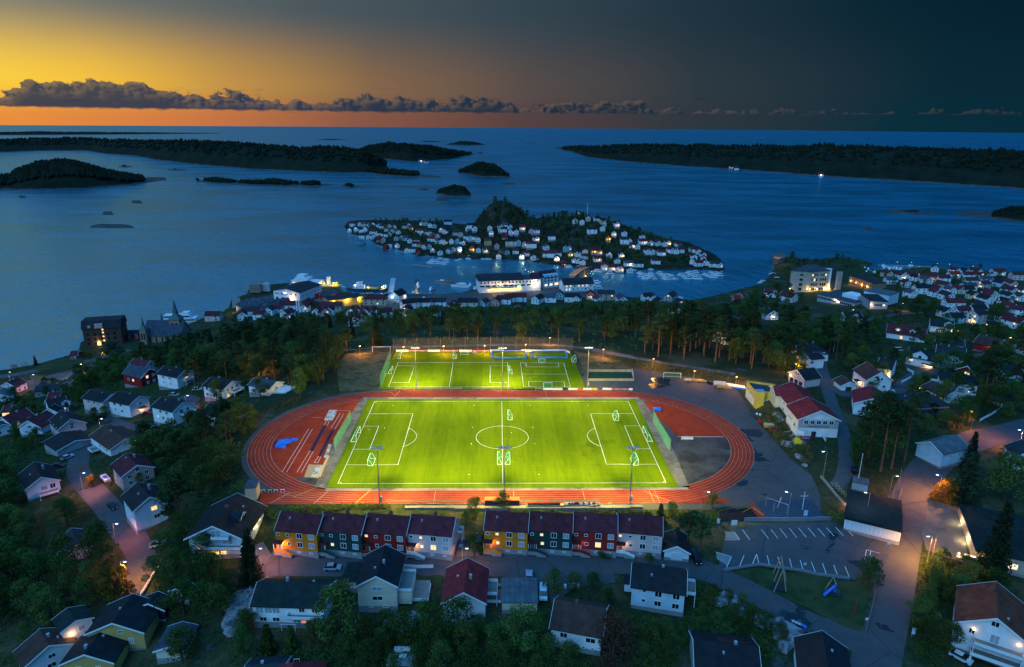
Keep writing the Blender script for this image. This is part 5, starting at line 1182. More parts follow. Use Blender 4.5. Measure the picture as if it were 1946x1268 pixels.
h=H('orange-lit little house at the frame edge under the dark tree','K',60,705,135,700,7,eave=3.4,pitch=25,wall='beige',roof='maroon',chim=(),wins=[('F',0,1.8,3,1.6,1)])
h=H('white sports hall with a red roof, main gable with lettering over a door','J',1053,735,1200,892,13.4,eave=7.4,pitch=26,roof='red',name='sports_hall',cat='sports hall',chim=(),zg=52.2,over=.5,wins=[('R',u,6.6,1.5,1.25,0) for u in (-4.2,-2.1,0,2.1,4.2)])
h.block('R',0,4.15,13.45,.05,3.3,M_WALL['grey'],'grey_band');h.block('R',0,0,13.45,.06,4.1,M_WALL['white'],'white_base')
for u in (-4.2,-2.1,0,2.1,4.2):h.win('R',u,6.3,1.35,1.2,0).location.x+=.06
h.door('R',-1.2,M_WALL['black'],w=1.6,h=3.0).location.x+=.07
loc,a=h.face('R',0,4.75);lettering('KRAGERØHALLEN',h.t,.86,(loc[0]+.09,0,4.75),(math.pi/2,0,math.pi/2),mat('black_print',(.01,.01,.012),.6))
loc,a=h.face('F',0,4.0)
lettering('KRAGERØ IF',h.t,.8,(-2.6,loc[1]-.05,4.4),(math.pi/2,0,0),MATS['black_print'])
fgm=MB().add([(1.6,-.01,3.2),(2.0,-.01,4.0),(2.2,-.01,4.9),(2.5,-.01,4.0),(3.2,-.01,4.6),(2.6,-.01,3.6),(2.9,-.01,2.7),(2.3,-.01,3.5)],[(0,1,7),(1,2,3),(1,3,5,7),(3,4,5),(5,6,7)])
fgm.build('runner_emblem',MATS['black_print'],h.t,(0,loc[1]-.05,0))
h2=H('red-roofed lower wing of the sports hall above the rock bank','J',850,552,1018,748,11,eave=5.6,pitch=25,roof='red',name='sports_hall_wing',cat='hall wing',chim=(),zg=53.0,wins=[('F',u,v,1.1,1.2,0) for u in (-1,3) for v in (1.6,4.2)])
h3=H('cream cross wing with a red roof over an open porch','J',648,600,890,612,9.0,eave=5.6,pitch=22,wall='cream',roof='red',name='sports_hall_wing',cat='hall wing',chim=(),zg=53.0,wins=[('L',.5,4.6,1.2,1.2,0)],lclamp=(8,15))
yb=thing('club_building','yellow and white clubhouse with a flat blue roof and a chimney tower','clubhouse',(*at(px('J',400,856),G0)[:2],G0))
yp=[at(px('J',*p),G0+6.4)[:2] for p in [(315,545),(410,662),(625,680),(648,590)]];o_=np.array(yb.location[:2]);yp=[tuple(p-o_) for p in yp]
MB().prism(yp,-1,3.3).build('lower_wall',M_WALL['white'],yb);MB().prism([(p[0]*1.0,p[1]) for p in yp],3.31,6.0).build('upper_wall',M_WALL['lemon'],yb)
MB().prism(yp,6.01,6.1).build('roof',M_ROOF['slate_blue'],yb)
for i,(a,b_) in enumerate(zip(yp,yp[1:]+yp[:1])):
 a=Vector(a);b_=Vector(b_);k=max(2,int((b_-a).length/1.6));n_=Vector(((b_-a).y,-(b_-a).x)).normalized()
 for j in range(k):
  p,q=a+(b_-a)*(j/k),a+(b_-a)*((j+.985)/k)
  MB().add([(*p,6.11),(*q,6.11),(*q,6.95),(*p,6.95),(*(p+n_*.1),6.0),(*(q+n_*.1),6.0),(*(q+n_*.1),6.95),(*(p+n_*.1),6.95)],[(0,1,2,3)[::-1],(4,5,6,7),(3,2,6,7)[::-1],(0,3,7,4),(1,5,6,2)]).build('parapet_panel',M_WALL['lemon'],yb)
a,b_=Vector(yp[0]),Vector(yp[1]);d=(b_-a).normalized();n_=Vector((-d.y,d.x))*(1 if (Vector((-d.y,d.x)).dot(-a-o_) if False else 1) else 1)
fa=math.atan2(d.y,d.x)
L_=(b_-a).length
for s_ in (.22,.34,.66,.78):
 p=a+d*(L_*s_);fr,pn=win_mesh(1.0,1.2,False);w_=obj('window',fr,yb,(p.x,p.y,4.7),fa);obj('pane',pn['window_glass'],w_)
for s_ in (.3,.5,.72):
 p=a+d*(L_*s_);MB().box(-1.1,-.06,0,1.1,.02,2.6).build('gate_door',M_GARD,yb,(p.x,p.y,0),fa)
tp_=[tuple(at(px('J',*p),G0+7.4)[:2]-o_) for p in [(425,625),(428,640),(497,634),(500,622)]]
tw=np.array(at(px('J',446,868),G0)[:2])-o_
MB().box(tw[0]-1.5,tw[1]-1.3,-.5,tw[0]+1.5,tw[1]+1.3,7.4).build('chimney_tower',M_WALL['lemon'],yb);MB().box(tw[0]-1.6,tw[1]-1.4,7.41,tw[0]+1.6,tw[1]+1.4,7.6).build('tower_cap',M_CAP,yb)
BLOCK.append((float(o_[0]),float(o_[1])+6,14))
h=H('pinkish open-fronted garage with a lit lamp behind the sports hall','J',1110,378,930,402,9,eave=4.0,pitch=30,wall='palepink',roof='black_tile',name='garage',cat='garage',chim=(),lclamp=(8,13),wins=[('R',-.5,5.0,.8,.9,0),('R',.6,5.0,.8,.9,0)])
for u in (-2.6,0,2.6):h.door('R',u,M_WALL['black'],w=2.0,h=2.5,name='garage_opening')
h.lamp('R',-3.6,3.2,40)
h=H('black hip-roofed house with an orange-lit terrace among the pines','J',1030,80,1140,84,12,eave=4.2,pitch=26,roof='black_tile',chim=((.6,.2,1),),hipped=5,L=13);h.lamp('L',2,2.2,160,(1,.5,.08))
h=H('white lower wing below the black hip-roofed house','J',1020,205,1180,192,8,eave=5.0,pitch=20,roof='black_tile',chim=(),wins=[('F',-3,3.6,.6,1.2,0),('F',-2.2,3.6,.6,1.2,0)])
h=H('small white garage with a brown door beside the forked lane','I',196,465,266,516,6,eave=2.7,pitch=27,roof='brown',name='garage',cat='garage',chim=(),wins=[]);h.door('R',0,M_ROOF['brown'],w=2.5,h=2.1,name='garage_door')
h=H('white house with brown roof and lit side porch at the forked lane','I',426,338,556,428,9.8,eave=5.4,pitch=33,roof='brown',chim=((.35,.0,0),),wins=[('R',-.7,5.6,.8,1.0,0),('R',.9,5.6,.8,1.0,0),('R',-2.4,2.4,1.1,1.0,0),('R',2.2,2.4,1.1,1.0,0),('F',2,2.2,.7,2.2,1),('F',3.6,2.2,.5,2.2,1)]);h.porch('F',0,.2,2.6,2,'brown',2.6,lamp=150);h.balcony('R',4.2,.6,3,2.4,posts=False)
h=H('white house with a bright red roof below the garage at the fork','I',468,556,486,672,11.6,eave=4.8,pitch=25,roof='red',chim=((.15,-.05,0),),wins=[('R',-2,3.2,2.2,1.3,0),('F',0,2.6,1.1,1.2,3)]);h.balcony('R',-2,1.0,5,2)
h=H('white house with two gables behind the brown-roofed one','I',555,296,686,322,8.5,eave=4.6,pitch=33,roof='black_tile',chim=((.3,0,0),),wins=[('R',-.7,4.6,.9,.9,0),('R',.7,4.6,.9,.9,0),('R',0,2.2,1.8,1.1,0)]);h.lamp('F',2,2.0,110,(1,.65,.12))
h=H('wide flat black-roofed modern house beside the white fence','I',720,690,1060,668,13,eave=3.4,pitch=3,wall='grey',roof='charcoal',chim=((.55,.2,2),(.35,.5,2)),trim=False,wins=[],L=17);h.lamp('F',-5,2.0,50);h.block('F',1,0,16,5,2.5,M_ROOF['charcoal'],'carport_roof')
h=H('white many-gabled house with lit front porch on the inner lane','I',832,200,1152,268,9,eave=4.6,pitch=32,roof='black_tile',chim=((.4,.2,1),),wins=[('F',-5,3.0,1.6,.9,1),('F',5,2.2,1.1,1.1,0)])
h.dormer('F',-1.5,6.0,1.6,4.7);h.porch('F',2.5,.2,5,2.0,'black_tile',2.5,lamp=170)
h=H('large white three-storey house with a charcoal roof at the lane end','I',1085,168,1340,205,10.5,eave=6.6,pitch=27,roof='charcoal',chim=((.1,.0,2),(.4,-.1,1)),wins=[('R',-.5,6.8,.9,1.0,0),('R',1.2,6.8,.9,1.0,0)]+[('R',u,4.2,.8,.9,0) for u in (-3,-1,1,3)]+[('F',u,4.2,.9,.9,0) for u in (-5,-1,3)])
h.lamp('R',-2,2.0,160);h.porch('R',-1.5,.1,3,2,'charcoal',2.5)
h=H('dark-roofed house directly behind the three-storey one','H',885,952,1218,990,8,eave=4.5,pitch=30,roof='charcoal',chim=(),wins=[])
h=H('white square house with a black hipped roof and a veranda','I',1190,425,1370,450,10.5,eave=5.2,pitch=24,roof='black_tile',chim=(),hipped=4.5,L=13,wins=[('F',-1,3.6,.7,.7,0),('F',-1.8,1.8,1.0,1.6,0),('F',4,2,.7,.7,2),('R',0,2.6,1.2,1.2,3)]);h.lamp('R',1,1.6,140,(1,.6,.15));h.balcony('L',2,2.4,5,3)
h=H('long bungalow with a brown roof and lit gable lamps beside the lane bend','I',1040,512,1236,605,9.5,eave=3.5,pitch=22,roof='brown',chim=((.7,.35,2),),wins=[('F',1,2.0,1.2,1.2,0),('R',1.4,2.2,.8,1,0)]);h.lamp('F',5.2,2.0,110);h.lamp('F',-6.5,2.4,80)
h=H('red gabled house with white barge boards behind the hipped one','I',1540,352,1366,372,10,eave=4.4,pitch=33,wall='red',roof='black_tile',chim=(),lclamp=(10,14),wins=[('R',-.6,4.4,.8,.9,2),('R',.8,4.4,1.0,.9,2)])
h=H('dark red house with a large brown roof and a red wall lamp','I',1480,78,1690,126,11.5,eave=4.2,pitch=31,wall='red',roof='brown',chim=((.25,.1,1),),wins=[('R',-2,2.4,1.1,1.2,3),('R',1.2,2.4,1.1,1.2,3),('R',0,5.0,1.0,1.0,3)]);h.lamp('F',2.5,3.2,130,(1,.3,.08))
h=H('white house with a long maroon roof and two lit dormers','H',308,800,768,862,11,eave=3.8,pitch=33,roof='maroon',chim=((.35,.3,0),),wins=[('F',-2.0,1.9,1.2,1.6,1),('F',2.5,1.9,1.2,1.2,0)]);h.dormer('F',-4.2,2.4,1.1,3.8,lit=1);h.dormer('F',3.0,2.6,1.1,3.8)
h=H('white house with a dark green roof and a lit porch under its gable','H',822,742,1094,772,9,eave=4.6,pitch=32,roof='green_black',chim=(),wins=[('F',-4,3.2,1.0,.8,3)]);h.dormer('F',3.2,4.2,1.9,4.3);h.porch('F',-.6,.2,4.4,1.8,'green_black',2.5,lamp=140);h.lamp('F',5.4,2.4,90)
h=H('dark-roofed house beside the tall tree at the frame edge of the lane','I',1650,366,1800,352,9,eave=4.5,pitch=32,roof='black_tile',chim=(),lclamp=(10,15))
h=H('red-roofed cottage at the right frame edge near the hedge','I',1830,165,1960,175,8,eave=3.4,pitch=28,roof='maroon',chim=())
h=H('red house at the right frame edge with white trim','I',1850,270,1990,290,8,eave=4,pitch=28,wall='red',roof='maroon',chim=())
h=H('white house under the oaks beside the violet-lit side street','B',1240,1095,1376,1062,8.6,eave=5.0,pitch=28,wall='paleblue',roof='grey',chim=(),wins=[('F',-2,3.4,1.1,1.0,3),('F',2,3.4,1.1,1.0,3),('R',0,3.2,1.1,1.0,0)],lclamp=(12,18))
h=H('white-edged house at the right frame edge by the big round tree','B',1740,1085,1800,1140,9,eave=5,pitch=30,roof='charcoal',chim=())
h=H('white house with a red roof and a lit yellow corner porch at the wood edge','G',170,985,346,938,9.6,eave=5.2,pitch=32,roof='red',chim=((.4,.2,0),),zg=46);h.lamp('F',4.5,1.8,200,(1,.68,.1));h.lamp('F',6,1.8,120,(1,.68,.1))
h=H('white gabled house with a lit balcony door deep among the trees','G',664,716,746,752,9,eave=4.8,pitch=30,roof='black_tile',chim=((.4,.1,1),),lclamp=(10,14));h.lamp('R',0,3,90);h.balcony('R',.5,.4,5,2,posts=False)
h=H('white house with a black roof under the red street lamp','G',1512,772,1690,764,9,eave=4.6,pitch=33,roof='black_tile',chim=());h.dormer('F',.5,3.4,1.5,4.2);h.lamp('F',.5,1.8,60,(1,.2,.15))
h=H('white house with a maroon roof in front of the school','G',655,508,815,522,8.5,eave=4.6,pitch=32,roof='maroon',chim=((.4,0,0),));h.dormer('F',3.0,3.0,1.4,4.0)
h=H('white house with a red-brown roof and blue base next to the school','G',990,572,852,540,8.5,eave=4.8,pitch=32,roof='maroon',chim=(),lclamp=(10,14))
h=H('black-stained cabin with one white window in the wood','G',932,935,1150,945,8,eave=3.2,pitch=26,wall='black',roof='black_tile',chim=(),wins=[('F',1.5,1.9,1.2,1.0,2),('F',-3,1.9,1.2,1.0,3)])
h=H('dark low cabin half hidden behind the pines','G',255,800,418,812,8,eave=3.2,pitch=24,wall='brown',roof='slate_blue',chim=())
h=H('red boathouse by the sound below the oaks','G',305,590,385,590,7,eave=3,pitch=30,wall='red',roof='red',name='boathouse',cat='boathouse',chim=())
h=H('second red boathouse, half hidden by leaves','G',385,562,430,556,6,eave=3,pitch=30,wall='red',roof='red',name='boathouse',cat='boathouse',chim=())
# ------------------------- the old town and the island town, house by house
FARS=[]
def town(c,rows,place,default=('white','black_tile'),w=8.0,kind='pick'):
 """rows: (x, y, options) with x, y on the upper front of the house; s = size, r = roof, c = wall colour, a = turn in degrees of the ridge"""
 for q in rows:
  x,y=q[0],q[1];o=q[2] if len(q)>2 else {}
  wl=o.get('c',default[0]);rf=o.get('r',R.choice(['black_tile','charcoal','black_tile','slate_blue','maroon','brown']))
  s_=o.get('s',1.0);a=o.get('a',R.choice([0,90,80,100,8,-10,70,110])+R.uniform(-9,9))
  FARS.append((px(c,x,y),wl,rf,s_,a,place,o))
rd={'r':'maroon'};RD={'r':'red'}
town('N',[(155,195,rd),(265,190),(320,198,{'c':'cream'}),(400,205),(470,198),(545,212,rd),(600,232),(700,222,{'c':'palepink'}),(770,238),(920,225,{'c':'cream'}),(985,212),(1020,248,{'c':'orange'}),(1180,180,{'a':90,'c':'palepink'}),(1245,182,{'a':90,'c':'teal'}),(1310,208,{'a':85}),(1370,215,{'a':90,'c':'teal'}),(1570,165,{'s':1.5,'r':'black_tile','a':0,'c':'paleblue'}),(1860,250,{'a':95}),(1465,275,{'a':92}),(1530,298),(120,280),(210,262,{'a':90}),(290,280),(350,262),(450,310,{'r':'maroon','a':0}),(515,328),(660,280,{'a':92,'c':'cream'}),(750,292,{'c':'palepink'}),(830,310,rd),(700,338,{'a':88}),(640,348),(570,338),(300,368),(390,378),(450,378),(545,398,{'c':'red'}),(610,418,{'c':'pink'}),(800,398,{'c':'palepink'}),(880,392,{'a':90}),(940,402,{'c':'teal'}),(1130,296,{'r':'red','a':0}),(1190,318),(1270,318),(1320,328,{'c':'cream'}),(1420,365,{'r':'red','c':'palepink'}),(1690,325,{'s':1.35,'a':5,'c':'palepink'}),(1760,338,{'a':90,'c':'palepink'}),(1870,380,{'s':1.7,'a':5,'r':'charcoal'}),(1320,415,{'r':'red','a':0,'s':1.3}),(1090,435,{'s':1.4,'a':0,'c':'palepink'}),(1000,435),(1420,445),(1480,448),(1530,452),(1640,438),(1710,432,{'a':95,'c':'teal'}),(1780,456),(820,502,{'a':90}),(700,495,{'r':'black_tile','a':0}),(965,575,{'a':90}),(1040,568,{'r':'charcoal','a':0}),(1130,588,{'c':'red','a':90}),(1290,518,{'a':95,'c':'palepink'}),(1230,528),(1160,496,{'c':'yellow'}),(1080,488,rd),(1450,605,{'s':1.3,'a':100,'r':'black_tile'}),(1590,590,{'c':'paleblue'}),(1740,545,{'s':1.7,'a':90,'c':'paleblue','l':3}),(1660,560,{'s':1.1}),(1925,548,{'c':'orange','l':2}),(650,535,{'c':'red'}),(1350,572)],'west end')
town('O',[(40,450,{'r':'black_tile','s':1.3,'a':0}),(90,488),(320,478,{'a':90}),(340,548),(470,462,{'c':'cream'}),(540,446),(600,462),(525,508,{'a':0,'r':'black_tile'}),(490,498),(640,538),(710,538,{'a':90}),(800,478,{'r':'red','a':0,'l':1}),(930,525,{'a':90,'c':'palepink'}),(1015,522),(540,590,{'r':'maroon','a':0,'c':'red'}),(1000,638,{'s':1.2,'r':'maroon','l':1}),(1235,615,{'s':1.2,'a':0}),(20,628),(70,618),(145,645,{'a':90,'s':1.2}),(290,678,{'c':'yellow','r':'brown','s':1.2,'a':0}),(630,692,{'s':1.8,'a':0,'c':'cream','r':'black_tile'}),(745,688,{'c':'teal'}),(830,715,{'a':90,'c':'palepink'}),(930,728,{'s':1.7,'r':'maroon','a':5}),(1440,775,{'c':'teal'}),(1490,775,{'a':90,'c':'teal'}),(60,790,{'c':'orange','l':2,'r':'brown'}),(150,805,{'a':90}),(260,815,{'l':2}),(490,830,{'a':95,'c':'palepink'}),(575,835,{'c':'teal','a':90,'s':1.4}),(700,828,{'a':0}),(450,895,{'r':'maroon','a':90,'s':1.1}),(790,895,{'a':90,'l':3,'s':1.4,'r':'maroon','big':1}),(960,915),(1190,870,{'r':'maroon','s':1.9,'a':0}),(1310,925,{'l':3,'a':85,'s':1.4,'r':'maroon','big':1}),(1410,1005,{'c':'red','a':90,'s':.9}),(1510,865,{'c':'yellow','a':90,'l':1}),(1600,865),(1650,878,{'a':90}),(1720,905,{'c':'paleblue'}),(1570,955,{'a':90,'s':1.2}),(1630,965),(1690,985,{'r':'maroon','a':90}),(1725,825,{'a':90,'s':1.2}),(1860,818,{'c':'orange','l':1}),(1930,835,{'c':'pink','l':1}),(1910,935,{'s':1.3,'l':1,'c':'paleblue'}),(1580,378,{'a':90,'s':1.3}),(1640,272,{'c':'palepink'}),(1770,338,{'a':90,'c':'palepink'}),(1680,390,{'a':90}),(1830,516,{'s':1.6,'a':0}),(1330,860,rd),(860,860,rd),(420,740,{'r':'maroon','c':'pink'}),(1150,765),(1290,850,rd)],'foot of the crag')
town('Q',[(35,188),(110,212,{'c':'cream'}),(130,248,{'a':90,'c':'cream'}),(310,258,{'s':1.5,'a':95,'l':1}),(110,315,{'a':90}),(280,392,{'l':1}),(190,460,{'c':'orange','a':90,'l':2}),(420,388,{'a':90,'s':1.2,'r':'black_tile'}),(440,490,{'s':1.7,'a':0}),(490,498,{'a':95}),(675,440,{'r':'maroon','a':90,'s':1.2}),(690,508,{'r':'maroon','s':1.5,'a':0,'l':1}),(790,525,{'a':95}),(850,492,{'c':'brown','a':90}),(890,528),(990,538,{'a':90}),(1045,522,{'c':'cream','l':2,'a':90}),(605,575,{'a':90}),(540,560,{'l':1}),(750,640,{'r':'maroon','a':95,'s':1.4}),(810,648),(950,665,{'r':'maroon','a':0,'s':1.3}),(1080,628,{'r':'maroon','s':1.3}),(1155,638,{'s':1.2,'a':90}),(1190,548,{'r':'maroon','s':1.2}),(1225,628,{'r':'maroon'}),(1400,625,{'r':'maroon','s':1.2,'a':0}),(1470,648,{'a':95}),(1410,722,{'r':'maroon','a':90,'s':1.2}),(1400,785,rd),(1540,698,rd),(1550,748,{'r':'red','s':1.2}),(1475,818,{'r':'maroon','s':1.2}),(1570,798,{'r':'red','s':1.4,'a':85}),(1690,828,{'r':'brown','s':1.3,'a':0}),(1770,836),(205,690,{'s':1.3,'a':90}),(380,698,{'r':'maroon','a':90,'l':2}),(45,758,{'s':1.2,'l':1}),(140,860,{'r':'red','s':1.6,'a':88,'c':'paleblue','l':1}),(240,878,{'r':'maroon','l':1}),(320,778,{'a':90,'s':1.2}),(330,896,{'a':90,'r':'red','s':.8}),(372,896,{'a':90,'r':'red','s':.8,'l':1}),(480,818,{'s':1.3,'a':0,'l':2}),(620,828,{'s':1.5,'a':0,'r':'black_tile'}),(870,788,{'s':1.3,'a':0}),(500,910,{'s':.7})],'east end')
n_isle=len(FARS)
town('H',[(1110,145,{'r':'maroon','a':100,'s':1.2}),(1235,158,{'a':95}),(1365,155,{'r':'maroon','a':100,'s':1.3}),(1395,203,{'r':'maroon','a':100,'s':1.2}),(1630,160,{'r':'maroon','a':0,'s':1.5}),(1095,195,{'r':'red','a':0,'s':1.2}),(775,225,{'c':'pink','r':'maroon','a':0,'s':1.9,'l':2}),(760,258,{'a':95,'s':1.2}),(970,318,{'a':110,'s':1.4,'c':'palepink'}),(900,372,{'a':100}),(715,365,{'a':0,'s':1.6}),(570,418,{'a':100}),(870,408,{'a':100}),(1010,446,{'a':100,'s':1.2}),(1150,372,{'a':110,'c':'cream'}),(1250,375,{'a':0,'s':1.3,'c':'cream'}),(1300,270,{'a':0,'s':1.4}),(1460,312,{'r':'maroon','a':20,'s':1.2,'c':'palepink','l':1}),(1530,418,{'a':100,'s':1.2}),(1475,488,{'a':100,'s':1.2}),(1520,452,{'a':100}),(1775,295,{'r':'maroon','a':100,'s':1.3,'c':'palepink'}),(1770,380,{'r':'maroon','a':100,'s':1.4}),(1915,390,{'a':90}),(1745,448,{'a':100,'s':1.2}),(1720,525,{'a':100}),(1770,578,{'r':'maroon','a':100,'s':1.2}),(1735,648,{'a':100,'s':.8}),(1095,540,{'a':0,'s':1.6}),(1185,628,{'r':'maroon','a':20,'s':1.4}),(1380,612,{'a':10,'s':1.3}),(1380,690,{'a':30,'s':1.3,'e':7,'c':'palepink','l':2}),(990,640,{'a':100,'s':.9}),(1115,712,{'s':1.0,'c':'teal'}),(1740,708,{'a':100,'s':1.3}),(1830,765,{'a':105,'s':1.4,'r':'maroon'}),(290,182,{'a':100,'c':'cream','s':1.2}),(460,208,{'a':95,'l':2}),(570,198,{'r':'maroon','a':0}),(520,300,{'a':90,'s':.9}),(335,262,{'a':0,'s':1.2}),(1420,566,{'a':90,'s':1.1}),(1260,200,{'r':'maroon','a':0,'s':1.2}),(970,240,{'r':'maroon','a':0,'s':1.3}),(1870,205,{'a':0,'s':1.6,'c':'palepink'}),(1275,335,{'a':0,'s':1.4}),(870,118,{'r':'charcoal'}),(1500,200,{'a':90}),(1900,460,{'a':90}),(1840,620,{'r':'maroon','s':1.1}),(1560,210,{'s':.9}),(1650,300,{'c':'paleblue'}),(1600,255,{'c':'teal'}),(640,230),(1480,250,{'c':'teal'}),(1330,440,{'c':'cream','l':2}),(1050,380)],'eastern town')
town('R',[(170,575,{'r':'maroon','a':0,'s':1.3,'c':'palepink'}),(520,560,{'a':110,'s':1.4,'r':'maroon'}),(650,520,{'a':0,'s':1.5,'r':'charcoal'}),(740,560,{'r':'maroon','a':0}),(740,470,{'r':'brown','c':'brickbrown','a':0}),(860,510,{'a':90}),(960,490,{'r':'maroon','a':0}),(1110,450,{'r':'maroon','a':0,'s':1.8}),(1290,470,{'a':95,'s':1.2}),(1310,420,{'r':'brown','c':'brickbrown','s':1.3}),(1030,420,{'c':'brickbrown','r':'brown'}),(1080,545,rd),(1620,460,{'r':'maroon','a':0,'s':2.0,'c':'stone'}),(1540,520,{'c':'pink','a':110,'r':'maroon'}),(1600,510,{'a':95,'r':'maroon'}),(1870,520,{'a':95,'r':'maroon','s':1.2}),(1900,610,{'a':100}),(1450,520,{'r':'maroon'})],'harbour front')
town('T',[(280,440,{'r':'maroon','a':0,'s':2.3,'c':'stone','hip':1}),(150,590,{'a':100,'r':'maroon','s':1.2}),(260,590,{'a':100,'r':'maroon','s':1.3}),(390,600,{'a':20,'r':'maroon','s':1.2}),(60,590,{'r':'maroon'}),(120,665,{'a':100,'r':'maroon'}),(25,690,{'a':100,'r':'maroon'}),(680,575,{'a':95,'r':'black_tile','s':1.5,'c':'palepink'}),(700,490,{'a':30,'r':'black_tile','s':1.6}),(860,480,{'a':0,'r':'black_tile','s':1.6}),(1060,470,{'a':0,'r':'charcoal','s':1.5}),(1030,580,{'a':0,'c':'teal','s':.9}),(1250,505,{'a':95,'r':'maroon'}),(1420,480,{'a':0,'r':'black_tile','s':1.9,'c':'cream'}),(1620,480,{'a':60,'r':'brown','c':'paleblue'}),(1770,460,{'a':80,'r':'maroon','c':'pink','s':1.2}),(1870,440,{'r':'maroon','a':0,'s':1.3}),(1200,540,{'r':'maroon'}),(1270,560,{'c':'lemon','s':.8}),(540,400,{'a':95,'s':1.4,'r':'black_tile','l':3})],'harbour front')
town('U',[(140,325,{'a':0,'r':'maroon','s':1.4,'c':'paleblue'}),(40,330,{'a':0,'r':'maroon'}),(320,340,{'a':60,'r':'black_tile','s':1.3}),(440,330,{'a':0,'s':1.1}),(650,325,{'a':0,'r':'black_tile','s':1.5}),(830,300,{'r':'red','c':'pink','s':1.2,'l':4}),(700,340),(900,345,{'r':'red','s':.9}),(980,300,{'a':0,'s':1.7,'r':'charcoal','c':'stone'}),(1130,350,{'a':95,'s':1.5,'c':'paleblue','r':'slate_blue','e':7}),(1440,330,{'a':90,'s':1.1}),(1500,370),(1610,320,{'a':60,'s':1.6,'r':'charcoal','c':'grey'}),(1540,410,{'a':20}),(1650,450,{'a':90,'s':.8,'l':2}),(1380,320,{'r':'black_tile'}),(150,420,{'c':'pink'}),(530,300,{'c':'teal'}),(1700,380)],'harbour front')
# each gets the label of its own place: houses alike at one place are counted from a landmark
LM={'west end':('by the western tip','houses on the west end of the island'),'foot of the crag':('under the crag','houses under the crag of the island'),'east end':('at the east end','houses on the east end of the island'),'eastern town':('in the eastern town','houses of the eastern town'),'harbour front':('by the harbour','houses near the harbour')}
WN={'white':'white','cream':'cream','palepink':'pale pink','teal':'pale teal','orange':'orange','pink':'pink','red':'red','paleblue':'pale blue','yellow':'yellow','brown':'brown','brickbrown':'brick-brown','stone':'stone-coloured','grey':'grey','lemon':'lemon yellow'}
RN={'black_tile':'black','charcoal':'charcoal','slate_blue':'slate-blue','maroon':'maroon','brown':'brown','red':'red'}
count={}
def far_label(place,wl,rf,s_):
 sz='large ' if s_>=1.5 else ('small ' if s_<1 else '')
 k=(place,wl,rf,sz);i=count.get(k,0);count[k]=i+1
 return f'{nth(i)} {sz}{WN[wl]} house with a {RN[rf]} roof {LM[place][0]}'
TOTAL={}
for i,(p,wl,rf,s_,a,place,o) in sorted(enumerate(FARS),key=lambda q:q[1][0][0]):
 w_=7.0*(.85+.15*s_);L_=9.0*s_;e_=o.get('e',4.6 if s_<1.6 else 5.6)
 if i<n_isle:w_*=.86;L_*=.84;e_-=.5
 h=House(far_label(place,wl,rf,s_),p,p,w_,eave=e_,pitch=36,wall=wl,roof=rf,ang=rad(a),L=max(L_,5),far=True,group=LM[place][1],over=.25,small=True,hipped=4 if o.get('hip') else 0,chim=((R.uniform(.3,.7),R.uniform(-.1,.1),0),) if R.random()<.6 else (),rows=[1.8,3.9] if e_<5 else [1.8,4.2,5.9][:3 if e_>6 else 2])
 l=o.get('l',0)
 if l:
  f=max('FKLR',key=h.seen)
  h.lamp(f,h.L*.2 if f in 'FK' else 1.2,2.2,{1:45,2:160,3:500,4:120}[l]*(.6 if i>=n_isle else .8),(1,.62,.22) if l!=3 else (1,.85,.5))
  for u in ((-1.5,1.5) if not o.get('big') else (-2.2,0,2.2)):h.win(f,u,2.0,1.3,1.5,1 if l!=3 else 2)
NC={}
for i,(x,y) in enumerate([(100,352),(108,356),(165,338),(170,343),(180,346),(240,338),(252,341),(205,350),(60,345),(285,299),(300,301),(340,302),(350,303),(362,305),(372,307),(412,297),(540,300),(550,302),(700,322),(720,324),(600,316),(620,318),(800,306),(810,308),(1160,296),(1240,306),(1255,307),(1262,308),(1280,308),(1380,318),(1390,320),(1400,321),(1560,333),(1670,310),(1735,309),(1680,326),(1690,328),(1780,306),(1790,308),(1770,333),(1800,341),(1725,339),(1885,325),(1930,349),(1240,309)]):
 a=at((x,y+.5),2.5);D=a[1];q=a
 z_=max(1.0,2.0)
 s_=1.0+D/4200
 isl='steep island below the glow' if x<260 and y>330 else 'long island' if x<760 else 'twin-humped headland' if x<900 else 'rocky point' if y>380 else 'long peninsula'
 NC[isl]=NC.get(isl,0)+1
 g=thing('cottage',f'{nth(NC[isl] - 1)} white cottage on the shore of the {isl}','cottage',(q[0],q[1],z_),R.uniform(-.5,.5),'cottages on the far shores')
 MB().extx([(-3.5*s_,-8),(3.5*s_,-8),(3.5*s_,4),(0,6.4*s_),(-3.5*s_,4)],-5*s_,5*s_).build('wall',M_WALL['white'],g)
 rb=MB()
 for sg_ in (-1,1):rb.extx([(0,6.5*s_),(sg_*4*s_,3.9),(sg_*4*s_,4.3),(0,6.9*s_)][::-1 if sg_<0 else 1],-5.4*s_,5.4*s_)
 rb.build('roof',M_ROOF[R.choice(['black_tile','maroon','charcoal'])],g)
 if i%2==0:MB().box(-1.8,-3.8*s_,.8,1.8,-3.45*s_,3.2).build('window',mat('cottage_lamplight',(.9,.6,.3),.4,emit=(1,.6,.3),es=5),g)
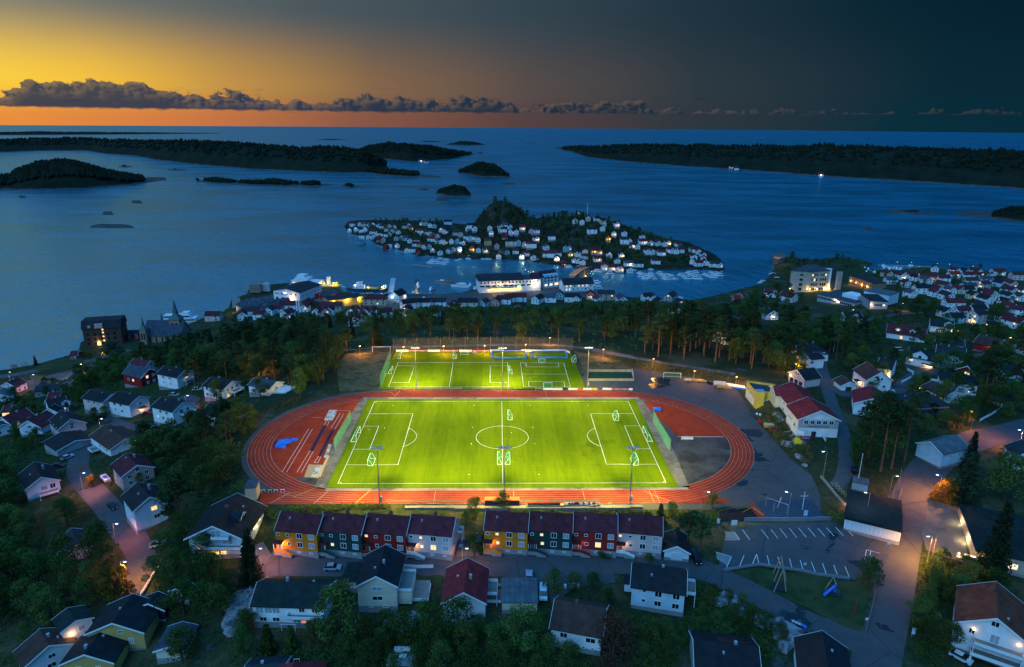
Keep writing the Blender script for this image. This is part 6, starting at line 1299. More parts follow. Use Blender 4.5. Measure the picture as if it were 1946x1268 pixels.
# ------------------------- the larger buildings of the town
def rectb(name,label,cat,p0,p1,depth,h,wall,roof,zg=None,group=None,lift=0):
 """a block from two base corners of its front seen in the photo (left, right); +y of its frame runs away from the camera"""
 z=zg if zg is not None else gz(*hit(p0)[:2]);a,b_=at(p0,z),at(p1,z);rz=math.atan2(b_[1]-a[1],b_[0]-a[0]);L=float(np.linalg.norm(b_-a))
 g=thing(name,label,cat,(a[0],a[1],z),rz,group)
 MB().box(0,0,-3,L,depth,h).build('wall',wall,g)
 if roof:MB().box(-.3,-.3,h+.01,L+.3,depth+.3,h+.35).build('roof',roof,g)
 ca,sa=math.cos(rz),math.sin(rz)
 for u in np.arange(0,L,6):
  for v in np.arange(0,depth,6):BLOCK.append((a[0]+u*ca-v*sa,a[1]+u*sa+v*ca,5))
 g['_L']=L
 return g,L
def wrow(g,us,y,v,w,h,k=0,face='F',m=None):
 fr,pn=win_mesh(w,h,True)
 for u in us:
  obj('window',pn[(m or PM[k]).name],g,(u,y,v) if face=='F' else (y,u,v),0 if face=='F' else (math.pi/2 if face=='R' else -math.pi/2))
def wl(g,x,y,z,power,colr):
 ca,sa=math.cos(g.rotation_euler.z),math.sin(g.rotation_euler.z)
 MB().box(-.15,-.15,-.2,.15,.15,.2).build('wall_lamp',M_LAMPW,g,(x,y,z))
 LAMPS.append(((g.location.x+x*ca-(y-.6)*sa,g.location.y+x*sa+(y-.6)*ca,g.location.z+z),power,colr))
zs=10.0
c0,c1,c2=at(px('G',912,548),zs),at(px('G',1135,556),zs),at(px('G',1332,548),zs)
g=thing('school','pale stone school block with a hipped blue-grey roof and yellow-lit walls','school',(c1[0],c1[1],zs),0)
d1=Vector((c0-c1)[:2]);d2=Vector((c2-c1)[:2]);HS=19.5
q=[(0,0),tuple(d2),tuple(d1+d2),tuple(d1)]
MB().prism(q,-3,HS).build('wall',M_WALL['stone'],g)
ctr=(d1+d2)/2
def grow(p,k):v=Vector(p)-ctr;return tuple(ctr+v*(1+k/v.length))
eq=[grow(p,1.0) for p in q];rl0,rl1=tuple(ctr+d2*.22),tuple(ctr-d2*.22)
MB().add([(*p,HS+.02) for p in eq]+[(*p,HS+.4) for p in eq]+[(*rl1,HS+6),(*rl0,HS+6)],[(3,2,1,0),(0,1,5,4),(1,2,6,5),(2,3,7,6),(3,0,4,7),(4,5,9,8),(5,6,9),(6,7,8,9),(7,4,8)]).build('roof',M_ROOF['slate_blue'],g)
for dv,us,nn in ((d1,(.42,.5),'L'),(d2,(.10,.22,.34,.58,.70,.82),'F')):
 a_=math.atan2(dv.y,dv.x)+(math.pi if nn=='L' else 0)
 for fl in (3,7.4,11.8,16.2):
  for u in us:
   fr,pn=win_mesh(1.3,2.3 if fl<14 else 1.6,True);p=dv*u;nn_=Vector((math.sin(a_),-math.cos(a_)))
   obj('window',pn['lit_window_pale' if R.random()<.12 else 'window_glass'],g,(p.x+nn_.x*.02,p.y+nn_.y*.02,fl),a_)
MB().prism([tuple(d2*1.0),tuple(d2*1.12),tuple(d2*1.12+d1*.3),tuple(d2+d1*.3)],-2,HS+2.5).build('stair_tower',M_WALL['white'],g)
MB().prism([tuple(d2*1.13+d1*.04),tuple(d2*1.45+d1*.04),tuple(d2*1.45+d1*.5),tuple(d2*1.13+d1*.5)],-2,HS+1.5).build('glass_hall',mat('curtain_wall',(.03,.05,.07),.12,.2,.3),g)
MB().prism([tuple(d2*1.46),tuple(d2*1.75),tuple(d2*1.75+d1*.8),tuple(d2*1.46+d1*.8)],-2,HS-1).build('end_block',M_WALL['stone'],g)
for p,pw_ in ((d2*.04,700),(d2*.40,700),(d2*.92,1500),(d2*1.1,2200),(d1*.12,500),(d1*.97,500)):
 o_=Vector((d1+d2).normalized())*-1.6
 MB().box(-.2,-.2,-.25,.2,.2,.25).build('wall_lamp',M_LAMPW,g,(p.x+o_.x*.2,p.y+o_.y*.2,3.4))
 LAMPS.append(((c1[0]+p.x+o_.x,c1[1]+p.y+o_.y,zs+3.2),pw_*.4,(1,.66,.12)))
for u in np.arange(0,1,.15):BLOCK.append((c1[0]+d2 .x*u*1.7+d1 .x*.4,c1[1]+d2 .y*u*1.7+d1 .y*.4,16))
g,L=rectb('school_wing','brown brick wing running back from the glass tower of the school','school wing',px('G',1568,470),px('G',1820,560),14,9,M_WALL['brown'] if False else mat('wall_tan_brick',(.26,.16,.10),.85,.12,1.5),M_ROOF['charcoal'],zg=9)
wrow(g,np.arange(2,L-1,3.2),-.02,6.6,1.3,1.4);wrow(g,np.arange(2,L-1,3.2),-.02,3.0,1.3,1.4)
for x in np.arange(3,L,8):wl(g,float(x),-.3,4.6,380,(1,.5,.14))
g,L=rectb('school_wing','long low grey school wing with a ribbon of windows and flat roof','school wing',px('G',1222,655),px('G',1620,760),26,6.6,M_WALL['grey'],M_ROOF['slate_blue'],zg=13)
wrow(g,np.arange(1.2,L-1,1.9),-.02,4.4,1.5,1.5);wl(g,L*.5,-.4,5.6,220,(1,.8,.5));wrow(g,[L*.56,L*.6],-.03,4.4,1.5,1.6,2)
wrow(g,np.arange(2,24,2.2),L+.02,4.4,1.6,1.4,0,'R');wrow(g,np.arange(2,24,2.2),L+.02,1.4,1.6,1.4,0,'R')
MB().box(L*.45,10,7.0,L*.85,22,10).build('roof_house',M_WALL['white'],g);MB().box(L*.86,14,7.0,L*.98,21,9).build('roof_house',M_WALL['grey'],g)
g,L=rectb('school_wing','blue-grey concrete school block nearest the tall garden trees','school wing',px('H',65,690),px('H',275,700),24,11,M_WALL['grey'],M_ROOF['charcoal'],zg=14)
wrow(g,[4,6,8,14,16,18],-.02,8.2,1.7,1.3);wrow(g,[10],-.02,8.2,1.7,1.3,2);wl(g,.2,-.5,8.5,450,(1,.5,.15))
g,L=rectb('school_wing','pale slatted school block behind the blue-grey one','school wing',px('H',285,640),px('H',408,600),20,12.5,M_WALL['paleblue'],M_ROOF['grey'],zg=13)
for i in range(5):MB().box(.2,-.12,2+i*2.1,L-.2,-.01,3.4+i*2.1).build('slat',M_GARD,g)
# brewery on the shore, church, ferry, terminal, quay houses, shopping centre
g,L=rectb('brewery','tall dark brick brewery on the shore with a few lit windows','brewery',px('M',190,595),px('M',615,566),16,13.2,M_WALL['brickbrown'],None,zg=2.2)
MB().extx([(-.6,13.21),(16.6,13.21),(13.5,18.6),(2.5,18.6)],-.6,L+.6).build('roof',M_ROOF['charcoal'],g)
for v in (2.6,5.9,9.2):wrow(g,np.arange(3,L-1,4.2),-.02,v,1.6,1.8)
wrow(g,[9.2],-.03,2.2,2.2,2.2,1)
for v in (4.4,7.4,10.2,12.4):wrow(g,[12.6],-.03,v,1.1,1.1,1)
MB().box(8,-.7,13.6,13,2,16.6).build('dormer',M_WALL['pink'],g);MB().box(3.6,-.4,14,5.4,1.0,15.6).build('dormer',M_WALL['pink'],g)
for x in (13,24):MB().box(x,7,18,x+1,8,20.3).build('chimney',M_BRICKC,g)
wl(g,9.2,-.5,3.8,350,(1,.6,.08))
M_SPIRE=mat('copper_spire',(.055,.10,.085),.6,.2,.5);M_CHURCH=mat('church_brick',(.33,.20,.15),.85,.15,.6)
zc=4.0;ca_,cb_=at(px('M',850,470),11.0),at(px('M',1130,380),17.0)
rz=math.atan2(cb_[1]-ca_[1],cb_[0]-ca_[0]);Lc=float(np.linalg.norm(cb_-ca_));Lc=min(max(Lc,26),40)
g=thing('church','pinkish brick church with three green spires beside the brewery','church',(ca_[0],ca_[1],zc),rz)
MB().extx([(0,-4),(14,-4),(14,8),(7,16.5),(0,8)],0,Lc).build('nave_wall',M_CHURCH,g)
rb=MB();rb.extx([(7,16.6),(7,17.1),(-.6,7.9),(-.6,7.4)],-.4,Lc+.4).extx([(7,16.6),(14.6,7.4),(14.6,7.9),(7,17.1)],-.4,Lc+.4);rb.build('nave_roof',M_ROOF['slate_blue'],g)
for u in np.arange(4,Lc-1,4.2):wrow(g,[u],-.02,4.6,1.0,4.2)
def spire(g,p,zt_wall,zt,half,label):
 q=at(p,zc+zt);ca,sa=math.cos(-rz),math.sin(-rz);dx,dy=q[0]-ca_[0],q[1]-ca_[1];x,y=dx*ca-dy*sa,dx*sa+dy*ca
 MB().box(x-half,y-half,-3,x+half,y+half,zt_wall).build('tower',M_CHURCH,g)
 o=half*1.15;mid=half*.55;zm=zt_wall+(zt-zt_wall)*.22
 s=MB().add([(x-o,y-o,zt_wall),(x+o,y-o,zt_wall),(x+o,y+o,zt_wall),(x-o,y+o,zt_wall)]+[(x+mid*math.cos(a),y+mid*math.sin(a),zm) for a in (rad(-135),rad(-45),rad(45),rad(135))]+[(x,y,zt)],[(3,2,1,0)]+[(i,(i+1)%4,4+(i+1)%4,4+i) for i in range(4)]+[(4+i,4+(i+1)%4,8) for i in range(4)])
 s.build('spire',M_SPIRE,g);MB().tube((x,y,zt-.5),(x,y,zt+2.5),.08).box(x-.6,y-.06,zt+1.4,x+.6,y+.06,zt+1.55).build('cross',M_GALV,g)
 for dx_ in (-.35,.35):wrow(g,[x+dx_*half*1.2],y-half-.02,zt_wall-5,half*.5,4.5)
spire(g,px('M',1174,42),18,32.5,3.6,'');spire(g,px('M',1036,195),14.5,22.5,1.9,'');spire(g,px('M',820,245),13,22,2.1,'')
BLOCK.append((ca_[0]+12,ca_[1]+8,22))
M_SHIPW=mat('ship_white',(.72,.74,.76),.4,.05);M_HULL=mat('ship_hull_dark',(.05,.055,.07),.4);M_RUST=mat('ship_mast_ochre',(.5,.38,.1),.6)
def hullpts(L,w,n_=10):
 pts=[]
 for i in range(n_+1):
  t_=i/n_;x=-L/2+L*t_;pts.append((x,w/2*min(1,(1-t_)*2.2)**.6*(1 if t_>.0 else .8)))
 return [(x,-y) for x,y in pts]+[(x,y) for x,y in pts[::-1][1:]]
def ship(name,label,cat,p,L,w,rz,hull,parts,group=None,z=0.0,hz=2.0):
 q=at(p,0.5);g=thing(name,label,cat,(q[0],q[1],z),rz,group)
 hp=hullpts(L,w);mb=MB();k=len(hp)
 mb.add([(x*.94,y*.75,-.6) for x,y in hp]+[(x,y,hz) for x,y in hp],[tuple(range(k))[::-1],tuple(range(k,2*k))]+[(i,(i+1)%k,k+(i+1)%k,k+i) for i in range(k)]);mb.build('hull',hull,g)
 for nm,x0,y,x1,z0,z1,m in parts:MB().box(x0,-y,z0,x1,y,z1).build(nm,m,g)
 return g
g=ship('ferry','white car ferry with a lit ochre deck lying behind the terminal','ferry',px('R',1460,225),58,13,rad(-12),M_SHIPW,[('deck_house',-26,5.5,4,2.1,6.5,M_SHIPW),('bridge',-22,5,-8,6.6,9.5,M_SHIPW),('wheelhouse',-20,4,-12,9.6,12,M_SHIPW),('funnel',10,1.5,13,2.1,11,M_SHIPW),('aft_mast',19,1,21,2.1,6,M_RUST),('car_deck',5,5.5,24,2.1,3.0,M_RUST)],hz=2.0)
for x in np.arange(-24,2,2.6):MB().box(x,-5.56,4,x+1.6,-5.5,5.2).build('window',M_LIT if int(x)%3==0 else M_PANE,g)
wl(g,18,-3,6.0,900,(1,.7,.12));wl(g,8,-3,5.0,500,(1,.7,.12))
ship('ferry','white passenger ferry with dark window bands moored beside the church','ferry',px('M',1300,315),36,9,rad(8),M_SHIPW,[('deck_house',-15,4,10,2.1,5,M_SHIPW),('window_band',-14.9,4.05,9.5,3.2,4.2,M_PANE),('upper_deck',-14,3.6,6,5.1,7.6,M_SHIPW),('window_band',-13.9,3.65,5.5,6.0,7.0,M_PANE),('wheelhouse',0,3,5,7.7,9.6,M_SHIPW)])
g=House('white quayside hall with a dark roof, blue sign and orange-lit door',px('R',1290,172),px('R',1112,236),27,eave=9.5,pitch=11,wall='white',roof='charcoal',name='terminal',cat='terminal',chim=(),L=34,zg=2.4,far=True,wins=[('R',u,7.4,1.3,1.1) for u in (-11,-9,-5,-3.4,0,5,9)]+[('R',u,3.2,2.4,2.2) for u in (-10,-4,1)]+[('K',u,6,1.2,1.2) for u in (-12,-6,0,6,12)])
g.lamp('R',5.5,5.4,900,(1,.4,.12));g.lamp('R',6,2.6,500,(1,.55,.15))
MB().box(-1.8,-.16,0,1.8,-.02,.9).build('sign',mat('lit_blue_sign',(.3,.5,1),.4,emit=(.35,.55,1.0),es=5),g.t,g.face('R',-1.5,7.9)[0],math.pi/2)
h=House('red quay shed with a slate roof beside the white terminal',px('R',1470,300),px('R',1660,255),13,eave=4.6,pitch=22,wall='red',roof='slate_blue',name='quay_shed',cat='shed',chim=(),far=True,lclamp=(16,30),zg=2.4);h.lamp('F',2,3,420,(1,.25,.12))
g,L=rectb('storehouse','long low storehouse with a yellow floodlit wall on the quay','warehouse',px('R',1590,470),px('R',1946,425),16,5.0,M_WALL['yellow'],M_ROOF['charcoal'],zg=2.4)
for x in np.arange(4,L,12):wl(g,float(x),-.8,4.2,900,(1,.72,.06))
g,L=rectb('storehouse','second length of the yellow floodlit quay storehouse','warehouse',px('T',2,492),px('T',135,472),14,4.6,M_WALL['lemon'],M_ROOF['charcoal'],zg=2.4);wl(g,L*.5,-.8,3.6,900,(1,.75,.05))
for i,(x0,y0,x1,y1) in enumerate([(520,395,688,490),(585,375,742,440),(655,358,800,418),(740,352,905,395),(860,392,1010,372),(700,470,880,440)]):
 House(['long beige waterside block with gables facing the plank quay','second waterside block with a blue-grey roof behind the gabled one','third blue-roofed waterside block, counted from the plank quay','fourth blue-roofed waterside block, beside the timber stacks','blue-roofed block right under the white terminal','blue-roofed block in front of the others, beside the brick houses'][i],px('R',x0,y0),px('R',x1,y1),11,eave=6.5,pitch=25,wall='beige',roof='slate_blue',name='apartment_block',cat='apartment block',chim=((.5,0,1),),far=True,zg=2.6,lclamp=(18,42),rows=[2,4.8])
LAMPS.append((tuple(at(px('R',520,500),6.5)),1300,(1,.55,.16)));LAMPS.append((tuple(at(px('R',440,500),5)),900,(1,.55,.16)))
dkp=patch('plank_quay',[px('R',395,380),px('R',495,372),px('R',505,490),px('R',400,500)],M_DECK,.6);
for i,(x,y,s_) in enumerate([(690,235,3.5),(740,215,5),(800,220,5)]):
 q=at(px('R',x,y+60),2.4);g=thing('timber_rack',['grey timber rack at the tip of the quay','stacked steel frames beside the terminal','pale container stack beside the terminal wall'][i],'stack',(q[0],q[1],2.4),.1)
 for k in range(4):MB().box(-5,-2,k*2.0,5,2,k*2.0+1.8).build('crate',M_BOX if i==2 else M_DECK,g)
g,L=rectb('shopping_centre','long white shopping centre on the quay with lit shop fronts and green sign','shopping centre',px('T',1560,360),px('U',345,262),20,10.5,M_WALL['white'],None,zg=2.2)
MB().extx([(-.8,10.51),(20.8,10.51),(15,14.5),(5,14.5)],-.8,L*.72).build('roof',M_ROOF['charcoal'],g);MB().box(L*.73,-.2,10.51,L+.2,20,10.9).build('flat_roof',M_ROOF['slate_blue'],g);MB().extx([(3,10.92),(17,10.92),(10,15)],L*.86,L).build('gable_roof',M_ROOF['maroon'],g)
for u in np.arange(2,L-1,3.4):wrow(g,[u],-.02,8.7,1.2,1.8)
for u in np.arange(3,L-3,5.6):wrow(g,[u],-.02,5.4,4.2,1.3)
MB().box(L*.13,-3.0,3.6,L*.60,-.05,3.9).build('canopy',M_ROOF['grey'],g)
MB().box(L*.14,-.1,.6,L*.60,-.03,3.2).build('shop_front',mat('shop_front',(.9,.7,.45),.4,emit=(1,.62,.24),es=.9),g)
for u in (.2,.32,.44,.56):wl(g,L*u,-3.2,3.3,650,(1,.55,.2))
MB().box(L*.62,-.35,4.0,L*.67,-.02,5.2).build('green_sign',mat('lit_green_sign',(.1,.9,.2),.4,emit=(.08,1,.15),es=5),g);MB().box(L*.615,-.12,.6,L*.68,-.03,3.6).build('shop_front',mat('shop_front_yellow',(.9,.8,.2),.4,emit=(1,.8,.15),es=1.3),g)
wl(g,L*.90,-1.4,6.5,1300,(1,.75,.35));wl(g,L*.34,-.4,6.2,250,(1,.75,.1))
g,L=rectb('quay_building','dark-roofed white quay building with three gabled dormers, beside the shopping centre','quay building',px('U',372,242),px('U',518,222),16,10,M_WALL['paleblue'],None,zg=2.2)
MB().extx([(-.6,10.01),(16.6,10.01),(8,15)],-.5,L+.5).build('roof',M_ROOF['charcoal'],g)
for u in (.15,.4,.65,.88):MB().extx([(-.3,10.2),(5,10.2),(5,12.6),(-.3,12.6)],u*L-1.6,u*L+1.6).build('dormer',M_WALL['paleblue'],g)
for v in (3,6.4,9):wrow(g,np.arange(2,L-1,4),-.02,v,2.2,1.5,0)
wrow(g,[3,9,16],-.04,2.4,3.4,2.0,2);wrow(g,[L-3],-.04,2.4,3.4,2.4,1)
h=House('white two-storey quay house with a black roof and many lit windows by the bridge',px('U',600,150),px('U',790,142),15,eave=7.2,pitch=30,wall='white',roof='charcoal',name='quay_building',cat='quay building',chim=(),far=True,zg=2.2,L=30,wins=[('F',u,5.6,1.3,1.3,k) for u,k in zip((-12,-8,-4,0,4,8,12),(1,1,0,1,1,1,0))]+[('F',u,2.4,1.3,1.5,k) for u,k in zip((-12,-9,-5,-1,3,7,11),(2,2,0,3,3,0,3))])
h=House('white gabled quay house with a bright glazed front below the piers',px('T',600,312),px('T',505,352),11,eave=5.5,pitch=34,wall='white',roof='black_tile',name='quay_building',cat='quay building',chim=(),far=True,zg=2.2,lclamp=(14,22),wins=[('R',0,3,3.4,3.0,3),('R',-3.6,2.4,1,1.6,0),('R',3.6,2.4,1,1.6,0)]);h.lamp('R',-1,4.2,220,(.75,.9,1));h.lamp('K',3,3,200,(1,.8,.6))
b0,b1=at(px('U',632,142),8.0),at(px('U',815,42),7.0);d=b1-b0;L=float(np.linalg.norm(d));rz=math.atan2(d[1],d[0])
g=thing('bridge','arched road bridge over the narrow sound to the island, lit orange','bridge',(b0[0],b0[1],0),rz)
K_=12
for i in range(K_):
 z0,z1=[6.4+3.0*math.sin(math.pi*j/K_) for j in (i,i+1)]
 MB().add([(L*i/K_,-3.2,z0),(L*(i+1)/K_,-3.2,z1),(L*(i+1)/K_,3.2,z1),(L*i/K_,3.2,z0),(L*i/K_,-3.2,z0+.7),(L*(i+1)/K_,-3.2,z1+.7),(L*(i+1)/K_,3.2,z1+.7),(L*i/K_,3.2,z0+.7)],[(0,3,2,1),(4,5,6,7),(0,1,5,4),(1,2,6,5),(2,3,7,6),(3,0,4,7)]).build('deck_span',M_ASPH_PALE,g)
 for y in (-3.1,3.1):MB().tube((L*i/K_,y,z0+1.7),(L*(i+1)/K_,y,z1+1.7),.08).tube((L*i/K_,y,z0+.7),(L*i/K_,y,z0+1.7),.06).build('railing',M_GALV,g)
for s_ in (.12,.36,.64,.88):MB().box(L*s_-.7,-2.4,-3,L*s_+.7,2.4,6.4+3*math.sin(math.pi*s_)-.05).build('pier',M_WALLC,g)
for s_ in (.2,.5,.8):
 x,y=b0[0]+d[0]*s_,b0[1]+d[1]*s_;LAMPS.append(((x,y,15),1600,(1,.48,.12)))
wl(g,L*.62,-4.2,2.6,700,(1,.55,.06))
fp=[at(px('G',*q),1)[:2] for q in [(735,235),(800,240),(870,225),(875,190),(790,170),(728,185)]];o_=fp[0]
g=thing('fort','round stone fort wall on the point, lit orange','fort',(o_[0],o_[1],0));MB().prism([tuple(p-o_) for p in fp],-1,7).build('wall',mat('fort_stone',(.12,.10,.085),.9,.3,.5),g)
LAMPS.append((tuple(at(px('G',790,140),10.5)),900,(1,.4,.08)));LAMPS.append((tuple(at(px('G',855,180),9.5)),700,(1,.55,.08)))
# tall telecom mast in the wood and the small mast on the island
q=at(px('R',1222,660),24);g=thing('telecom_mast','slim telecom mast with white panel antennas rising from the wood','mast',(q[0],q[1],gz(q[0],q[1])))
zt=HC+(ray(px('R',1222,398))[2])*(q[1]/ray(px('R',1222,398))[1])-gz(q[0],q[1])
MB().tube((0,0,-1),(0,0,zt),.35,.2).build('mast_pole',M_GALV,g)
for z_ in (zt-3,zt-16):
 for a in (0,2.1,4.2):MB().box(.9*math.cos(a)-.3,.9*math.sin(a)-.2,z_-2.6,.9*math.cos(a)+.3,.9*math.sin(a)+.2,z_+2.6).tube((0,0,z_),(.9*math.cos(a),.9*math.sin(a),z_),.08).build('antenna',M_TRIM,g)
q=hit(px('O',1760,300));g=thing('telecom_mast','thin white mast on the top of the island town','mast',tuple(q));MB().tube((0,0,-1),(0,0,22),.35,.18).build('mast_pole',M_TRIM,g);MB().box(-.8,-.5,11,.8,.5,13).build('antenna',M_TRIM,g)
# ------------------------- boats and jetties
M_JETTY=mat('jetty_planks',(.24,.20,.17),.85,.2,.6);M_STONEQ=mat('quay_stone',(.30,.22,.18),.9,.25,.4)
def jetty(label,pts,w=2.4,m=None,z=.5,group='jetties and quays round the sound'):
 P_=[at(p,z)[:2] for p in pts];o_=P_[0];g=thing('jetty',label,'jetty',(o_[0],o_[1],0),0,group)
 for a,b_ in zip(P_,P_[1:]):
  a,b_=a-o_,b_-o_;d=b_-a;L=float(np.linalg.norm(d));rz=math.atan2(d[1],d[0])
  MB().box(-.3,-w/2,-.8,L+.3,w/2,z).build('deck',m or M_JETTY,g,(a[0],a[1],0),rz)
 return g
for lb,c,pts,w,m in [('stone quay along the western tip of the island','N',[(120,355),(410,415),(510,435)],3,M_STONEQ),('stone quay below the first boathouses','N',[(515,520),(720,590)],3,M_STONEQ),('stone quay in front of the small white gable','N',[(860,602),(1035,636)],3,M_STONEQ),('stone quay ending at the breakwater','N',[(1165,650),(1310,682)],3,M_STONEQ),('long pale pier at the breakwater tip','N',[(1045,795),(1345,840)],4,M_STONEQ),('curved floating boom off the western tip','N',[(215,430),(290,445),(350,485),(310,515),(235,522)],2.2,M_HULL),('pier beside the two-masted ship','T',[(1022,234),(1240,262)],3,M_JETTY),('pier by the bow of the motor yacht','T',[(1410,288),(1545,292)],3,M_JETTY),('wide floating pier slanting out from the quay','T',[(470,360),(503,185)],5,M_BOX),('floating pier with three lamps','T',[(783,378),(790,198)],4,M_HULL),('short floating pier in the middle of the harbour','T',[(998,378),(998,320)],4,M_HULL),('first marina pontoon east of the bridge','Q',[(700,965),(800,1062),(890,1062)],3,M_JETTY),('second marina pontoon east of the bridge','Q',[(985,965),(1085,1058),(1190,1068)],3,M_JETTY),('third marina pontoon east of the bridge','Q',[(1250,960),(1390,1058),(1500,1060)],3,M_JETTY),('last marina pontoon at the eastern tip','Q',[(1530,940),(1640,1010),(1780,1020)],3,M_JETTY),('small jetty below the bright boathouse','O',[(870,950),(940,1020)],3,M_JETTY),('breakwater of the eastern marina','H',[(185,86),(600,100),(830,106)],5,M_STONEQ),('pontoon in the eastern marina','H',[(230,110),(420,150)],3,M_JETTY),('timber jetty out from the eastern tip','Q',[(1615,762),(1715,766)],3,M_JETTY),('bathing jetty at the shore park','K',[(290,185),(330,235)],3.5,M_JETTY),('small dark raft at the shore park','K',[(165,210),(180,255)],3.5,M_HULL)]:
 jetty(lb,[px(c,*p) for p in pts],w,m)
for lb,x,y,r in [('lamp on the pier',787,232,1),('lamp on the pier',785,270,1),('lamp on the pier',783,308,1),('lamp on the wide slanting pier',485,252,1),('lamp on the short pier',998,340,1)]:
 LAMPS.append((tuple(at(px('T',x,y),4.0)),180,(1,.7,.3)))
def boat_proto(name,label,L,w,cabin,mast=0,hull=None):
 g=thing(name,label,'boat',(0,0,-50));hp=hullpts(L,w,6);k=len(hp)
 MB().add([(x*.9,y*.7,-.3) for x,y in hp]+[(x,y,.9) for x,y in hp],[tuple(range(k))[::-1],tuple(range(k,2*k))]+[(i,(i+1)%k,k+(i+1)%k,k+i) for i in range(k)]).build('hull',hull or M_SHIPW,g)
 if cabin:
  c0_,c1_,ch=cabin
  MB().add([(c0_,-w*.34,.9),(c1_,-w*.30,.9),(c1_,w*.30,.9),(c0_,w*.34,.9),(c0_,-w*.30,ch),(c1_-.9,-w*.24,ch),(c1_-.9,w*.24,ch),(c0_,w*.30,ch)],[(0,3,2,1),(4,5,6,7),(0,1,5,4),(1,2,6,5),(2,3,7,6),(3,0,4,7)]).build('cabin',M_SHIPW,g)
  MB().box(c0_+.2,-w*.345,.9+(ch-.9)*.45,c1_-.7,w*.345,.9+(ch-.9)*.8).build('cabin_window',M_PANE,g)
 if mast:
  MB().tube((.6,0,.9),(.6,0,mast),.09,.05).tube((.6,0,2.2),(-L*.35,0,2.2),.08).build('boat_mast',M_GALV,g)
 return g
PROTO=[boat_proto('motor_boat','x',7.5,2.7,(-1.5,1.8,2.2)),boat_proto('motor_boat','x',6.0,2.2,(-.6,1.0,1.7)),boat_proto('motor_boat','x',9.5,3.2,(-2.8,2.6,2.8)),boat_proto('sailing_boat','x',9.5,3.0,(-2,1.8,1.6),11),boat_proto('rowing_boat','x',4.6,1.7,None,0,M_HULL)]
used=[False]*5
def boat(i,p,rz,label,group=None):
 q=at(p,0.3)
 if not used[i]:
  used[i]=True;g=PROTO[i];g.location=(q[0],q[1],0);g.rotation_euler=(0,0,rz);g['label']=label
  if group:g['group']=group
  return g
 return copy_thing(PROTO[i],(q[0],q[1],0),rz,label,group)
BN=['white cabin boat','small white open boat','large white motor cruiser','white sailing boat','dark rowing boat']
def berth(c,pts,place,group,ang=None):
 n_={}
 for j,q in enumerate(pts):
  i=q[2] if len(q)>2 else R.choice([0,0,1,1,2]);k=n_.get(i,0);n_[i]=k+1
  boat(i,px(c,q[0],q[1]),(R.choice([0,math.pi])+R.uniform(-.25,.25)) if ang is None else ang+R.uniform(-.12,.12)+R.choice([0,math.pi]),f'{nth(k)} {BN[i]} {place}',group)
berth('Q',[(655,975),(690,1000),(670,1020),(715,1050),(740,1040,2),(790,985),(830,1020),(800,1005),(860,1050),(640,970)],'at the first pontoon, counted from the shore end','boats at the first pontoon')
berth('Q',[(930,975),(960,1000),(990,1045),(1030,985),(1060,990),(1090,1010),(1130,1050),(1040,1060,2),(1000,1020),(1150,1055)],'at the second pontoon, counted from the shore end','boats at the second pontoon')
berth('Q',[(1230,1000),(1280,1025),(1330,1050,2),(1330,970),(1380,975),(1370,1000),(1420,1030),(1440,1050,2),(1480,1055),(1425,960),(1475,1000,3)],'at the third pontoon, counted from the shore end','boats at the third pontoon')
berth('Q',[(1560,985),(1600,1000),(1630,1015),(1660,960),(1700,985),(1690,1030),(1740,1000),(1790,1005),(1720,965,3)],'at the last pontoon by the eastern tip','boats at the last pontoon')
berth('N',[(1280,780,1),(1310,770),(1350,790),(1400,760),(1430,790),(1490,770),(1510,800),(1550,770),(1330,745),(1460,720),(1540,735),(1750,725),(1880,690),(1700,740),(1870,720)],'in the little basin behind the breakwater','boats behind the breakwater')
berth('O',[(950,960,2),(1020,980),(1480,1075,2),(1630,1075),(1890,1135,2),(220,955,1),(270,955,1),(310,955,1),(440,945,1)],'moored along the island quay, counted from the crag','boats along the island quay')
berth('Q',[(215,978,2),(50,950,2),(20,1105,2),(800,915,1),(560,925,1)],'lying off the island quay near the bridge','boats near the bridge')
berth('H',[(240,105),(270,112),(300,120,3),(330,125),(360,130),(400,138),(440,142),(250,130),(310,140),(20,130),(60,150),(90,165),(120,180),(40,175),(560,100),(590,98),(380,118,3),(460,128),(680,118),(140,185)],'in the eastern marina, counted from the point','boats in the eastern marina',ang=1.2)
berth('G',[(625,445,2),(745,350,3),(790,410,2),(770,355)],'moored below the school, counted from the shore','boats below the school')
berth('T',[(805,270,2),(815,300),(965,330,2),(1505,330,2),(750,362,1),(1450,270)],'at the inner harbour piers','boats at the harbour piers',ang=1.5)
berth('U',[(885,190,2),(890,225,2),(905,250,2),(585,272,1),(650,272,1),(770,272,1),(825,165)],'beside the quay house at the bridge','boats beside the bridge quay')
berth('U',[(1700,340,1),(1750,370),(1790,385),(1830,385,1)],'off the dark roofs at the wood edge','boats off the wood edge')
ship('motor_yacht','white motor yacht with a flybridge at the end of the pier','yacht',px('T',1330,290),20,5.5,rad(-12)+math.pi,M_SHIPW,[('saloon',-6,2.1,4,1.71,3.4,M_SHIPW),('window_band',-5.8,2.15,3.6,2.3,3.0,M_PANE),('flybridge',-5,1.6,1,3.41,4.2,M_SHIPW)],hz=1.7)
g=ship('sailing_ship','two-masted wooden sailing ship lying at the pier','sailing ship',px('T',1140,232),19,5,rad(-8),mat('varnished_hull',(.35,.16,.10),.5),[('deck_house',-5,1.2,-1,1.6,2.6,M_SHIPW)],hz=1.5)
MB().tube((-2.2,0,1.5),(-2.2,0,25),.22,.1).tube((-2.2,0,3.4),(4,0,3.6),.15).build('main_mast',M_TRUNKW,g);MB().tube((6.2,0,1.5),(6.2,0,13),.16,.08).build('mizzen_mast',M_TRUNKW,g)
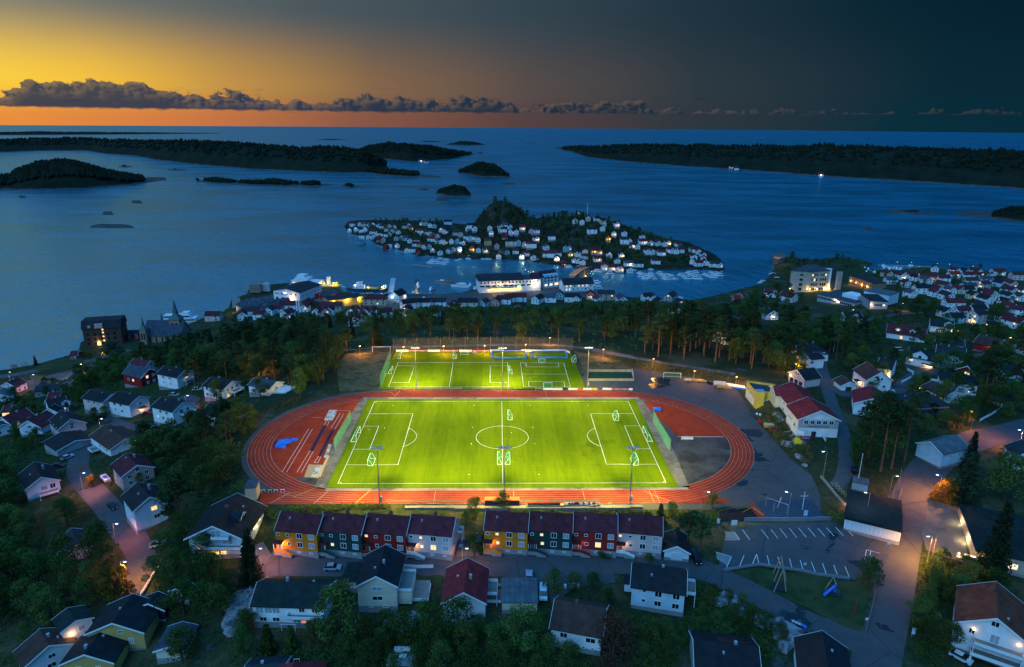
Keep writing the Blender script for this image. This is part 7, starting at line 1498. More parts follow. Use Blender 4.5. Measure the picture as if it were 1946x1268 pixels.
g=ship('workboat','white workboat with lit deck and a mast at the car quay','workboat',px('T',130,330),34,8,rad(-6)+math.pi,M_HULL,[('deck_house',-2,3,9,2.1,5.2,M_SHIPW),('wheelhouse',1,2.5,6,5.3,8,M_SHIPW),('bulwark',-15,3.4,-4,2.1,2.9,M_RUST)]);MB().tube((0,0,8),(0,0,17),.18).build('signal_mast',M_GALV,g);wl(g,-6,3,4.5,400,(1,.6,.2));wl(g,7,3.4,5.5,300,(1,.6,.2))
g=ship('workboat','small tug with a yellow deck beside the slanting pier','workboat',px('T',395,330),14,5,1.3,M_HULL,[('wheelhouse',0,1.6,3,1.6,5,M_SHIPW),('deck',-6,1.8,-1,1.6,2.1,M_RUST)],hz=1.5);wl(g,-2,2,3.4,250,(1,.7,.1))
boat(4,px('O',540,975),.1,'dark barge-like rowing boat below the small white gable');boat(3,px('B',925,450),.6,'lone sailing boat far out on the open sound')
# ------------------------- trees and other growth
def leaf_mat(name,c,var=.4,rnd=.42,trans=.25):
 m,t,b=new_mat(name);t.n.remove(b)
 oi=t.node('ShaderNodeObjectInfo');tcn=t.node('ShaderNodeTexCoord')
 nz=t.noise(tcn.outputs['Object'],.9,3,.6)
 k=t.ramp(nz,[(.3,tuple(x*(1-var) for x in c)+(1,)),(.7,tuple(x*(1+var) for x in c)+(1,))])
 h=t.node('ShaderNodeHueSaturation');t.l.new(k,h.inputs['Color'])
 t.put(h.inputs['Value'],t.math('MULTIPLY_ADD',oi.outputs['Random'],2*rnd,1-rnd));t.put(h.inputs['Hue'],t.math('MULTIPLY_ADD',t.math('FRACT',t.math('MULTIPLY',oi.outputs['Random'],13.7)),.07,.462))
 df=t.node('ShaderNodeBsdfDiffuse');tr=t.node('ShaderNodeBsdfTranslucent');mx=t.node('ShaderNodeMixShader');mx.inputs[0].default_value=trans
 t.l.new(h.outputs[0],df.inputs[0]);t.l.new(h.outputs[0],tr.inputs[0]);t.l.new(df.outputs[0],mx.inputs[1]);t.l.new(tr.outputs[0],mx.inputs[2])
 t.l.new(mx.outputs[0],t.n['Material Output'].inputs[0])
 return m
M_LEAF=leaf_mat('broad_leaves',(.076,.118,.030));M_NEED=leaf_mat('pine_needles',(.052,.080,.030));M_SPRU=leaf_mat('spruce_needles',(.032,.052,.026));M_WILL=leaf_mat('willow_leaves',(.13,.15,.09))
M_GOLD=leaf_mat('leaves_painted_lamplit',(.14,.11,.02));M_RUSS=leaf_mat('russet_leaves',(.085,.052,.028));M_DRYG=leaf_mat('dry_stalks',(.11,.095,.04))  # the yellow leaves have street lamplight put into their colour
M_BARK=mat('bark',(.07,.052,.040),.95,.3,2,bump=.8,bs=6);M_PBARK=mat('pine_bark',(.17,.075,.045),.9,.3,1.5,bump=.8,bs=5)
class Leaves:
 def __init__(s):s.v=[]
 def clump(s,c,r,n_,size,flat=1.0):
  d=NR.normal(size=(n_,3));d/=np.linalg.norm(d,axis=1)[:,None]+1e-9
  rr=r*NR.uniform(.25,1.0,n_)**.5
  p=np.array(c)+d*rr[:,None]*np.array([1,1,flat])
  a=d*.8+NR.normal(size=(n_,3))*.6;a/=np.linalg.norm(a,axis=1)[:,None]+1e-9
  t_=np.cross(a,NR.normal(size=(n_,3)));t_/=np.linalg.norm(t_,axis=1)[:,None]+1e-9;b=np.cross(a,t_)
  sz=size*NR.uniform(.6,1.3,n_)[:,None]
  s.v.append(np.stack([p-t_*sz*.5,p+b*sz*.32,p+t_*sz*.5,p-b*sz*.32],1).reshape(-1,3))
 def mesh(s,name,m):
  v=np.concatenate(s.v).astype(np.float32);k=len(v)//4
  me=bpy.data.meshes.new(name);me.vertices.add(len(v));me.vertices.foreach_set('co',v.ravel())
  me.loops.add(len(v));me.loops.foreach_set('vertex_index',np.arange(len(v),dtype=np.int32));me.polygons.add(k)
  me.polygons.foreach_set('loop_start',np.arange(0,len(v),4,dtype=np.int32));me.polygons.foreach_set('loop_total',np.full(k,4,np.int32))
  me.update(calc_edges=True);me.materials.append(m);return me
U=lambda a,b:float(NR.uniform(a,b))
def mk_pine(h):
 tb=MB();tb.smooth=True;lx,ly=U(-.6,.6),U(-.6,.6);r=h*.014+.07;P_=[Vector((lx*(k/5)**2,ly*(k/5)**2,h*.95*k/5)) for k in range(6)]
 for k in range(5):tb.tube(P_[k]-Vector((0,0,.5 if k==0 else 0)),P_[k+1],r*(1-k*.16),r*(1-(k+1)*.16),7,caps=False)
 lv=Leaves();z0=h*U(.42,.58);n_=int(NR.randint(13,19))
 for i in range(n_):
  f=(i+U(0,.6))/n_;z=z0+(h-z0)*f;rad_=h*.19*(1.05-f*.75)*U(.5,1.15);a=U(0,6.28)
  q=(lx*f+rad_*math.cos(a),ly*f+rad_*math.sin(a),z);c=(lx*f,ly*f,z-U(.3,1.2))
  tb.tube(c,q,.10,.04,4,caps=False)
  for _ in range(2):lv.clump((q[0]+U(-.7,.7),q[1]+U(-.7,.7),q[2]+U(-.2,.5)),h*U(.055,.095),62,.62,.55)
 lv.clump((lx,ly,h*.97),h*.08,90,.6,.8)
 return tb.mesh('trunk',M_PBARK),lv.mesh('crown',M_NEED)
def mk_leaf(h,m=M_LEAF,wide=.36,n_=24,k=120,size=.42,low=.28):
 tb=MB();tb.smooth=True;r=h*.02+.06;tb.tube((0,0,-.6),(0,0,h*.45),r,r*.7,7,caps=False)
 lv=Leaves()
 for i in range(n_):
  a,f=U(0,6.28),U(0,1);z=h*(low+(1-low)*f);rr=h*wide*math.sin(math.pi*min(1,.22+f*.72))*U(.35,1.0)
  q=(rr*math.cos(a),rr*math.sin(a),min(z,h*.93));lv.clump(q,h*U(.10,.19),k,size,.85)
  if i%2:tb.tube((0,0,h*U(.2,.45)),q,r*.45,.03,4,caps=False)
 return tb.mesh('trunk',M_BARK),lv.mesh('crown',m)
def mk_spruce(h,wide=.17,m=M_SPRU):
 tb=MB();tb.tube((0,0,-.6),(0,0,h*.96),h*.012+.06,.03,6,caps=False);lv=Leaves();z=h*.10
 while z<h*.97:
  f=z/h;rr=h*wide*(1-f)**.85*U(.8,1.15)+.15;kk=max(3,int(rr*3.6))
  for j in range(kk):
   a=6.283*(j+U(-.3,.3))/kk
   for s_ in (.4,.75,1.0):
    lv.clump((rr*s_*math.cos(a),rr*s_*math.sin(a),z-rr*s_*.38),.22*rr+.25,12,.5,.5)
  z+=h*.042
 lv.clump((0,0,h*.95),.4,24,.4,1.6)
 return tb.mesh('trunk',M_BARK),lv.mesh('crown',m)
def mk_bush(h,m=M_LEAF):
 lv=Leaves()
 for i in range(9):lv.clump((U(-.5,.5)*h,U(-.5,.5)*h,h*U(.2,.75)),h*U(.25,.4),70,.34,.9)
 return None,lv.mesh('bush',m)
KINDS={'pine':[mk_pine(h) for h in (15,17,19,21,16,18,20)],'leaf':[mk_leaf(10,k=105,n_=int(NR.randint(20,28)),wide=U(.30,.40)) for _ in range(6)],'spruce':[mk_spruce(14) for _ in range(3)],'thuja':[mk_spruce(7,.2,M_LEAF)],'bush':[mk_bush(2.2) for _ in range(4)],'willow':[mk_leaf(11,M_WILL,.48,40,150,.5,.25)],'gold':[mk_leaf(7,M_GOLD,.42,24,110,.4,.15)],'russet':[mk_leaf(12,M_RUSS,.24,26,130,.4,.1)],'drybush':[mk_bush(1.6,M_DRYG) for _ in range(2)],'tallbirch':[mk_leaf(13,M_LEAF,.22,22,110,.42,.2)]}
BASEH={'pine':18,'leaf':10,'spruce':14,'thuja':7,'bush':2.2,'willow':11,'gold':7,'russet':12,'drybush':1.6,'tallbirch':13}
TNAME={'pine':('pine_tree','pine tree'),'leaf':('deciduous_tree','tree'),'spruce':('spruce_tree','spruce tree'),'thuja':('thuja_tree','conifer'),'bush':('bush','bush'),'willow':('willow_tree','willow tree'),'gold':('deciduous_tree','tree'),'russet':('conifer_tree','conifer'),'drybush':('bush','bush'),'tallbirch':('leafy_tree_a','birch tree')}
TREES=[]
def tree(kind,x,y,h,label,group=None,wide=1.0):
 v=R.choice(KINDS[kind]);nm=TNAME[kind][0]
 if kind=='leaf':nm=('leafy_tree_a','leafy_tree_b','leafy_tree_c','leafy_tree_d')[R.randrange(4)]  # plain leafy trees of no known species; the name is drawn at random
 s_=h/BASEH[kind];z=gz(x,y)-.1
 if v[0] is None:
  o=obj(TNAME[kind][0],v[1],None,(x,y,z),U(0,6.28),label=label,category=TNAME[kind][1]);o.scale=(s_*wide,s_*wide,s_)
  if group:o['group']=group
 else :
  o=thing(nm,label,TNAME[kind][1],(x,y,z),U(0,6.28),group);o.scale=(s_*wide,s_*wide,s_)
  obj('trunk',v[0],o);obj('crown',v[1],o)
 TREES.append((x,y,max(1.2,h*.12)));return o
def T(kind,c,x,y,h,label,wide=1.0):
 q=hit(px(c,x,y));return tree(kind,q[0],q[1],h,label,None,wide)
for k,c,x,y,h,lb,*w_ in [('leaf','D',740,1075,14,'big round deciduous tree between the long white house and the cream one',1.15),('thuja','D',232,1170,8,'small conifer in the garden under the long white house'),('thuja','D',395,1140,6.5,'second small conifer in that garden, beside the drying frame'),('spruce','D',100,690,15,'dark spruce standing alone between chalet and gravel drive',1.1),('leaf','D',1350,1060,9.5,'deciduous tree by the deck of the cream house'),('leaf','D',1560,1100,11.5,'deciduous tree hiding the corner of the red-roofed gable house'),('leaf','E',420,1190,12.5,'leafy tree in front of the grey garage'),('leaf','E',650,735,6.5,'round garden tree beside the road at the white patio set',1.2),('leaf','E',790,725,5,'smaller garden tree next to the round one',1.2),('leaf','E',925,745,6,'round garden tree at the middle of the yard',1.15),('leaf','E',1035,850,5.5,'yellow-green garden tree behind the brown-roofed house'),('russet','E',1060,1290,14,'russet-brown tall conifer beside the brown-roofed house',1.2),('spruce','E',1400,230,6,'dark conical conifer by the end of the home straight',1.5),('pine','E',1680,470,13,'dark wide pine beside the white garage',1.3),('pine','E',1590,430,11,'pine at the back of the white garage',1.2),('leaf','E',1480,200,5,'yellow-green tree by the dark conifer at the straight'),('leaf','E',1325,1130,8,'grey-green tree below the pale blue house'),('leaf','E',1440,1120,7,'grey-green tree farther along below the pale blue house'),('bush','E',1330,490,3,'round yellow-green bush at the end of the row houses'),('bush','E',1005,475,2.6,'dark round bush before the red row house'),('leaf','E',80,480,6.5,'pale conifer between the two rows of houses'),('leaf','E',90,190,6,'leafy tree in the gap between the two rows',1.1),('leaf','E',280,130,5,'bright yellow-green tree before the dugout',1.3),('leaf','E',20,260,5,'low tree beside the parked cars in the gap'),('leaf','F',960,800,8.5,'round tree at the corner of the car park',1.15),('leaf','F',1430,1190,8,'leafy tree beside the tall white house'),('leaf','F',1290,1130,7,'leafy tree by the small white sign at the street'),('spruce','F',1690,735,22,'very tall spruce in front of the big dark hall',1.0),('spruce','F',1520,300,17,'broad dark spruce beside the yellow-lit tree',1.5),('leaf','F',1760,290,15,'big round dark tree behind the spruce',1.2),('gold','F',1400,300,7.5,'yellow tree glowing under the street lamp',1.1),('leaf','F',1390,690,6,'dark tree at the top of the hedge'),('leaf','F',40,330,5,'yellowish tree beside the white lamp post at the track corner'),('bush','F',770,405,3,'small bush at the edge of the blue play area'),('leaf','F',1880,700,6,'tree behind the tall spruce at the frame edge'),('spruce','B',1440,1250,14,'feathery conifer beside the violet-lit street'),('pine','B',890,1210,24,'tall leaning pine with a bare red trunk below the sports hall'),('pine','B',960,1255,22,'second tall pine beside the leaning one'),('pine','B',1020,1240,20,'third tall pine in the clump below the red roof'),('pine','B',1090,1200,19,'pine standing at the back of that clump'),('pine','B',1550,880,20,'broad pine behind the violet-lit street',1.3),('willow','A',810,470,13,'big pale grey-green willow in front of the brewery',1.15),('spruce','A',255,500,7,'lone small conifer on the shore by the bathing jetty',1.1),('leaf','A',120,780,10,'round dark tree beside the blue-roofed house'),('leaf','A',640,470,6,'dark tree at the lit parking place'),('gold','A',600,440,4,'yellow bush glowing at the red boathouse'),('leaf','A',1540,760,10,'round tree before the half-hidden white house'),('leaf','A',745,880,6,'slim dark tree before the middle house of the trio'),('pine','A',1395,710,19,'bare tall pine trunk right at the tall white house'),('pine','A',1215,1190,16,'pine between the trio houses and the track'),('pine','A',1290,1230,16,'second pine between the trio and the track'),('pine','A',1480,1160,16,'pine nearest the dry bank of the track bend'),('leaf','A',330,960,5,'garden tree before the maroon gable'),('tallbirch','L',495,415,13,'slim birch at the edge of the dry bank'),('leaf','L',345,210,9,'pale birch-like tree at the wood edge'),('leaf','L',230,420,9,'tree hiding the low house beside the bank'),('pine','C',1080,430,18,'big dense dark pine beside the tall blue-white house',1.5),('pine','C',1010,470,14,'second dense pine there'),('leaf','C',1020,630,9,'round tree above the parked white car at the bend'),('leaf','C',1230,650,9,'round tree in front of the chalet',1.1),('spruce','C',1490,745,15,'dark spruce just right of the chalet'),('leaf','C',830,195,4.5,'bush-like tree before the pink house'),('gold','C',545,205,4.5,'yellow tree glowing beside the trailer boat',1.2),('gold','C',690,850,9,'yellow-lit tree under the lamp at the street end',1.1),('leaf','C',400,440,10,'dark tree beside the winding street',1.2),('leaf','C',600,680,13,'wide dark tree between cottage and street',1.2),('leaf','C',130,520,10,'dark tree in front of the terrace house'),('leaf','C',80,820,11,'dark tree on the slope at the frame edge'),('leaf','C',230,780,10,'dark tree below the cottage'),('leaf','C',420,900,9,'dark tree above the tower house'),('leaf','C',160,1130,6,'dark shrub-like tree behind the brown-roofed house'),('leaf','C',1200,960,9,'dark tree on the rocks below the chalet'),('leaf','C',1080,1240,9,'dark tree at the bottom edge by the carport',1.2),('leaf','H',640,720,15,'very large dark tree between school and garden houses',1.2),('leaf','H',820,700,12,'dark tree next to the very large one'),('leaf','H',1590,800,15,'large dark tree in the middle of the eastern town',1.1),('leaf','H',130,960,12,'large tree beside the long maroon house'),('leaf','H',400,720,9,'round tree by the blue-grey school block'),('leaf','H',400,440,11,'round tree behind the school'),('leaf','H',1410,140,7,'lone tree above the maroon roofs on the shore'),('pine','I',1500,700,20,'tall pine in front of the dark red roofs',1.2),('leaf','G',950,190,10,'round tree on the point by the fort',1.2),('leaf','G',890,420,14,'tall tree at the corner of the school',1.1),('leaf','G',540,660,12,'big tree above the red boathouses',1.2),('leaf','G',1440,200,8,'round tree on the knoll by the marina',1.2),('leaf','V',1510,340,.1,'x')][:-1]:
 T(k,c,x,y,h,lb,*(w_ or [1.0]))
KEEP=np.array([(b[0],b[1],b[2]) for b in BLOCK])
GRIDC={}
for i,(x,y,r) in enumerate(BLOCK):GRIDC.setdefault((int(x//12),int(y//12)),[]).append((x,y,r))
def free(x,y,pad):
 for i in range(-2,3):
  for j in range(-2,3):
   for bx,by,r in GRIDC.get((int(x//12)+i,int(y//12)+j),()):
    if (x-bx)**2+(y-by)**2<(r+pad)**2:return False
 return True
placed={}
def far_enough(x,y,d):
 c=(int(x//8),int(y//8))
 for i in (-1,0,1):
  for j in (-1,0,1):
   for a,b in placed.get((c[0]+i,c[1]+j),()):
    if (x-a)**2+(y-b)**2<d*d:return False
 placed.setdefault(c,[]).append((x,y));return True
for x,y,r in TREES:placed.setdefault((int(x//8),int(y//8)),[]).append((x,y))
def spots(poly,n_,d,pad,world=False):
 P_=np.array([tuple(p) if world else tuple(hit(p)[:2]) for p in poly]);lo,hi=P_.min(0),P_.max(0);out=[]
 for _ in range(n_*14):
  x,y=U(lo[0],hi[0]),U(lo[1],hi[1])
  if float(ptseg(np.array([x]),np.array([y]),P_)[0])<0 or gz(x,y)<.8 or not free(x,y,pad) or not far_enough(x,y,d):continue
  out.append((x,y))
  if len(out)>=n_:break
 return out
FOREST=[('wood behind the boards of the training pitch',[(-52,322),(60,322),(100,340),(140,372),(150,420),(120,480),(60,505),(-20,490),(-80,450),(-110,420),(-100,350)],240,True,{'pine':.52,'leaf':.40,'spruce':.08},(9,14)),('wood between the church and the grass bank',[(-104,326),(-64,322),(-66,300),(-100,296),(-150,300),(-185,345),(-205,385),(-150,412),(-100,418)],110,True,{'pine':.72,'leaf':.2,'spruce':.08},(10,15)),('pines between the trio houses and the grass bank',[(452,742),(560,742),(632,735),(648,676),(600,655),(500,665),(440,700)],62,False,{'pine':.75,'leaf':.25},(9,15)),('trees below the lane fork',[(1570,600),(1660,640),(1700,690),(1640,720),(1592,740),(1578,690)],34,False,{'leaf':.8,'pine':.2},(6,11)),('garden trees of the western cluster',[(0,740),(130,730),(230,830),(140,860),(0,870)],30,False,{'leaf':1.0},(4,7)),('wood edge beside the yard of the sports ground',[(1225,690),(1300,702),(1390,716),(1440,700),(1430,640),(1330,640),(1220,650)],42,False,{'pine':.8,'leaf':.2},(15,20)),('wood between the sports hall and the school',[(1440,690),(1470,650),(1500,622),(1550,642),(1640,656),(1640,668),(1580,690),(1490,715)],64,False,{'pine':.45,'leaf':.55},(10,17)),('trees by the sound below the school',[(1380,590),(1440,560),(1500,560),(1540,580),(1480,620),(1400,640)],26,False,{'leaf':.8,'pine':.2},(9,14)),('grove below the sports hall',[(1612,862),(1690,842),(1740,880),(1700,905),(1640,905),(1612,890)],30,False,{'leaf':.6,'pine':.4},(9,18)),('shrubby slope above the shore road',[(150,716),(200,700),(260,690),(300,700),(240,722),(190,745),(140,742)],50,False,{'leaf':1.0},(5,9)),('trees round the trio of white houses',[(250,690),(340,670),(420,700),(480,720),(470,745),(400,735),(320,715)],40,False,{'leaf':.5,'pine':.5},(7,14)),('dark garden trees on the western slope',[(0,880),(40,960),(60,1060),(200,1110),(230,1190),(150,1220),(40,1200),(-30,1200),(-40,900)],70,False,{'leaf':1.0},(8,13)),('trees between the winding street and the track',[(250,850),(330,850),(440,800),(468,830),(455,900),(400,950),(320,930),(270,890)],46,False,{'leaf':.65,'pine':.35},(9,14)),('garden trees around the chalet',[(300,990),(360,1010),(370,1080),(440,1110),(420,1200),(330,1230),(300,1150),(295,1060)],34,False,{'leaf':1.0},(6,10)),('garden trees along the bottom of the picture',[(460,1200),(640,1210),(740,1200),(920,1215),(1060,1210),(1180,1220),(1300,1210),(1300,1275),(900,1290),(460,1290)],52,False,{'leaf':.92,'thuja':.08},(5,9)),('scrub trees on the rocky slope by the road',[(1320,1110),(1380,1130),(1450,1170),(1500,1200),(1460,1250),(1330,1200)],18,False,{'leaf':1.0},(3,5)),('garden trees by the street and the tall white house',[(1745,1050),(1770,1070),(1830,1090),(1940,1090),(1940,1130),(1840,1140),(1815,1180),(1800,1250),(1745,1230)],24,False,{'leaf':1.0},(4,7)),('trees among the houses by the lanes',[(1640,720),(1700,690),(1790,650),(1946,640),(1990,740),(1946,830),(1860,840),(1740,830),(1640,800)],95,False,{'leaf':.75,'pine':.25},(6,12)),('garden trees of the eastern town',[(1660,520),(1800,520),(1946,530),(1990,600),(1946,640),(1800,640),(1660,620)],70,False,{'leaf':1.0},(4,8)),('trees of the harbour town',[(440,610),(600,605),(760,600),(900,600),(1100,595),(1300,590),(1300,600),(900,618),(600,622),(440,630)],40,False,{'leaf':1.0},(5,9)),('trees on the point by the marina',[(1500,492),(1560,498),(1600,494),(1640,500),(1640,512),(1560,512),(1490,505)],22,False,{'leaf':1.0},(4,8)),('small trees of the island town',[(690,428),(900,432),(1000,455),(1150,455),(1300,480),(1350,500),(1200,500),(1000,480),(820,475),(720,450)],60,False,{'leaf':1.0},(3,6)),('garden trees of the island town',[(690,425),(900,425),(1000,440),(1150,440),(1300,470),(1350,500),(1200,505),(1000,488),(820,482),(720,455)],60,False,{'leaf':1.0},(4,8)),('woods on the crag of the island',[(905,425),(912,402),(960,380),(1020,396),(1080,410),(1110,425),(1130,450),(1090,470),(1040,450),(960,430)],150,False,{'leaf':.6,'spruce':.4},(5,9)),('woods east of the crag',[(1030,405),(1080,408),(1140,420),(1150,450),(1100,455),(1050,450)],60,False,{'leaf':.6,'spruce':.4},(6,10)),('trees on the back slope of the island',[(1150,425),(1220,440),(1290,465),(1330,482),(1280,468),(1200,446)],24,False,{'leaf':1.0},(4,6)),('trees along the northern shore of the island',[(690,421),(760,420),(850,423),(880,428),(800,427)],24,False,{'leaf':1.0},(4,7))]
SZ=lambda h,a,b:'tall ' if h>a+(b-a)*.66 else ('small ' if h<a+(b-a)*.33 else '')
WORD={'pine':'pine','leaf':'leafy tree','spruce':'spruce','thuja':'conifer'}
slope_cap=lambda x,y:max(4.0,155-y*(.2833 if x<-60 else .2693 if x<40 else .2586)-gz(x,y)+U(-1,1.6))
LMK=[(h_.c[0],h_.c[1],h_.short) for h_ in HOUSES]+[(*hit(p)[:2],f'{nth(i)} orange lamp along the wood path') for i,p in enumerate([(490,703),(555,687),(684,670),(767,671),(843,670),(921,669),(999,667),(1045,655),(1147,676),(1242,695),(1320,718),(1400,729),(1513,706)])]
LMK+=[(*hit(p)[:2],t_) for p,t_ in [((205,655),'dark brick brewery'),((300,640),'church'),((905,420),'cliff of the island crag'),((1490,505),'stone fort'),((960,380),'top of the island crag')]]
LXY=np.array([q[:2] for q in LMK]);NLAB={}
def tree_label(k,sz,x,y):
 i=int(np.argmin(((LXY-(x,y))**2).sum(1)));w_=LMK[i][2].split()
 c={'leaf':'tree'}.get(k,WORD[k]);st_=' '.join(w_[:10]).rstrip(',')
 while st_.split()[-1] in ('the','a','an','and','of','in','on','at','by','with','its','to','from','beside','below','behind','between','under','over','whose','for','right','one','two'):st_=' '.join(st_.split()[:-1])
 q=(sz,c,st_);NLAB[q]=NLAB.get(q,-1)+1
 return f'{nth(NLAB[q])} {sz}{c} near the {st_}'
for place,poly,n_,wd,mixk,(h0,h1) in FOREST:
 for x,y in spots(poly,n_,3.4 if h1<9 else 4.6,1.0 if h1<10 else 1.4,wd):
  k=NR.choice(list(mixk),p=list(mixk.values()));h=U(h0,h1)
  if k=='leaf' and h>12:h*=.75
  if wd:h=min(h,slope_cap(x,y))
  tree(k,x,y,h,tree_label(k,SZ(h,h0,h1),x,y),f'{WORD[k]}s in the {place}',U(.9,1.2))
lv=Leaves();c_=0
for x,y in spots([(-60,400),(150,390),(150,450),(120,490),(60,490),(-20,470),(-60,440)],300,3.2,1.0,True):
 h=min(U(7,11),slope_cap(x,y));z=gz(x,y)
 for i in range(7):lv.clump((x+U(-1,1)*2,y+U(-1,1)*2,z+h*U(.45,.95)),U(1.2,2.0),60,.7,.8)
obj('forest',lv.mesh('forest',M_NEED),None,kind='stuff',label='closed crowns of the wood sloping down to the harbour')
def hedge(label,pts,w,h,m=None):
 P_=[hit(p)[:2] for p in pts];lv=Leaves();o_=P_[0]
 for a,b in zip(P_,P_[1:]):
  L=np.linalg.norm(b-a)
  for s_ in np.arange(0,L,.55):
   p=a+(b-a)*s_/L
   for f in (.3,.7):lv.clump((p[0]-o_[0],p[1]-o_[1],gz(*p)-gz(*o_)+h*f),w*.55,40,.3,h/w*.6)
  for s_ in np.arange(0,L,2):BLOCK.append((*(a+(b-a)*s_/L),w))
 obj('hedge',lv.mesh('hedge',m or M_LEAF),None,(*o_,gz(*o_)),label=label,category='hedge')
hedge('tall clipped hedge along the street beside the tall white house',[px('F',1345,740),px('F',1335,860),px('F',1320,1000)],2.4,4.0)
hedge('low clipped hedge at the bottom beside the garden furniture',[px('D',1310,1120),px('D',1600,1190)],1.6,1.6)
hedge('bushy hedge between the home straight and the first row of houses',[px('D',380,148),px('D',520,150),px('D',680,150),px('D',780,140)],2.2,1.8)
hedge('yellow-green hedge below the first mast by the terrace',[px('D',800,130),px('D',1080,138)],2.0,1.6)
hedge('hedge between the terrace and the second row of houses',[px('E',330,168),px('E',480,172),px('E',700,172)],1.8,1.2)
hedge('hedge by the seat blocks behind the second row',[px('E',880,178),px('E',1130,180),px('E',1330,185)],1.8,1.6)
def scrub(label,poly,n_,size,m,world=False,h=(.5,1.3),pad=.3):
 P_=np.array([tuple(p) if world else tuple(hit(p)[:2]) for p in poly]);lo,hi=P_.min(0),P_.max(0);lv=Leaves();c=0
 for _ in range(n_*5):
  x,y=U(lo[0],hi[0]),U(lo[1],hi[1])
  if float(ptseg(np.array([x]),np.array([y]),P_)[0])<0 or not free(x,y,pad) or gz(x,y)<.7:continue
  hh=U(*h);lv.clump((x,y,gz(x,y)+hh*.4),hh*.9,26,size,.6);c+=1
  if c>=n_:break
 if c:obj('undergrowth',lv.mesh('undergrowth',m),None,kind='stuff',label=label)
scrub('undergrowth of the woods behind the pitches',[(-205,300),(150,320),(160,420),(120,500),(-120,500),(-210,400)],1900,.5,M_LEAF,True)
scrub('scrub on the western slope',[(120,700),(480,680),(470,760),(468,850),(470,930),(380,1000),(420,1200),(200,1270),(-60,1270),(-60,850)],2300,.45,M_LEAF)
scrub('dry grass and stalks round the track bend',[(560,757),(500,778),(466,812),(452,860),(456,900),(474,926),(468,890),(466,850),(478,815),(508,783),(565,762)],420,.4,M_DRYG,h=(.5,1.1),pad=-4.5)
scrub('brown growth on the rock bank under the sports hall',[(1438,790),(1470,775),(1500,800),(1530,840),(1548,872),(1530,885),(1505,862),(1470,830)],420,.4,M_DRYG,h=(.5,1.5),pad=-3)
scrub('green growth on the rock bank under the sports hall',[(1450,795),(1480,790),(1530,850),(1545,880),(1515,860)],120,.4,M_LEAF,h=(.6,1.6),pad=-3)
scrub('garden shrubs at the bottom of the picture',[(440,1120),(640,1180),(900,1180),(1180,1160),(1350,1120),(1500,1200),(1450,1275),(440,1290)],1300,.4,M_LEAF)
scrub('shrubs of the eastern gardens',[(1480,720),(1560,600),(1700,560),(1960,560),(1960,880),(1750,870),(1620,900),(1600,800)],2200,.5,M_LEAF)
scrub('verge growth along the street',[(1735,1060),(1775,1060),(1960,1100),(1960,1130),(1820,1150),(1790,1290),(1740,1250)],500,.35,M_LEAF)
scrub('dry tufts above the parking yard',[(1110,690),(1210,685),(1340,705),(1420,718),(1400,728),(1290,712),(1215,700)],300,.35,M_DRYG,h=(.3,.8))
scrub('bushes on the island',[(690,424),(900,425),(960,385),(1100,410),(1300,468),(1360,505),(1200,508),(1000,490),(820,484),(720,458)],2300,.9,M_LEAF,h=(1,2.8))
scrub('scrub on the crag',[(905,425),(912,402),(960,378),(1020,396),(1080,410),(1110,430),(1050,450),(960,440)],500,1.0,M_NEED,h=(1.2,3))
scrub('bushes along the harbour slope',[(330,640),(440,600),(600,600),(900,605),(1300,590),(1440,600),(1300,620),(900,625),(600,640)],900,.6,M_LEAF,h=(.8,2))
scrub('bushes of the shore slope',[(-40,760),(100,740),(240,690),(300,700),(200,780),(100,860),(-40,880)],700,.45,M_LEAF)
scrub('hedges behind the row houses',[(505,972),(860,972),(1270,968),(1370,985),(1360,1000),(1270,985),(860,985),(505,990)],420,.35,M_LEAF,h=(.5,1.2))
# ------------------------- street lamps, cars and the small things of yards and playgrounds
def lamp_at(p,power,colr,kind='POINT',rad_=.18):
 ld=bpy.data.lights.new('lamp',kind);lo=bpy.data.objects.new('lamp',ld);COL.objects.link(lo);lo.location=tuple(map(float,p));ld.energy=power;ld.color=colr;ld.shadow_soft_size=rad_
 if kind=='SPOT':ld.spot_size=rad(164);ld.spot_blend=.7
for p,pw_,c_ in LAMPS:lamp_at(p,pw_*2.2,c_)
HEADM={'o':mat('sodium_lamp',(1,.6,.2),.4,emit=(1,.36,.05),es=22),'w':mat('white_street_lamp',(.9,.95,1),.4,emit=(.75,.9,1),es=6),'y':mat('yellow_street_lamp',(1,.8,.3),.4,emit=(1,.72,.2),es=14)}
def street_lamp(label,p,h,c='o',power=900,colr=(1,.38,.05),arm=1.4,ang=0.0,group=None,kind='SPOT',wood=False):
 q=hit(p,h);z=gz(q[0],q[1]);g=thing('street_lamp',label,'street lamp',(q[0]-arm*math.cos(ang),q[1]-arm*math.sin(ang),z),ang,group)
 MB().tube((0,0,-.3),(0,0,h),.1,.06,7).build('lamp_post',M_TRUNKW if wood else M_GALV,g)
 if arm>.1:MB().tube((0,0,h-.05),(arm,0,h+.1),.05).build('lamp_arm',M_GALV,g)
 o=MB().box(arm-.4,-.17,h+.03,arm+.4,.17,h+.18).build('lamp_head',M_GALV,g);MB().box(arm-.34,-.2,h-.07,arm+.34,.2,h+.02).build('lamp_glass',HEADM[c],o)
 if power:lamp_at((q[0],q[1],z+h-.2),power*(.85 if kind=='SPOT' else 1),colr,kind)
for i,p in enumerate([(490,692),(555,676),(684,658),(767,659),(843,658),(921,657),(999,655),(1045,642),(1147,664),(1242,682),(1320,705),(1400,716),(1513,692)]):
 street_lamp(f'{nth(i)} orange path lamp along the wood, counting from the church side',p,4.6,'o',5200,(1,.36,.05),.25,1,'orange lamps along the wood path','POINT')
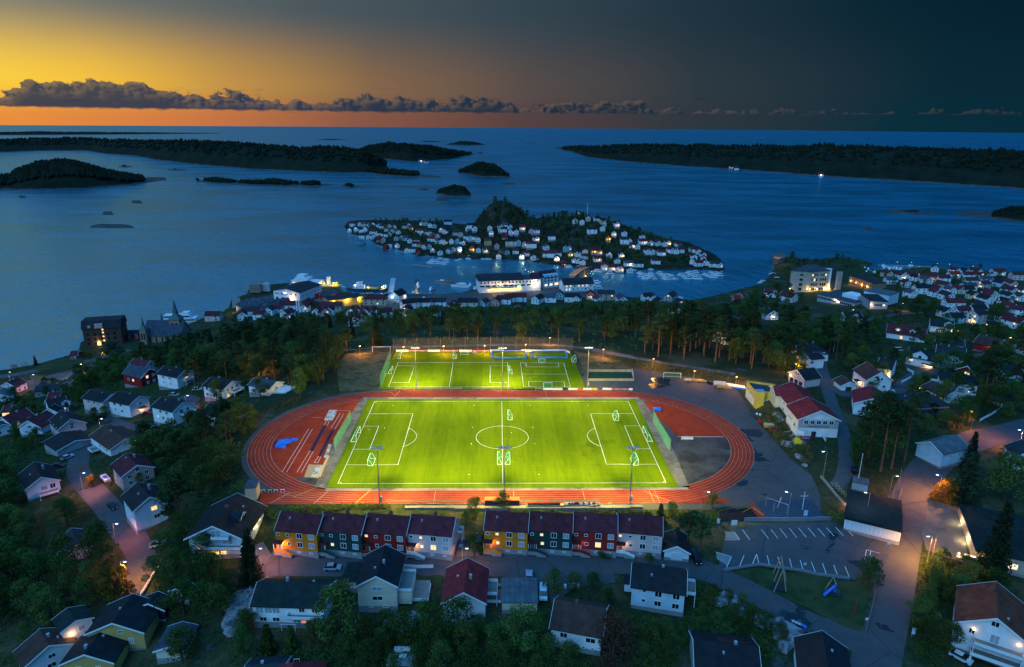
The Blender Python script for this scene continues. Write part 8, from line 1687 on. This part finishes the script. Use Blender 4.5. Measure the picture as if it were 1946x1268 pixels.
for lb,c,x,y,h,k,pw_,cl_,an in [('street lamp over the orange pool by the yellow tree','Y',1258,260,8,'w',16000,(1,.34,.07),2.8),('street lamp over the orange pool at the forecourt','Y',1185,748,8,'w',22000,(1,.40,.06),3.2),('lamp beside the tall pole at the kiosk hall','Y',940,270,7.5,'w',3500,(1,.3,.16),0),('lamp over the orange end of the winding street','C',738,645,7.5,'w',12000,(1,.36,.08),0),('lamp halfway along the winding street','C',690,420,7.5,'w',5000,(1,.26,.26),0),('lamp by the yellow tree on the winding street','C',495,120,7.5,'w',9000,(1,.28,.2),.3),('white lamp post at the corner of the running track','F',20,232,6,'w',0,0,0),('lamp in the yard of the sports hall','Y',352,75,9,'w',900,(.6,.7,1),3.1),('lamp at the play area','Y',62,395,8,'w',700,(.6,.7,1),2.6),('lamp in front of the kiosk hall','Y',688,400,8,'w',700,(.6,.7,1),2.8),('lamp on the orange-lit timber pole below the red roofs','I',1395,790,7,'o',7000,(1,.3,.1),2),('lamp by the round tree at the violet street','I',1840,960,7.5,'w',12000,(1,.26,.16),3),('lamp at the shore park','K',975,205,7,'y',12000,(1,.68,.12),1),('lamp on the parking yard by the shore','K',400,330,9,'w',9000,(1,.34,.2),0),('lamp at the bathing jetty','K',120,300,8,'w',8000,(1,.30,.16),0),('lamp at the end of the shore road','K',1240,60,7,'y',5000,(1,.6,.2),0),('orange lamp under the dark tree at the lane','H',1785,965,5,'o',2200,(1,.45,.06),0),('yellow lamp at the green-roofed house','H',1155,885,5,'y',1500,(1,.6,.15),0),('lamp at the school drive','H',482,552,6,'w',3500,(1,.35,.2),0),('orange lamp in the lit tree of the eastern town','H',1500,805,5,'o',3500,(1,.45,.05),0),('lamp among the white houses of the eastern town','H',1648,498,5.5,'y',1500,(1,.5,.2),0),('red lamp at the corner of the low school wing','G',1625,742,6,'o',1500,(1,.2,.08),0),('lamp by the square of the harbour','T',560,480,8,'w',7000,(1,.4,.22),0),('second lamp on the harbour square','T',640,560,8,'o',5000,(1,.42,.14),0),('lamp on the quay by the dark roofs','T',880,420,8,'w',6000,(1,.36,.22),0),('lamp by the trio of white houses','A',1330,715,7,'w',4500,(1,.26,.24),0),('lamp at the lane behind the trio','A',720,880,7,'w',3000,(1,.28,.3),0),('lamp by the row houses at the gravel drive','D',170,420,7,'w',6000,(1,.36,.3),0),('lamp beside the parked blue car','D',1640,420,6,'w',2500,(1,.4,.2),0)]:
 street_lamp(lb,px(c,x,y),h,k,pw_,cl_ or (1,1,1),1.2,an)
for i,(x,y) in enumerate([(415,50),(590,57),(900,70),(1046,76),(1330,103)]):street_lamp(f'{nth(i)} white lamp on the eastern breakwater, counting from the fort',px('H',x,y),6,'w',350,(.9,.95,1),0,0,'lamps on the eastern breakwater','POINT')
for i,(x,y) in enumerate([(1545,555),(1465,600),(1150,375),(1795,870),(930,990),(990,870),(420,890),(1830,980)]):lamp_at(at(px('O',x,y),7),700,(1,.55,.2))
for lb,c,x0,y0,x1,y1 in [('tall pale flagpole beside the kiosk hall','Y',622,352,668,92),('timber light pole at the white wall','Y',352,285,385,82),('white flagpole in the wood above the lane','I',115,235,130,120),('flagpole beside the red house on the slope','A',985,455,982,395),('tall timber pole by the kiosk hall','Y',950,345,980,205),('yellow-lit timber pole at the forecourt corner','Y',1218,910,1255,740),('orange-lit timber pole at the violet street','I',1375,912,1395,792)]:
 a=hit(px(c,x0,y0));r=ray(px(c,x1,y1));h_=HC+r[2]*a[1]/r[1]-a[2];g=thing('pole',lb,'pole',tuple(a));MB().tube((0,0,-.4),(0,0,float(max(5,min(h_,14)))),.12,.07).build('shaft',M_TRIM if 'flag' in lb else M_TRUNKW,g);MB().box(-.1,-.1,4.8,.1,.1,5.0).build('collar',M_GALV,g)
def car_me(van):
 L,w,h=(4.9,1.9,2.0) if van else (4.3,1.76,1.45);b=MB()
 lo=[(-L/2,.32),(L/2,.32),(L/2,.72),(L/2-.25,.86),(-L/2+.05,.92)] if not van else [(-L/2,.32),(L/2,.32),(L/2,.85),(L/2-.7,1.05),(-L/2,1.05)]
 cab=[(-L/2+.1,.9),(L/2-1.05,.86),(L/2-1.75,h),(-L/2+.75,h)] if not van else [(-L/2,1.05),(L/2-.75,1.05),(L/2-1.3,h),(-L/2+.05,h)]
 f=lambda pr,ww:[[(x,-ww,z) for x,z in pr],[(x,ww,z) for x,z in pr]]
 def ex(m,pr,w0):
  k=len(pr);a,c=f(pr,w0);m.add(a+c,[tuple(range(k)),tuple(range(k,2*k))[::-1]]+[(i,k+i,k+(i+1)%k,(i+1)%k) for i in range(k)])
 ex(b,lo,w/2);c=MB();ex(c,[(x,z) for x,z in cab],w/2-.12);rf=MB().box(cab[3][0]+.1,-w/2+.16,h-.02,cab[2][0]-.1,w/2-.16,h+.03)
 wh=MB().tube((0,-.1,0),(0,.1,0),.31,k=10);hl=MB().box(L/2-.06,-.22,.56,L/2+.02,.22,.74)
 return L,w,b,c,rf,wh,hl
CARP={}
M_TYRE=mat('tyre',(.015,.015,.015),.8);M_HL=mat('headlamp',(.7,.75,.8),.15);CPAINT={k:mat('car_'+k,c,.25,.03,metal=.3) for k,c in [('white',(.70,.72,.74)),('silver',(.42,.46,.52)),('black',(.015,.016,.02)),('blue',(.03,.07,.16)),('red',(.30,.02,.03))]}
def car(label,c,x,y,rz,paint,van=False):
 k=(paint,van)
 if k not in CARP:
  L,w,b,cb,rf,wh,hl=car_me(van);CARP[k]=(L,w,b.mesh('body',CPAINT[paint]),cb.mesh('cabin_glass',M_PANE),rf.mesh('car_roof',CPAINT[paint]),wh.mesh('wheel',M_TYRE),hl.mesh('headlight',M_HL))
 L,w,b,cb,rf,wh,hl=CARP[k];q=hit(px(c,x,y),.5);g=thing('van' if van else 'parked_car',label,'van' if van else 'car',(q[0],q[1],gz(q[0],q[1])+.17),rz)
 obj('body',b,g);obj('cabin_glass',cb,g);obj('car_roof',rf,g)
 for sx in (-1,1):
  for sy in (-1,1):obj('wheel',wh,g,(sx*L*.31,sy*(w/2-.08),.31))
 for sy in (-1,1):obj('headlight',hl,g,(0,sy*w*.32,0))
for a in [('silver-white car standing on the road below the row houses','D',683,562,.05,'silver'),('blue car beside the end of the row of four','D',1600,395,1.5,'blue'),('dark car in the gap between the two rows','D',1722,358,1.5,'black'),('silver car at the edge of the road behind the grey garage','E',470,620,1.55,'silver'),('white van in the yard next to the grey garage','E',570,745,-1.6,'white',True),('black van beside the small white garage','E',1655,495,-1.5,'black',True),('silver car on the side road above the terrace house','C',400,30,1.0,'silver'),('black car at the terrace house','C',345,80,.1,'black'),('black car at the inside of the street bend','C',665,322,-.7,'black'),('white car half under the round tree','C',932,545,.5,'white'),('dark car on the drive of the trio','A',1070,935,.4,'black'),('second dark car on the drive of the trio','A',1112,945,.4,'black'),('white car by the bare pine trunk','A',1398,672,.3,'white'),('dark red car beside the lit porch','A',1042,850,.5,'red'),('white car cut by the bottom edge at the tall white house','F',1510,1215,-.9,'white'),('red car beside the white camper','I',712,278,-.3,'red'),('white camper van on the lane','I',722,225,.1,'white',True),('silver car at the brown-roofed red house','I',1560,295,.1,'silver'),('white car behind the silver one there','I',1622,275,-.2,'white'),('white car in the eastern town','H',1230,755,-.4,'white'),('black car near the pale-roofed shelter','Y',598,222,1.2,'black'),('silver car below the red-brown roof at the school','G',840,670,0,'silver'),('dark car at the wall of the pink-beige house','A',715,868,.8,'black'),('silver car by the curved wall of the tall white house','A',1235,712,0,'silver')]:car(*a)
for i,(x,y) in enumerate([(20,385),(120,385),(230,375),(380,415),(440,425),(60,420),(420,395)]):car(f'{nth(i)} car on the ferry quay, counting from the terminal','T',x,y,R.choice([0,.4,1.5]),R.choice(['white','silver','black']))
def mark(name,c,pts,w,m=None,lift=.27,parent=None):
 P_=[hit(px(c,*p)) for p in pts];mb=MB()
 for a,b in zip(P_,P_[1:]):
  d=(b-a)[:2];n_=np.array([-d[1],d[0]])/np.linalg.norm(d)*w/2
  mb.add([(a[0]+n_[0],a[1]+n_[1],gz(a[0],a[1])+lift),(a[0]-n_[0],a[1]-n_[1],gz(a[0],a[1])+lift),(b[0]-n_[0],b[1]-n_[1],gz(b[0],b[1])+lift),(b[0]+n_[0],b[1]+n_[1],gz(b[0],b[1])+lift)],[(0,1,2,3)])
 o=mb.build(name,m or M_WHITE_LINE,parent or bpy.data.objects['car_park'])
 if sum(p.normal.z for p in o.data.polygons)<0:o.data.flip_normals()
for p in [((383,478),(460,585)),((577,475),(650,570)),((676,475),(746,567)),((768,467),(842,562)),((864,462),(940,560)),((958,460),(1037,556)),((1055,458),(1133,550)),((1158,464),(1230,548)),((1246,457),(1322,544)),((1338,452),(1420,541)),((1437,455),(1517,541)),((1515,433),(1612,535)),((1607,430),(1706,532)),((398,742),(352,857)),((528,730),(485,832)),((528,730),(552,836)),((636,742),(660,842)),((745,757),(772,838)),((864,773),(890,864)),((975,790),(1004,890)),((1089,806),(1130,912)),((1204,822),(1244,936)),((1319,840),(1356,938)),((1435,855),(1480,965)),((1018,818),(1016,842)),((1036,818),(1032,842)),((298,500),(355,582),(200,582)),((1710,433),(1805,527),(1880,525)),((108,706),(270,755),(218,868)),((1790,720),(1657,684),(1632,806),(1740,836)),((1700,695),(1690,760)),((1675,745),(1745,765))]:mark('bay_line','S',p,.14)
for i in range(7):
 f=i/7;mark('hatch_line','S',[(205+5*f,500+75*f),(300+50*f,503+75*f)],.12);mark('hatch_line','S',[(112+10*f,712+15*f+8*i),(262-38*f,762+92*f)],.12);mark('hatch_line','S',[(1720+80*f,445+75*f),(1790+85*f,470+52*f)],.1)
patch('play_surface',[px('S',*p) for p in [(510,200),(620,172),(1090,168),(1250,375),(660,385)]],mat('blue_play_rubber',(.028,.055,.085),.8,.15),.22)
patch('play_surface',[px('S',*p) for p in [(445,225),(510,200),(660,385),(570,380)]],mat('red_play_rubber',(.30,.03,.03),.8,.15),.24)
patch('play_surface',[px('S',*p) for p in [(150,290),(440,225),(565,380),(140,388)]],mat('dark_play_rubber',(.016,.015,.017),.9,.3),.2)
def frame(name,label,cat,c,bars,m,r=.09,extra=()):
 """bars between pixel/height pairs ((x, y, h), (x, y, h)): y is the foot on the ground"""
 f=lambda q:np.array([*hit(px(c,q[0],q[1]))[:2],0])+np.array([0,0,gz(*hit(px(c,q[0],q[1]))[:2])+q[2]])
 o=f((*bars[0][0][:2],0));g=thing(name,label,cat,tuple(o))
 for a,b in bars:MB().tube(tuple(f(a)-o),tuple(f(b)-o),r).build('bar',m,g)
 for nm,pts,th,m2 in extra:MB().prism([tuple((f((*p,0))-o)[:2]) for p in pts],th[0],th[1]).build(nm,m2,g)
 return g
frame('swing','grey swing frame on the blue play surface','swing','S',[((620,235,0),(620,235,3)),((620,235,3),(840,310,3)),((840,310,0),(840,310,3)),((740,250,0),(770,230,3)),((700,290,0),(700,290,3))],M_GALV)
frame('climbing_pole','slim climbing pole with a rope wheel on the blue play surface','pole','S',[((998,270,0),(998,270,6)),((960,270,4.6),(1036,270,4.6))],M_CYB)
frame('seesaw','timber balance bars on the dark play surface','play equipment','S',[((310,285,.8),(440,255,.8)),((385,305,.5),(470,270,.9)),((480,262,.7),(590,335,.4)),((495,255,.7),(600,330,.4)),((440,255,0),(440,255,1.6))],M_BENCHY)
frame('climbing_tower','tall timber climbing frame over a black mat on the lawn','climbing frame','F',[((405,825,0),(450,770,4)),((480,835,0),(450,770,4)),((405,765,0),(445,720,4)),((445,720,4),(450,770,4)),((400,715,0),(440,690,4)),((440,690,4),(445,720,4)),((480,760,0),(445,720,4))],M_BENCH,.14,[('rubber_mat',[(398,720),(485,732),(482,835),(397,815)],(.05,.5),M_SEATB)])
frame('swing','A-shaped swing on a grey pad on the lawn','swing','F',[((705,812,0),(748,800,3.2)),((775,800,0),(748,800,3.2)),((748,800,3.2),(765,850,3.2))],M_GALV,.08,[('pad',[(692,815),(785,800),(805,858),(700,850)],(.02,.3),M_TAR)])
frame('slide','bright blue slide on the lawn','slide','F',[((700,845,.3),(763,822,1.9)),((700,852,.3),(763,828,1.9)),((763,828,0),(763,828,2.6))],M_BLUEMAT,.25)
frame('seesaw','red seesaw at the end of the lawn','play equipment','F',[((880,960,.5),(893,900,1.4)),((855,965,.2),(880,945,.8)),((885,930,0),(885,930,1.2))],CPAINT['red'],.1)
frame('spring_rider','small red and blue spring rider on the lawn','play equipment','F',[((650,872,.2),(650,872,1.0)),((642,870,.8),(658,868,.8))],CPAINT['red'],.2)
for i in range(6):
 frame('picnic_table',f'{nth(i)} timber picnic table behind the white wall, counting from the yard','table','Y',[((412+25*i,345+21*i,.75),(466+18*i,343+21*i,.75)),((414+25*i,352+21*i,.75),(468+18*i,350+21*i,.75)),((418+25*i,358+21*i,.45),(472+18*i,356+21*i,.45)),((425+24*i,350+21*i,0),(425+24*i,350+21*i,.75)),((458+19*i,350+21*i,0),(458+19*i,350+21*i,.75))],M_BENCH,.12)['group']='picnic tables'
def fence(label,pts,h=1.0,m=None,name='fence',step=2.4,th=.06,slatn=3):
 P_=[hit(p)[:2] for p in pts];o=P_[0];z0=gz(*o);g=thing(name,label,'fence',(*o,z0));m=m or M_RAIL
 for a,b in zip(P_,P_[1:]):
  k=max(1,int(np.linalg.norm(b-a)/step))
  for i in range(k):
   p,q=a+(b-a)*i/k-o,a+(b-a)*(i+1)/k-o;zp,zq=gz(*(p+o))-z0,gz(*(q+o))-z0
   MB().tube((*p,zp-.2),(*p,zp+h),.06).build('fence_post',m,g)
   for s_ in range(slatn):
    z_=h*(s_+.7)/slatn;MB().tube((*p,zp+z_),(*q,zq+z_),h/slatn*.36,k=4).build('slat',m,g)
for lb,c,pts,h,m in [('white plank wall between yard and picnic tables','Y',[(330,285),(450,430),(575,580)],1.1,M_WALLC),('low rail fence along the lower edge of the car park','S',[(190,900),(440,858),(560,840),(1010,905),(1140,940),(1480,985)],.9,M_GALV),('chain fence on the grass bank above the car park','S',[(400,392),(870,392),(1100,385),(1450,390)],1.4,M_GALV),('white curved garden fence on the inner lane','I',[(798,410),(855,440),(845,480),(745,530)],1.2,M_RAIL),('white slanting garden fence below the tall pine','I',[(1530,705),(1680,745),(1600,815),(1470,885)],1.1,M_RAIL),('white railing beside the orange end of the winding street','C',[(940,675),(880,770),(830,855)],1.0,M_RAIL),('white terrace wall curving behind the brown roof','C',[(402,1165),(470,1110),(520,1010)],2.0,M_RAIL),('white fence along the deck of the cream house','D',[(1228,800),(1365,800),(1382,690)],1.0,M_RAIL),('white fence along the road between cream and red-roofed house','D',[(1185,558),(1290,565),(1400,562)],1.0,M_RAIL),('white rail beside the path at the sports hall','J',[(1205,1185),(1262,1268)],1.0,M_RAIL),('dark street fence beside the lawn','F',[(1005,830),(985,920),(945,1070)],1.0,M_TRUNKW),('dark fence behind the kiosk hall','F',[(1160,230),(1130,330),(1095,480)],1.2,M_TRUNKW)]:fence(lb,[px(c,*p) for p in pts],h,m)
def sign(label,c,x,y,w,h,m,z=1.6,rz=0,txt=None,sz=.4,tm=None):
 q=hit(px(c,x,y));g=thing('sign',label,'sign',tuple(q),rz);MB().box(-w/2,-.04,z-h/2,w/2,.04,z+h/2).build('sign_panel',m,g)
 for s_ in (-w*.3,w*.3):MB().tube((s_,.08,-.2),(s_,.08,z+h/2),.05).build('sign_post',M_GALV,g)
 if txt:lettering(txt,g,sz,(0,-.05,z),(math.pi/2,0,0),tm or M_TXT)
sign('white square sign on the grass bank at the car park','S',295,448,1.6,1.5,M_BOARDW);sign('narrow white sign at the steps of the car park','S',132,432,.8,1.4,M_BOARDW);sign('pale sign on the bank below the climbing pole','S',1020,395,1.0,1.6,M_CYB,3);sign('round white sign at the car park entrance','S',1852,800,.8,.8,M_BOARDW,5.5)
sign('yellow board under a white one on the bank below the hall','B',507,1115,2.6,2.4,M_YB,1.6,-.7);sign('white board above the yellow one on the bank','B',512,1100,2.8,1.5,M_BOARDW,3.8,-.7);sign('maroon board facing the yard on the bank below the hall','B',545,1112,3.6,1.3,M_MAROON,2.6,.1,'SPAREBANK',.55)
sign('white direction sign at the street verge','F',1225,1090,.8,1.6,M_BOARDW);sign('small round sign at the end of the lawn','F',945,1035,.6,.6,M_BOARDW,2.4)
J2=lambda x,y:(1180+x/6.487,640+y/6.487)
a,b=uv(J2(518,485)),uv(J2(745,540));g_=goal('big green-netted goal tipped at the edge of the yard',(a[0]+b[0])/2,(a[1]+b[1])/2,-math.pi/2-.12,7.3,2.4,1.6,M_GNET);mb_=MB().box(-1.4,-2.6,0,-.2,2.6,.05)
def heap(name,label,cat,p,parts,rz=0):
 q=hit(p);g=thing(name,label,cat,tuple(q),rz)
 for nm,b_,m in parts:MB().box(*b_).build(nm,m,g)
M_ORANGE=mat('orange_paint',(.6,.13,.02),.5);M_GREENP=mat('green_paint',(.02,.25,.06),.5)
heap('trailer','flat trailer with orange-lit planks at the yard edge','trailer',J2(965,560),[('bed',(-3,-1,.6,3,1,.75),M_BENCHY),('plank_load',(-3.4,-.7,.76,2.4,.6,1.1),M_BENCH),('wheel',(-.5,-1.15,0,.3,-1.0,.7),M_TYRE),('wheel',(-.5,1.0,0,.3,1.15,.7),M_TYRE)],-.2)
heap('trailer','small trailer behind the tipped goal','trailer',J2(820,555),[('bed',(-1.6,-.8,.5,1.6,.8,.9),M_BENCHY),('lid',(-1.2,-.7,.91,1.6,.7,1.2),M_BOX),('wheel',(-.3,-.95,0,.3,-.81,.6),M_TYRE)])
heap('bench','pale stacked benches at the yard edge','bench',J2(1215,590),[('bench_rack',(-2.4,-.8,.0,2.4,-.6,1.4),M_FENCEW),('bench_rack',(-2.4,.2,.0,2.4,.4,1.4),M_FENCEW),('seat_plank',(-2.6,-.6,.9,2.6,.2,1.0),M_BENCH)],-.25)
heap('timber_box','long yellow-brown timber box at the yard edge','box',J2(1275,630),[('box',(-3,-.6,0,3,.6,.9),M_BENCHY),('lid',(-3.1,-.7,.91,3.1,.7,1.0),M_BENCH)],-.2)
heap('canoe_rack','blue and white canoes stacked beside the clubhouse','boats',J2(1430,640),[('canoe',(-4,-1.2,.4,4,-.6,.9),M_BLUEMAT),('canoe',(-3.4,-.4,.5,4.2,.2,1.1),M_TRIM),('canoe',(-4.5,.5,.9,3,1.0,1.4),M_WHITE_LINE),('rack',(-2,-1.3,0,-1.8,1.1,.4),M_GALV),('rack',(2,-1.3,0,2.2,1.1,.4),M_GALV)],-.45)
heap('sports_gear','red and green machines left at the foot of the rock bank','machine',px('J',500,1050),[('body',(-1.6,-.6,.3,.2,.6,1.1),CPAINT['red']),('body',(.6,.4,.2,2.2,1.6,1.0),M_GREENP),('marker',(2.0,-.3,0,2.4,.1,2.2),M_ORANGE)],-.5)
heap('timber_box','pale plywood box at the foot of the rock bank','box',px('J',582,1088),[('box',(-1.8,-.9,0,1.8,.9,1.1),M_BENCHY),('lid',(-1.9,-1,1.11,1.9,1,1.2),MATS['plywood'])],-.1)
heap('plough','blue and red snow plough beside the plywood box','machine',px('J',640,1130),[('blade',(-1.2,-.8,.1,1.2,-.5,1.2),CPAINT['red']),('arm',(-.9,-.4,.8,-.6,2.2,1.0),M_BLUETUBE),('arm',(.6,-.4,.8,.9,2.2,1.0),M_BLUETUBE)],-.4)
heap('container','dark open container with small goods beside the clubhouse tower','container',px('J',440,960),[('box',(-2.2,-1.2,0,2.2,1.2,.8),M_BB),('parcel',(-.6,-.4,.81,0,.3,1.3),M_TRIM),('parcel',(.6,-.6,.81,1.2,0,1.4),M_TRIM)],-.55)
for i in range(5):heap('waste_bin',f'{nth(i)} waste bin by the road beside the black-roofed gable, from the rocks','bin',px('F',518+17*i,1018+8*i),[('bin',(-.35,-.35,0,.35,.35,1.0),M_SEATB if i<4 else M_VB),('lid',(-.38,-.4,1.01,.38,.38,1.1),M_BOX if i<3 else M_BLUETUBE)])
heap('trailer_boat','small white boat on a trailer beside the yellow tree','boat',px('C',625,165),[('hull',(-2.4,-.9,.5,2.4,.9,1.3),M_SHIPW),('cockpit',(-1.4,-.6,1.31,1.2,.6,1.36),M_VB),('wheel',(-.3,-1.05,0,.3,-.92,.6),M_TYRE)],2.4)
heap('garden_set','white garden table with chairs under the round tree','garden furniture',px('E',772,700),[('table',(-.8,-.8,.7,.8,.8,.78),M_TRIM),('chair',(-1.9,-.4,0,-1.3,.3,.9),M_TRIM),('chair',(1.3,-.3,0,1.9,.4,.9),M_TRIM),('table_leg',(-.1,-.1,0,.1,.1,.69),M_TRIM)])
heap('garden_set','pale garden sofa and table on a grey terrace at the bottom','garden furniture',px('D',1180,1190),[('terrace',(-3,-3,0,3,3,.15),M_BOX),('sofa',(-2,1,.16,1.6,2,.9),M_TRIM),('table',(-.6,-1,.16,1,0,.7),M_TRIM)])
heap('clothes_dryer','white drying frame in the garden of the long house','frame',px('D',370,1010),[('bar',(-2,-.05,1.8,2,.05,1.9),M_TRIM),('upright',(-1.6,-.05,0,-1.5,.05,1.79),M_TRIM),('upright',(1.5,-.05,0,1.6,.05,1.79),M_TRIM)])
heap('covered_boat','pale tarpaulin cover over a small stack in the dark garden','cover',px('D',1070,985),[('cover',(-.8,-.8,0,.8,.8,1.3),M_TARP),('cover_top',(-.5,-.5,1.31,.5,.5,1.6),M_TARP)])
